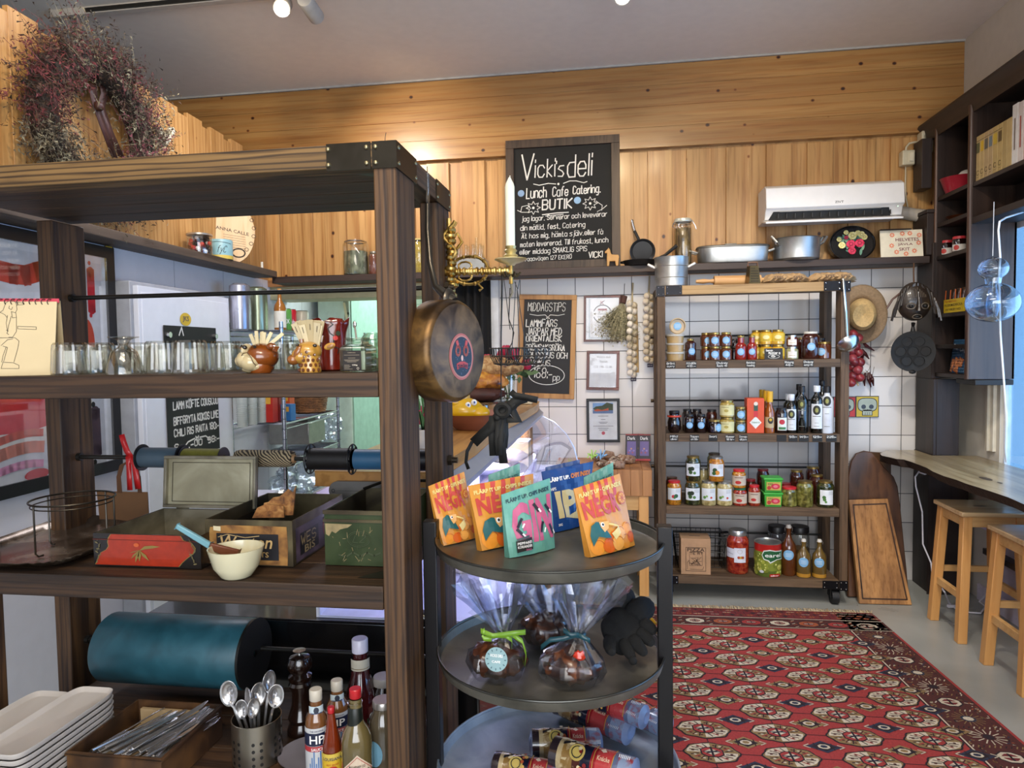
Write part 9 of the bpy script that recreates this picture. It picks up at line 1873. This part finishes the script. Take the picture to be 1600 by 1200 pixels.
c=PY(601,1097,1.30);h=c.z-Z3+.005;c=Vector((c.x-.003,1.30,Z3+.001));r=.031;jar('condiment_jar','round jar with silver lid in front at the right rack post','jar',c,r,h,M('4a4234',.12,coat=1,var=.3),M('a9a4a0',.3,.8),lambda b,f,R,hh:(b.disc(f,-R*.7,hh*.35,.018,M('5f8aa0',.5),1,.026)),lidh=.014,neck=.7,shape=[(0,0),(r*.95,0),(r,.006),(r,h*.62),(r*.9,h*.75),(r*.66,h*.86),(r*.66,h-.013)])
# ================= three tier tray stand =================
TSX=-.131;TSY=1.35
ZN=mottled('zinc',['3c3b36','5d5b54','85827a'],7,.42,.4,.08,9);ZB=mottled('zinc_blue',['5a6874','8290a0','aab4c2'],6,.4,.4,.08,8)
sd=thing('tray_stand','black metal stand carrying three round zinc trays beside the serving rack','tray stand',(TSX,TSY,0))
BM=M('0f0d10',.35,.3)
for x in(PY(673,800,1.33).x,PY(1038,820,1.33).x):
    b=MB();b.box(x-.014,1.315,0,x+.014,1.343,1.093,BM);b.put('post',sd,bev=.002)
px0,px1=PY(671,800,1.33).x,PY(1038,820,1.33).x
b=MB();b.box(px0-.014,1.10,.0,px0+.014,1.60,.028,BM);b.box(px1-.014,1.10,.0,px1+.014,1.60,.028,BM);b.box(px0,1.33,.02,px1,1.345,.04,BM);b.put('foot_bar',sd)
tz_=[1.040,.820,.588];tr_=[.222,.222,.238]
for i,(z,r) in enumerate(zip(tz_,tr_)):
    for s,xx in((-1,px0),(1,px1)): b=MB();b.box(min(xx,xx-s*.05),1.322,z-.016,max(xx,xx-s*.05),1.336,z-.004,BM);b.put('bracket_arm',sd)
    cx=TSX+(.012 if i==2 else 0);t=thing('zinc_tray',['top round zinc tray holding the crisps pouches','middle round zinc tray holding the cellophane bags','bottom round bluish zinc tray holding the wrapped rolls'][i],'tray',(cx,TSY,z))
    m=ZB if i==2 else ZN;b=MB();b.lathe((cx,TSY,z-.003),[(0,0),(r-.012,0),(r-.004,.005),(r,.020),(r+.002,.0215),(r+.002,.018),(r-.002,.004),(r-.012,-.002),(0,-.002)],m,72);b.put('tray_body',t)
    b=MB();b.tube([(cx+(r+.002)*math.cos(a*PI/36),TSY+(r+.002)*math.sin(a*PI/36),z+.0205) for a in range(72)],.0022,M('4a4a46',.3,.85) if i<2 else ZB,8,True);b.put('rolled_rim',t)
Zt=tz_[0]-.002
# crisps pouches
ORG1=M('c98a34',.42,coat=.2);ORG2=M('b9423c',.42,coat=.2);YLW=M('d6c27a',.45);TEA=M('5f9c90',.42,coat=.2);TEA2=M('4f8c84',.42,coat=.2);DKT=M('1d3a44',.45);PNK=M('b85a80',.42);BLU=M('123f80',.4,coat=.2);CRM2=M('cdbd8c',.45);OJ=M('e0902c',.42);OJ2=M('9c3f18',.42);TUR=M('1f5a5e',.42)
def negroni(b,f,w,h):
    b.rect(f,0,0,w,h,ORG1,0)
    n=7
    for i in range(n):
        x=w*i/n*1.08-.03*w;P=[(x,h*.80),(x+w*.07,h*.80),(x+w*.11,h),(x+w*.04,h)]
        if i%1==0 and x>-.001 and x+w*.11<w: b.poly(f,[(x-.0,h*.74),(x+w*.065,h*.74),(x+w*.115,h*.998),(x+w*.045,h*.998)],ORG2,1)
    b.text(f,'FLÄRP IT UP · CHIPS INSIDE',w*.05,h*.845,w*.9,h*.075,YLW,3,bo=.05)
    b.text(f,'NEGR',w*.05,h*.52,w*.74,h*.27,ORG2,3,bo=.045);b.disc(f,w*.89,h*.68,w*.10,M('b9552c',.4),4,n=20);b.disc(f,w*.89,h*.68,w*.08,M('d9a04a',.4),5,n=20)
    for k in range(8): a=k*PI/4;b.line(f,[(w*.89,h*.68),(w*.89+w*.07*math.cos(a),h*.68+w*.07*math.sin(a))],w*.012,M('b9552c',.4),6)
    # oranges
    for k,(x,y,r) in enumerate(((.15,.10,.13),(.36,.07,.12),(.55,.10,.12),(.75,.08,.12),(.9,.14,.09),(.65,.24,.11),(.84,.27,.10),(.50,.22,.08))):
        b.disc(f,min(max(w*x,w*r),w-w*r),max(h*y,h*.0+w*r*1.02),w*r,[OJ,M('cf6018',.42),M('e8a650',.42)][k%3],2+k%3*1,n=18);b.ring(f,min(max(w*x,w*r),w-w*r),max(h*y,w*r*1.02),w*r*.8,w*.008,OJ2,6,n=16,a0=.3,a1=2)
    # toucan-like bird head
    b.poly(f,[(w*.06,h*.14),(w*.05,h*.30),(w*.10,h*.43),(w*.20,h*.47),(w*.30,h*.44),(w*.33,h*.36),(w*.38,h*.28),(w*.42,h*.20),(w*.30,h*.22),(w*.18,h*.26)],TUR,8)
    b.poly(f,[(w*.25,h*.46),(w*.42,h*.44),(w*.40,h*.34),(w*.30,h*.30),(w*.26,h*.38)],M('d9a86a',.45),9);b.disc(f,w*.30,h*.41,w*.035,WHT,10,n=12);b.disc(f,w*.305,h*.41,w*.02,BLK,11,n=10)
    b.line(f,[(w*.42,h*.40),(w*.58,h*.34)],w*.03,YLW,10);b.poly(f,[(w*.44,h*.26),(w*.62,h*.34),(w*.62,h*.24),(w*.50,h*.16)],M('d6c68a',.45),7)
def gin(b,f,w,h):
    b.rect(f,0,0,w,h,TEA,0);b.text(f,'FLÄRP IT UP. CHIPS INSIDE',w*.06,h*.84,w*.88,h*.075,DKT,2,bo=.04)
    b.text(f,'GIN',w*.10,h*.16,w*.86,h*.64,PNK,2,bo=.05);
    for x,y,a in((.24,.50,.9),(.22,.36,-.9),(.60,.66,-1.0),(.86,.60,-.9),(.68,.36,1.2),(.90,.30,-1.1)):
        c,s=math.cos(a),math.sin(a);b.poly(f,[(w*x+w*(p*c-q*s),h*y+w*(p*s+q*c)) for p,q in((-.09,-.025),(.09,-.025),(.09,.025),(-.09,.025))],M('1a1c2c',.45),5);b.poly(f,[(w*x+w*(p*c-q*s)+w*.06,h*y+w*(p*s+q*c)-w*.06) for p,q in((-.04,-.015),(.04,-.015),(.04,.015),(-.04,.015))],WHT,6)
    T_=lambda x0,y0,x1,y1,m,l:b.poly(f,[(w*x0,h*y0),(w*x1,h*(y0+.02)),(w*x1,h*(y1+.02)),(w*x0,h*y1)],m,l)
    T_(.14,.245,.38,.275,M('3a4a50',.4),8);T_(.12,.06,.42,.24,BLK,8)
    b.text(f,'PEPPAREI',w*.14,h*.175,w*.26,h*.04,WHT,9);b.text(f,'KORIANDER',w*.14,h*.12,w*.26,h*.04,WHT,9);b.text(f,'30G',w*.28,h*.07,w*.10,h*.03,PNK,9)
def ipa(b,f,w,h):
    b.rect(f,0,0,w,h,BLU,0);b.text(f,'FLÄRP IT UP.',w*.06,h*.80,w*.42,h*.08,WHT,2,bo=.05);b.text(f,'CHIPS INSIDE',w*.50,h*.80,w*.44,h*.08,M('d07a2c',.42),2,bo=.05);b.text(f,'CHIPS',w*.05,h*.66,w*.14,h*.05,WHT,2);b.text(f,'IPA',w*.14,h*.20,w*.84,h*.44,CRM2,2,bo=.05);b.poly(f,[(w*.3,h*.2),(w*.6,h*.14),(w*.9,h*.25),(w*.6,h*.28)],CRM2,3);b.text(f,'30G',w*.1,h*.08,w*.10,h*.04,WHT,2)
def teal(b,f,w,h):
    b.rect(f,0,0,w,h,TEA2,0);b.text(f,'FLÄRP IT UP. CHIPS INSIDE',w*.06,h*.80,w*.88,h*.08,DKT,2);b.text(f,'GIN',w*.10,h*.16,w*.86,h*.58,PNK,2,bo=.05)
def plain(m):
    def fn(b,f,w,h): b.rect(f,0,0,w,h,m,0)
    return fn
def pouch(BL,BR,TL,TR,draw,back,label,ybl=None,ht=None):
    o=PZ(*BL,Zt+.0005) if ybl is None else Vector((PY(BL[0],BL[1],ybl).x,ybl,Zt+.0005));e=PZ(*BR,Zt+.0005) if ybl is None else None
    if e is None:
        e=Vector((PY(BR[0],BR[1],ybl+.02).x,ybl+.02,Zt+.0005))
    w=(e-o).length;u=(e-o).normalized()
    # height from the photo, leaning back a little
    tl=PY(TL[0],TL[1],o.y+.012);v=(tl-o);h=ht or v.length*.99
    nrm=u.cross(Vector((0,0,1)));v=(Vector((0,0,1))*1.0+u*(v.dot(u)/max(v.z,.01))-nrm*.06).normalized()
    f=Pouch(o,u,v,w,h,.014)
    tr=PY(TR[0],TR[1],e.y+.012);f.c4=(o,e,tl,tr);f.n=(e-o).cross(tl-o).normalized();h=((tl-o).length+(tr-e).length)/2;w=max(w,(tr-tl).length*.97);f.w=w;f.h=h;f.band=w/14
    t=thing('crisps_pouch',label,'crisps pouch',(o+e)/2,'stand-up crisps pouches on the top tray')
    b=MB();draw(b,f,w,h);b.put('pouch_front',t,ang=60)
    n_=8;b=MB();vs=[];dep=.045
    for j in range(n_+1):
        y=h*j/n_;d=dep*(1-j/n_)**1.1
        for i in range(9):
            x=w*i/8;q=1-(2*i/8-1)**2;base=f.B(x,y);vs.append(base-f.n*(d*(.35+.65*q)+.0008))
    b.add(vs,[(j*9+i,j*9+i+1,(j+1)*9+i+1,(j+1)*9+i) for j in range(n_) for i in range(8)],back)
    # sides and bottom
    L=[f.pt(0,h*j/n_,-1) for j in range(n_+1)];R=[f.pt(w,h*j/n_,-1) for j in range(n_+1)];k=len(b.v)
    for j in range(n_):
        b.add([L[j],L[j+1],vs[(j+1)*9],vs[j*9]],[(0,1,2,3)],back);b.add([R[j],R[j+1],vs[(j+1)*9+8],vs[j*9+8]],[(0,3,2,1)],back)
    b.add([f.pt(w*i/8,0,-1) for i in range(9)]+[vs[i] for i in range(9)],[tuple(list(range(9))+list(range(17,8,-1)))],back)
    b.put('pouch_back',t);return w,h
print('P',pouch((693,853),(745,840),(669,760),(725,737),negroni,ORG1,'orange striped NEGRONI pouch, leftmost on the top tray'))
print('P',pouch((753,861),(836,841),(731,759),(833,740),negroni,ORG1,'orange striped NEGRONI pouch, second from left, partly behind the GIN pouch'))
print('P',pouch((796,872),(867,856),(783,773),(859,747),gin,TEA,'teal GIN pouch with big pink letters in the front centre'))
print('P',pouch((867,832),(915,819),(846,737),(927,721),ipa,BLU,'dark blue IPA pouch behind the centre'))
print('P',pouch((923,871),(992,852),(896,764),(968,740),negroni,ORG1,'orange striped NEGRONI pouch at the right of the top tray'))
print('P',pouch((766,800),(815,790),(763,742),(812,724),teal,TEA2,'teal pouch showing only its top behind the second NEGRONI',ybl=1.44))
print('P',pouch((915,800),(960,780),(912,746),(958,722),teal,TEA2,'teal pouch behind the right NEGRONI',ybl=1.43))
print('P',pouch((858,800),(905,790),(852,730),(906,718),plain(BLU),BLU,'second blue pouch hidden behind the IPA one',ybl=1.53))
# ---- cellophane bags on the middle tray ----
Zm=tz_[1]-.002
CEL=glass('f0f4ff',.22,.2,.6);CK=mottled('cookies',['140906','3a1c10','6a3c22'],30,.35,0,.9,4,coat=.8)
def cello(px,py,neck,top,s,label,rib,lab2,sticker=None,seed=1,Y=1.30):
    c=PY(px,py,Y);c.z=Zm+.034;nk=PY(neck[0],neck[1],Y+.01);t=thing('cellophane_bag',label,'gift bag',Vector((c.x,c.y,Zm)));random.seed(seed)
    b=MB();b.ball(c,(s,s*.85,.032),CK,28,None,lambda v:1+.10*math.sin(9*v.x+seed)*math.cos(8*v.y)+.05*math.sin(21*v.x+7*v.z));b.put('cookies',t)
    # outer film from body to neck to flare
    n=44;vs=[];rows=[];axis=[(c+Vector((0,0,-.031)),s*.9),(c+Vector((0,0,-.01)),s*1.1),(c+Vector((0,0,.012)),s*1.03),(c.lerp(nk,.55),s*.62),(nk,.011)]
    tp=PY(top[0],top[1],Y-.01)
    axis+= [(nk.lerp(tp,.3),.028),(nk.lerp(tp,.65),.048),(tp,.066)]
    for i,(p,r) in enumerate(axis):
        for j in range(n):
            a=2*PI*j/n;k=1+(.16 if i>4 else .06)*math.sin(7*a+seed+i*.4)+(.14 if i>5 else .03)*math.sin(13*a+seed*2+i);z=(.016*math.sin(5*a+seed)+.012*math.sin(11*a)) if i==7 else 0
            vs.append(p+Vector((r*k*math.cos(a),r*k*.8*math.sin(a),z)))
    b=MB();b.add(vs,[(i*n+j,i*n+(j+1)%n,(i+1)*n+(j+1)%n,(i+1)*n+j) for i in range(len(axis)-1) for j in range(n)],CEL);b.put('film',t,ang=12)
    b=MB()
    for k in range(12):
        a=random.uniform(0,6.28);d=(tp-nk);e=nk+d*random.uniform(.6,1.05)+Vector((math.cos(a)*.05,math.sin(a)*.03,random.uniform(-.02,.01)));w=Vector((random.uniform(.006,.014),0,random.uniform(-.005,.005)));b.add([nk,e-w,e+w+Vector((0,.004,.006))],[(0,1,2)],CEL)
    b.put('film_folds',t,smooth=False)
    # ribbon
    b=MB();m=rib
    b.tube([nk+Vector((.012*math.cos(a*PI/8),.011*math.sin(a*PI/8),0)) for a in range(16)],.0035,m,6,True)
    for P in lab2:
        P=[PY(x,y,Y-.014) for x,y in P];vs=[]
        for q in P: vs+=[q-Vector((0,0,.0045)),q+Vector((0,.002,.0045))]
        b.add(vs,[(2*i,2*i+1,2*i+3,2*i+2) for i in range(len(P)-1)],m)
    b.put('ribbon',t,solid=.0008)
    if sticker:
        p=PY(sticker[0],sticker[1],Y-s*.95);f=Fr(p,(1,-.1,0),(0,.25,1));b=MB();b.disc(f,0,0,.021,M('7fa0a8',.5),4,n=28);b.text(f,'VICKIS DELI',-.012,.004,.024,.005,WHT,5);b.text(f,'CAFE',-.008,-.006,.016,.004,WHT,5)
        for k in range(12): a=k*PI/6;b.line(f,[(.0155*math.cos(a),.0155*math.sin(a)),(.018*math.cos(a),.018*math.sin(a))],.0018,M('3f5f6a',.5),5)
        b.put('label_sticker',t)
GR=M('6f9a2a',.4,coat=.3);TL_=M('123f4a',.4,coat=.3)
cello(850,1022,(862,988),(850,912),.048,'cellophane bag of cookies with pale green bow at the back of the middle tray',GR,[[(825,990),(840,992),(858,990)],[(862,990),(880,986),(890,990)]],seed=3,Y=1.40)
cello(777,1040,(786,990),(770,908),.052,'cellophane cookie bag with bright green bow and round pale blue sticker',GR,[[(751,986),(770,994),(786,992),(800,990),(821,988)],[(757,985),(752,990),(756,998),(768,999)],[(788,992),(800,1000),(799,1018)],[(800,992),(816,1002),(822,1022),(820,1040)]],(776,1030),5,Y=1.255)
cello(893,1042,(903,990),(925,912),.056,'cellophane bag of cookies with dark teal bow, right of the green-bowed ones',TL_,[[(845,1012),(860,1000),(880,998),(902,992)],[(902,992),(915,998),(922,1002)],[(880,985),(892,993),(904,992)]],None,8,Y=1.25)
p=PY(905,1024,1.20);b=MB();b.ball(p,(.010,.006,.008),M('b83018',.35,coat=.5),10,None,lambda v:1+.3*math.sin(9*v.x+5*v.z));o=b.put('red_sweet');tag(o,'small red sweet showing in the teal-bowed cellophane bag','sweet')
# ---- black gloves ----
gc=PY(985,985,1.36);GV=M('07080a',.95,var=.2,bump=.4,vs=90);t=thing('work_gloves','pair of black gloves lying over the right side of the middle tray','gloves',Vector((gc.x,1.36,Zm)))
b=MB()
def gl3(P,rs,n=10): b.tube([PY(x,y,Y) for x,y,Y in P],.01,GV,n,rs=rs)
b.ball(PY(975,985,1.36),(.045,.04,.045),GV,24,None,lambda v:1+.08*math.sin(6*v.x+4*v.z))
gl3([(972,960,1.37),(965,940,1.40),(975,928,1.44)],[.036,.033,.036]);gl3([(985,970,1.35),(1000,950,1.37),(1014,948,1.40)],[.028,.026,.026])
for P in([(975,1000,1.33),(980,1015,1.31),(990,1032,1.29)],[(985,995,1.33),(998,1010,1.31),(1010,1024,1.29)],[(995,985,1.34),(1010,996,1.33),(1021,1008,1.31)],[(1000,972,1.35),(1014,978,1.34),(1026,990,1.33)],[(955,995,1.34),(950,1010,1.31),(958,1022,1.28)]): gl3(P,[.016,.0125,.009],12)
b.ball(PY(989,1032,1.29),.009,GV,10);b.put('gloves_body',t,sub=1)
b=MB();b.tube([PY(1010,962,1.37),PY(1018,968,1.37),PY(1024,975,1.36)],.004,M('b58a1c',.6),6);b.put('yellow_tag',t)
# ---- wrapped rolls on the bottom tray ----
Zl=tz_[2]-.001
def roll(a,bb,r,zc,label,seed,flip=0):
    A=PZ(*a,zc);B_=PZ(*bb,zc);d=(B_-A);L=d.length
    if L>.19: B_=A+d.normalized()*.19;L=.19
    d.normalize();q=d.to_track_quat('Z','Y').to_matrix().to_4x4();t=thing('wrapped_roll',label,'wrapped roll',(A+B_)/2-Vector((0,0,r)),'patterned wrapped rolls on the bottom tray');random.seed(seed)
    bands=[(.0,'1a1416'),(.10,'2a2024'),(.16,'b5a078'),(.30,'8a6a3a'),(.40,'4a2018'),(.52,'14182c'),(.58,'8a1c24'),(.78,'a83a3c'),(.84,'55607e'),(1.0,'7a8aa8')]
    b=MB();n=28;b.lathe(A,[(0,0),(r*.5,-.004,M('1a1416',.25,coat=1)),(r*.93,.002,M('1a1416',.25,coat=1))]+[(r*(1+.03*math.sin(k*2.3+seed)),L*p+.002,mottled('w'+c,[c,c,'c9b48a' if c in('8a6a3a','4a2018') else '8a3a44' if c in('7a8aa8','55607e') else c],70,.22,0,.25,3,coat=.9)) for k,(p,c) in enumerate(bands)]+[(r*.5,L+.008,M('6a7a9c',.3)),(0,L+.004,M('6a7a9c',.3))],M('1a1416',.25,coat=1),n,q);b.put('wrapper',t)
    # label decoration on the upper-front side
    n0=(Vector((0,0,1))*.8+Vector((0,-1,0))*.6);n0=(n0-d*n0.dot(d)).normalized();u=d;v=n0.cross(u)
    class CF(Fr):
        band=None
        def __init__(s): s.e=.0006;s.n=n0
        def pt(s,x,y,l): an=y/r;R=r*1.04+s.e*(l+.5);return A+d*x+(n0*math.cos(an)+v*math.sin(an))*R
    f=CF();b=MB()
    b.disc(f,L*.36,0,r*.5,M('c9b060',.35,coat=.8),1,n=16);b.ring(f,L*.36,0,r*.33,r*.06,M('2a2a22',.4),2,n=14);b.poly(f,[(L*.18,-r*.6),(L*.24,-r*.6),(L*.30,r*.5),(L*.24,r*.5)],M('d0bc92',.35,coat=.8),1);b.poly(f,[(L*.17,r*.2),(L*.30,r*.55),(L*.30,r*.7),(L*.17,r*.4)],M('15131a',.35,coat=.8),2)
    b.line(f,[(L*.565,-r),(L*.565,-r*.3),(L*.565,r*.3),(L*.565,r)],.0016,M('c9a050',.4,.5),2);b.line(f,[(L*.79,-r),(L*.79,-r*.3),(L*.79,r*.3),(L*.79,r)],.0016,M('c9a050',.4,.5),2)
    b.text(f,'Knäcke',L*.61,-.004,L*.15,.008,M('d6b8a0',.4),2);b.poly(f,[(L*.62,r*.5),(L*.66,r*.7),(L*.70,r*.45),(L*.66,r*.35)],M('d9c4b0',.4),2)
    for k in range(7): b.line(f,[(L*(.84+.02*k),-r*.6),(L*(.84+.02*k),r*.6)],.0012,M('d6dce8',.4),2)
    for k in range(9): b.disc(f,L*random.uniform(.38,.5),random.uniform(-r,r),r*.13,M(random.choice(['a8502c','c9a050','7a1c1c','d6c8a0']),.4),2+k%3,n=7)
    b.put('wrapper_print',t)
roll((945,1088),(1040,1135),.026,Zl+.030,'wrapped roll at the back right of the bottom tray, behind the post',1)
roll((872,1095),(1000,1150),.029,Zl+.036,'long wrapped roll in the middle rear of the bottom tray',2)
roll((905,1082),(1005,1120),.024,Zl+.075,'upper wrapped roll resting between the two rear ones',6)
roll((830,1162),(935,1160),.029,Zl+.032,'wrapped roll left of centre on the bottom tray, barcode side up',3)
roll((865,1175),(990,1212),.031,Zl+.064,'wrapped roll lying crosswise on top near the picture\'s bottom edge',4)
roll((772,1196),(880,1215),.027,Zl+.030,'leftmost wrapped roll at the picture\'s bottom edge',5)
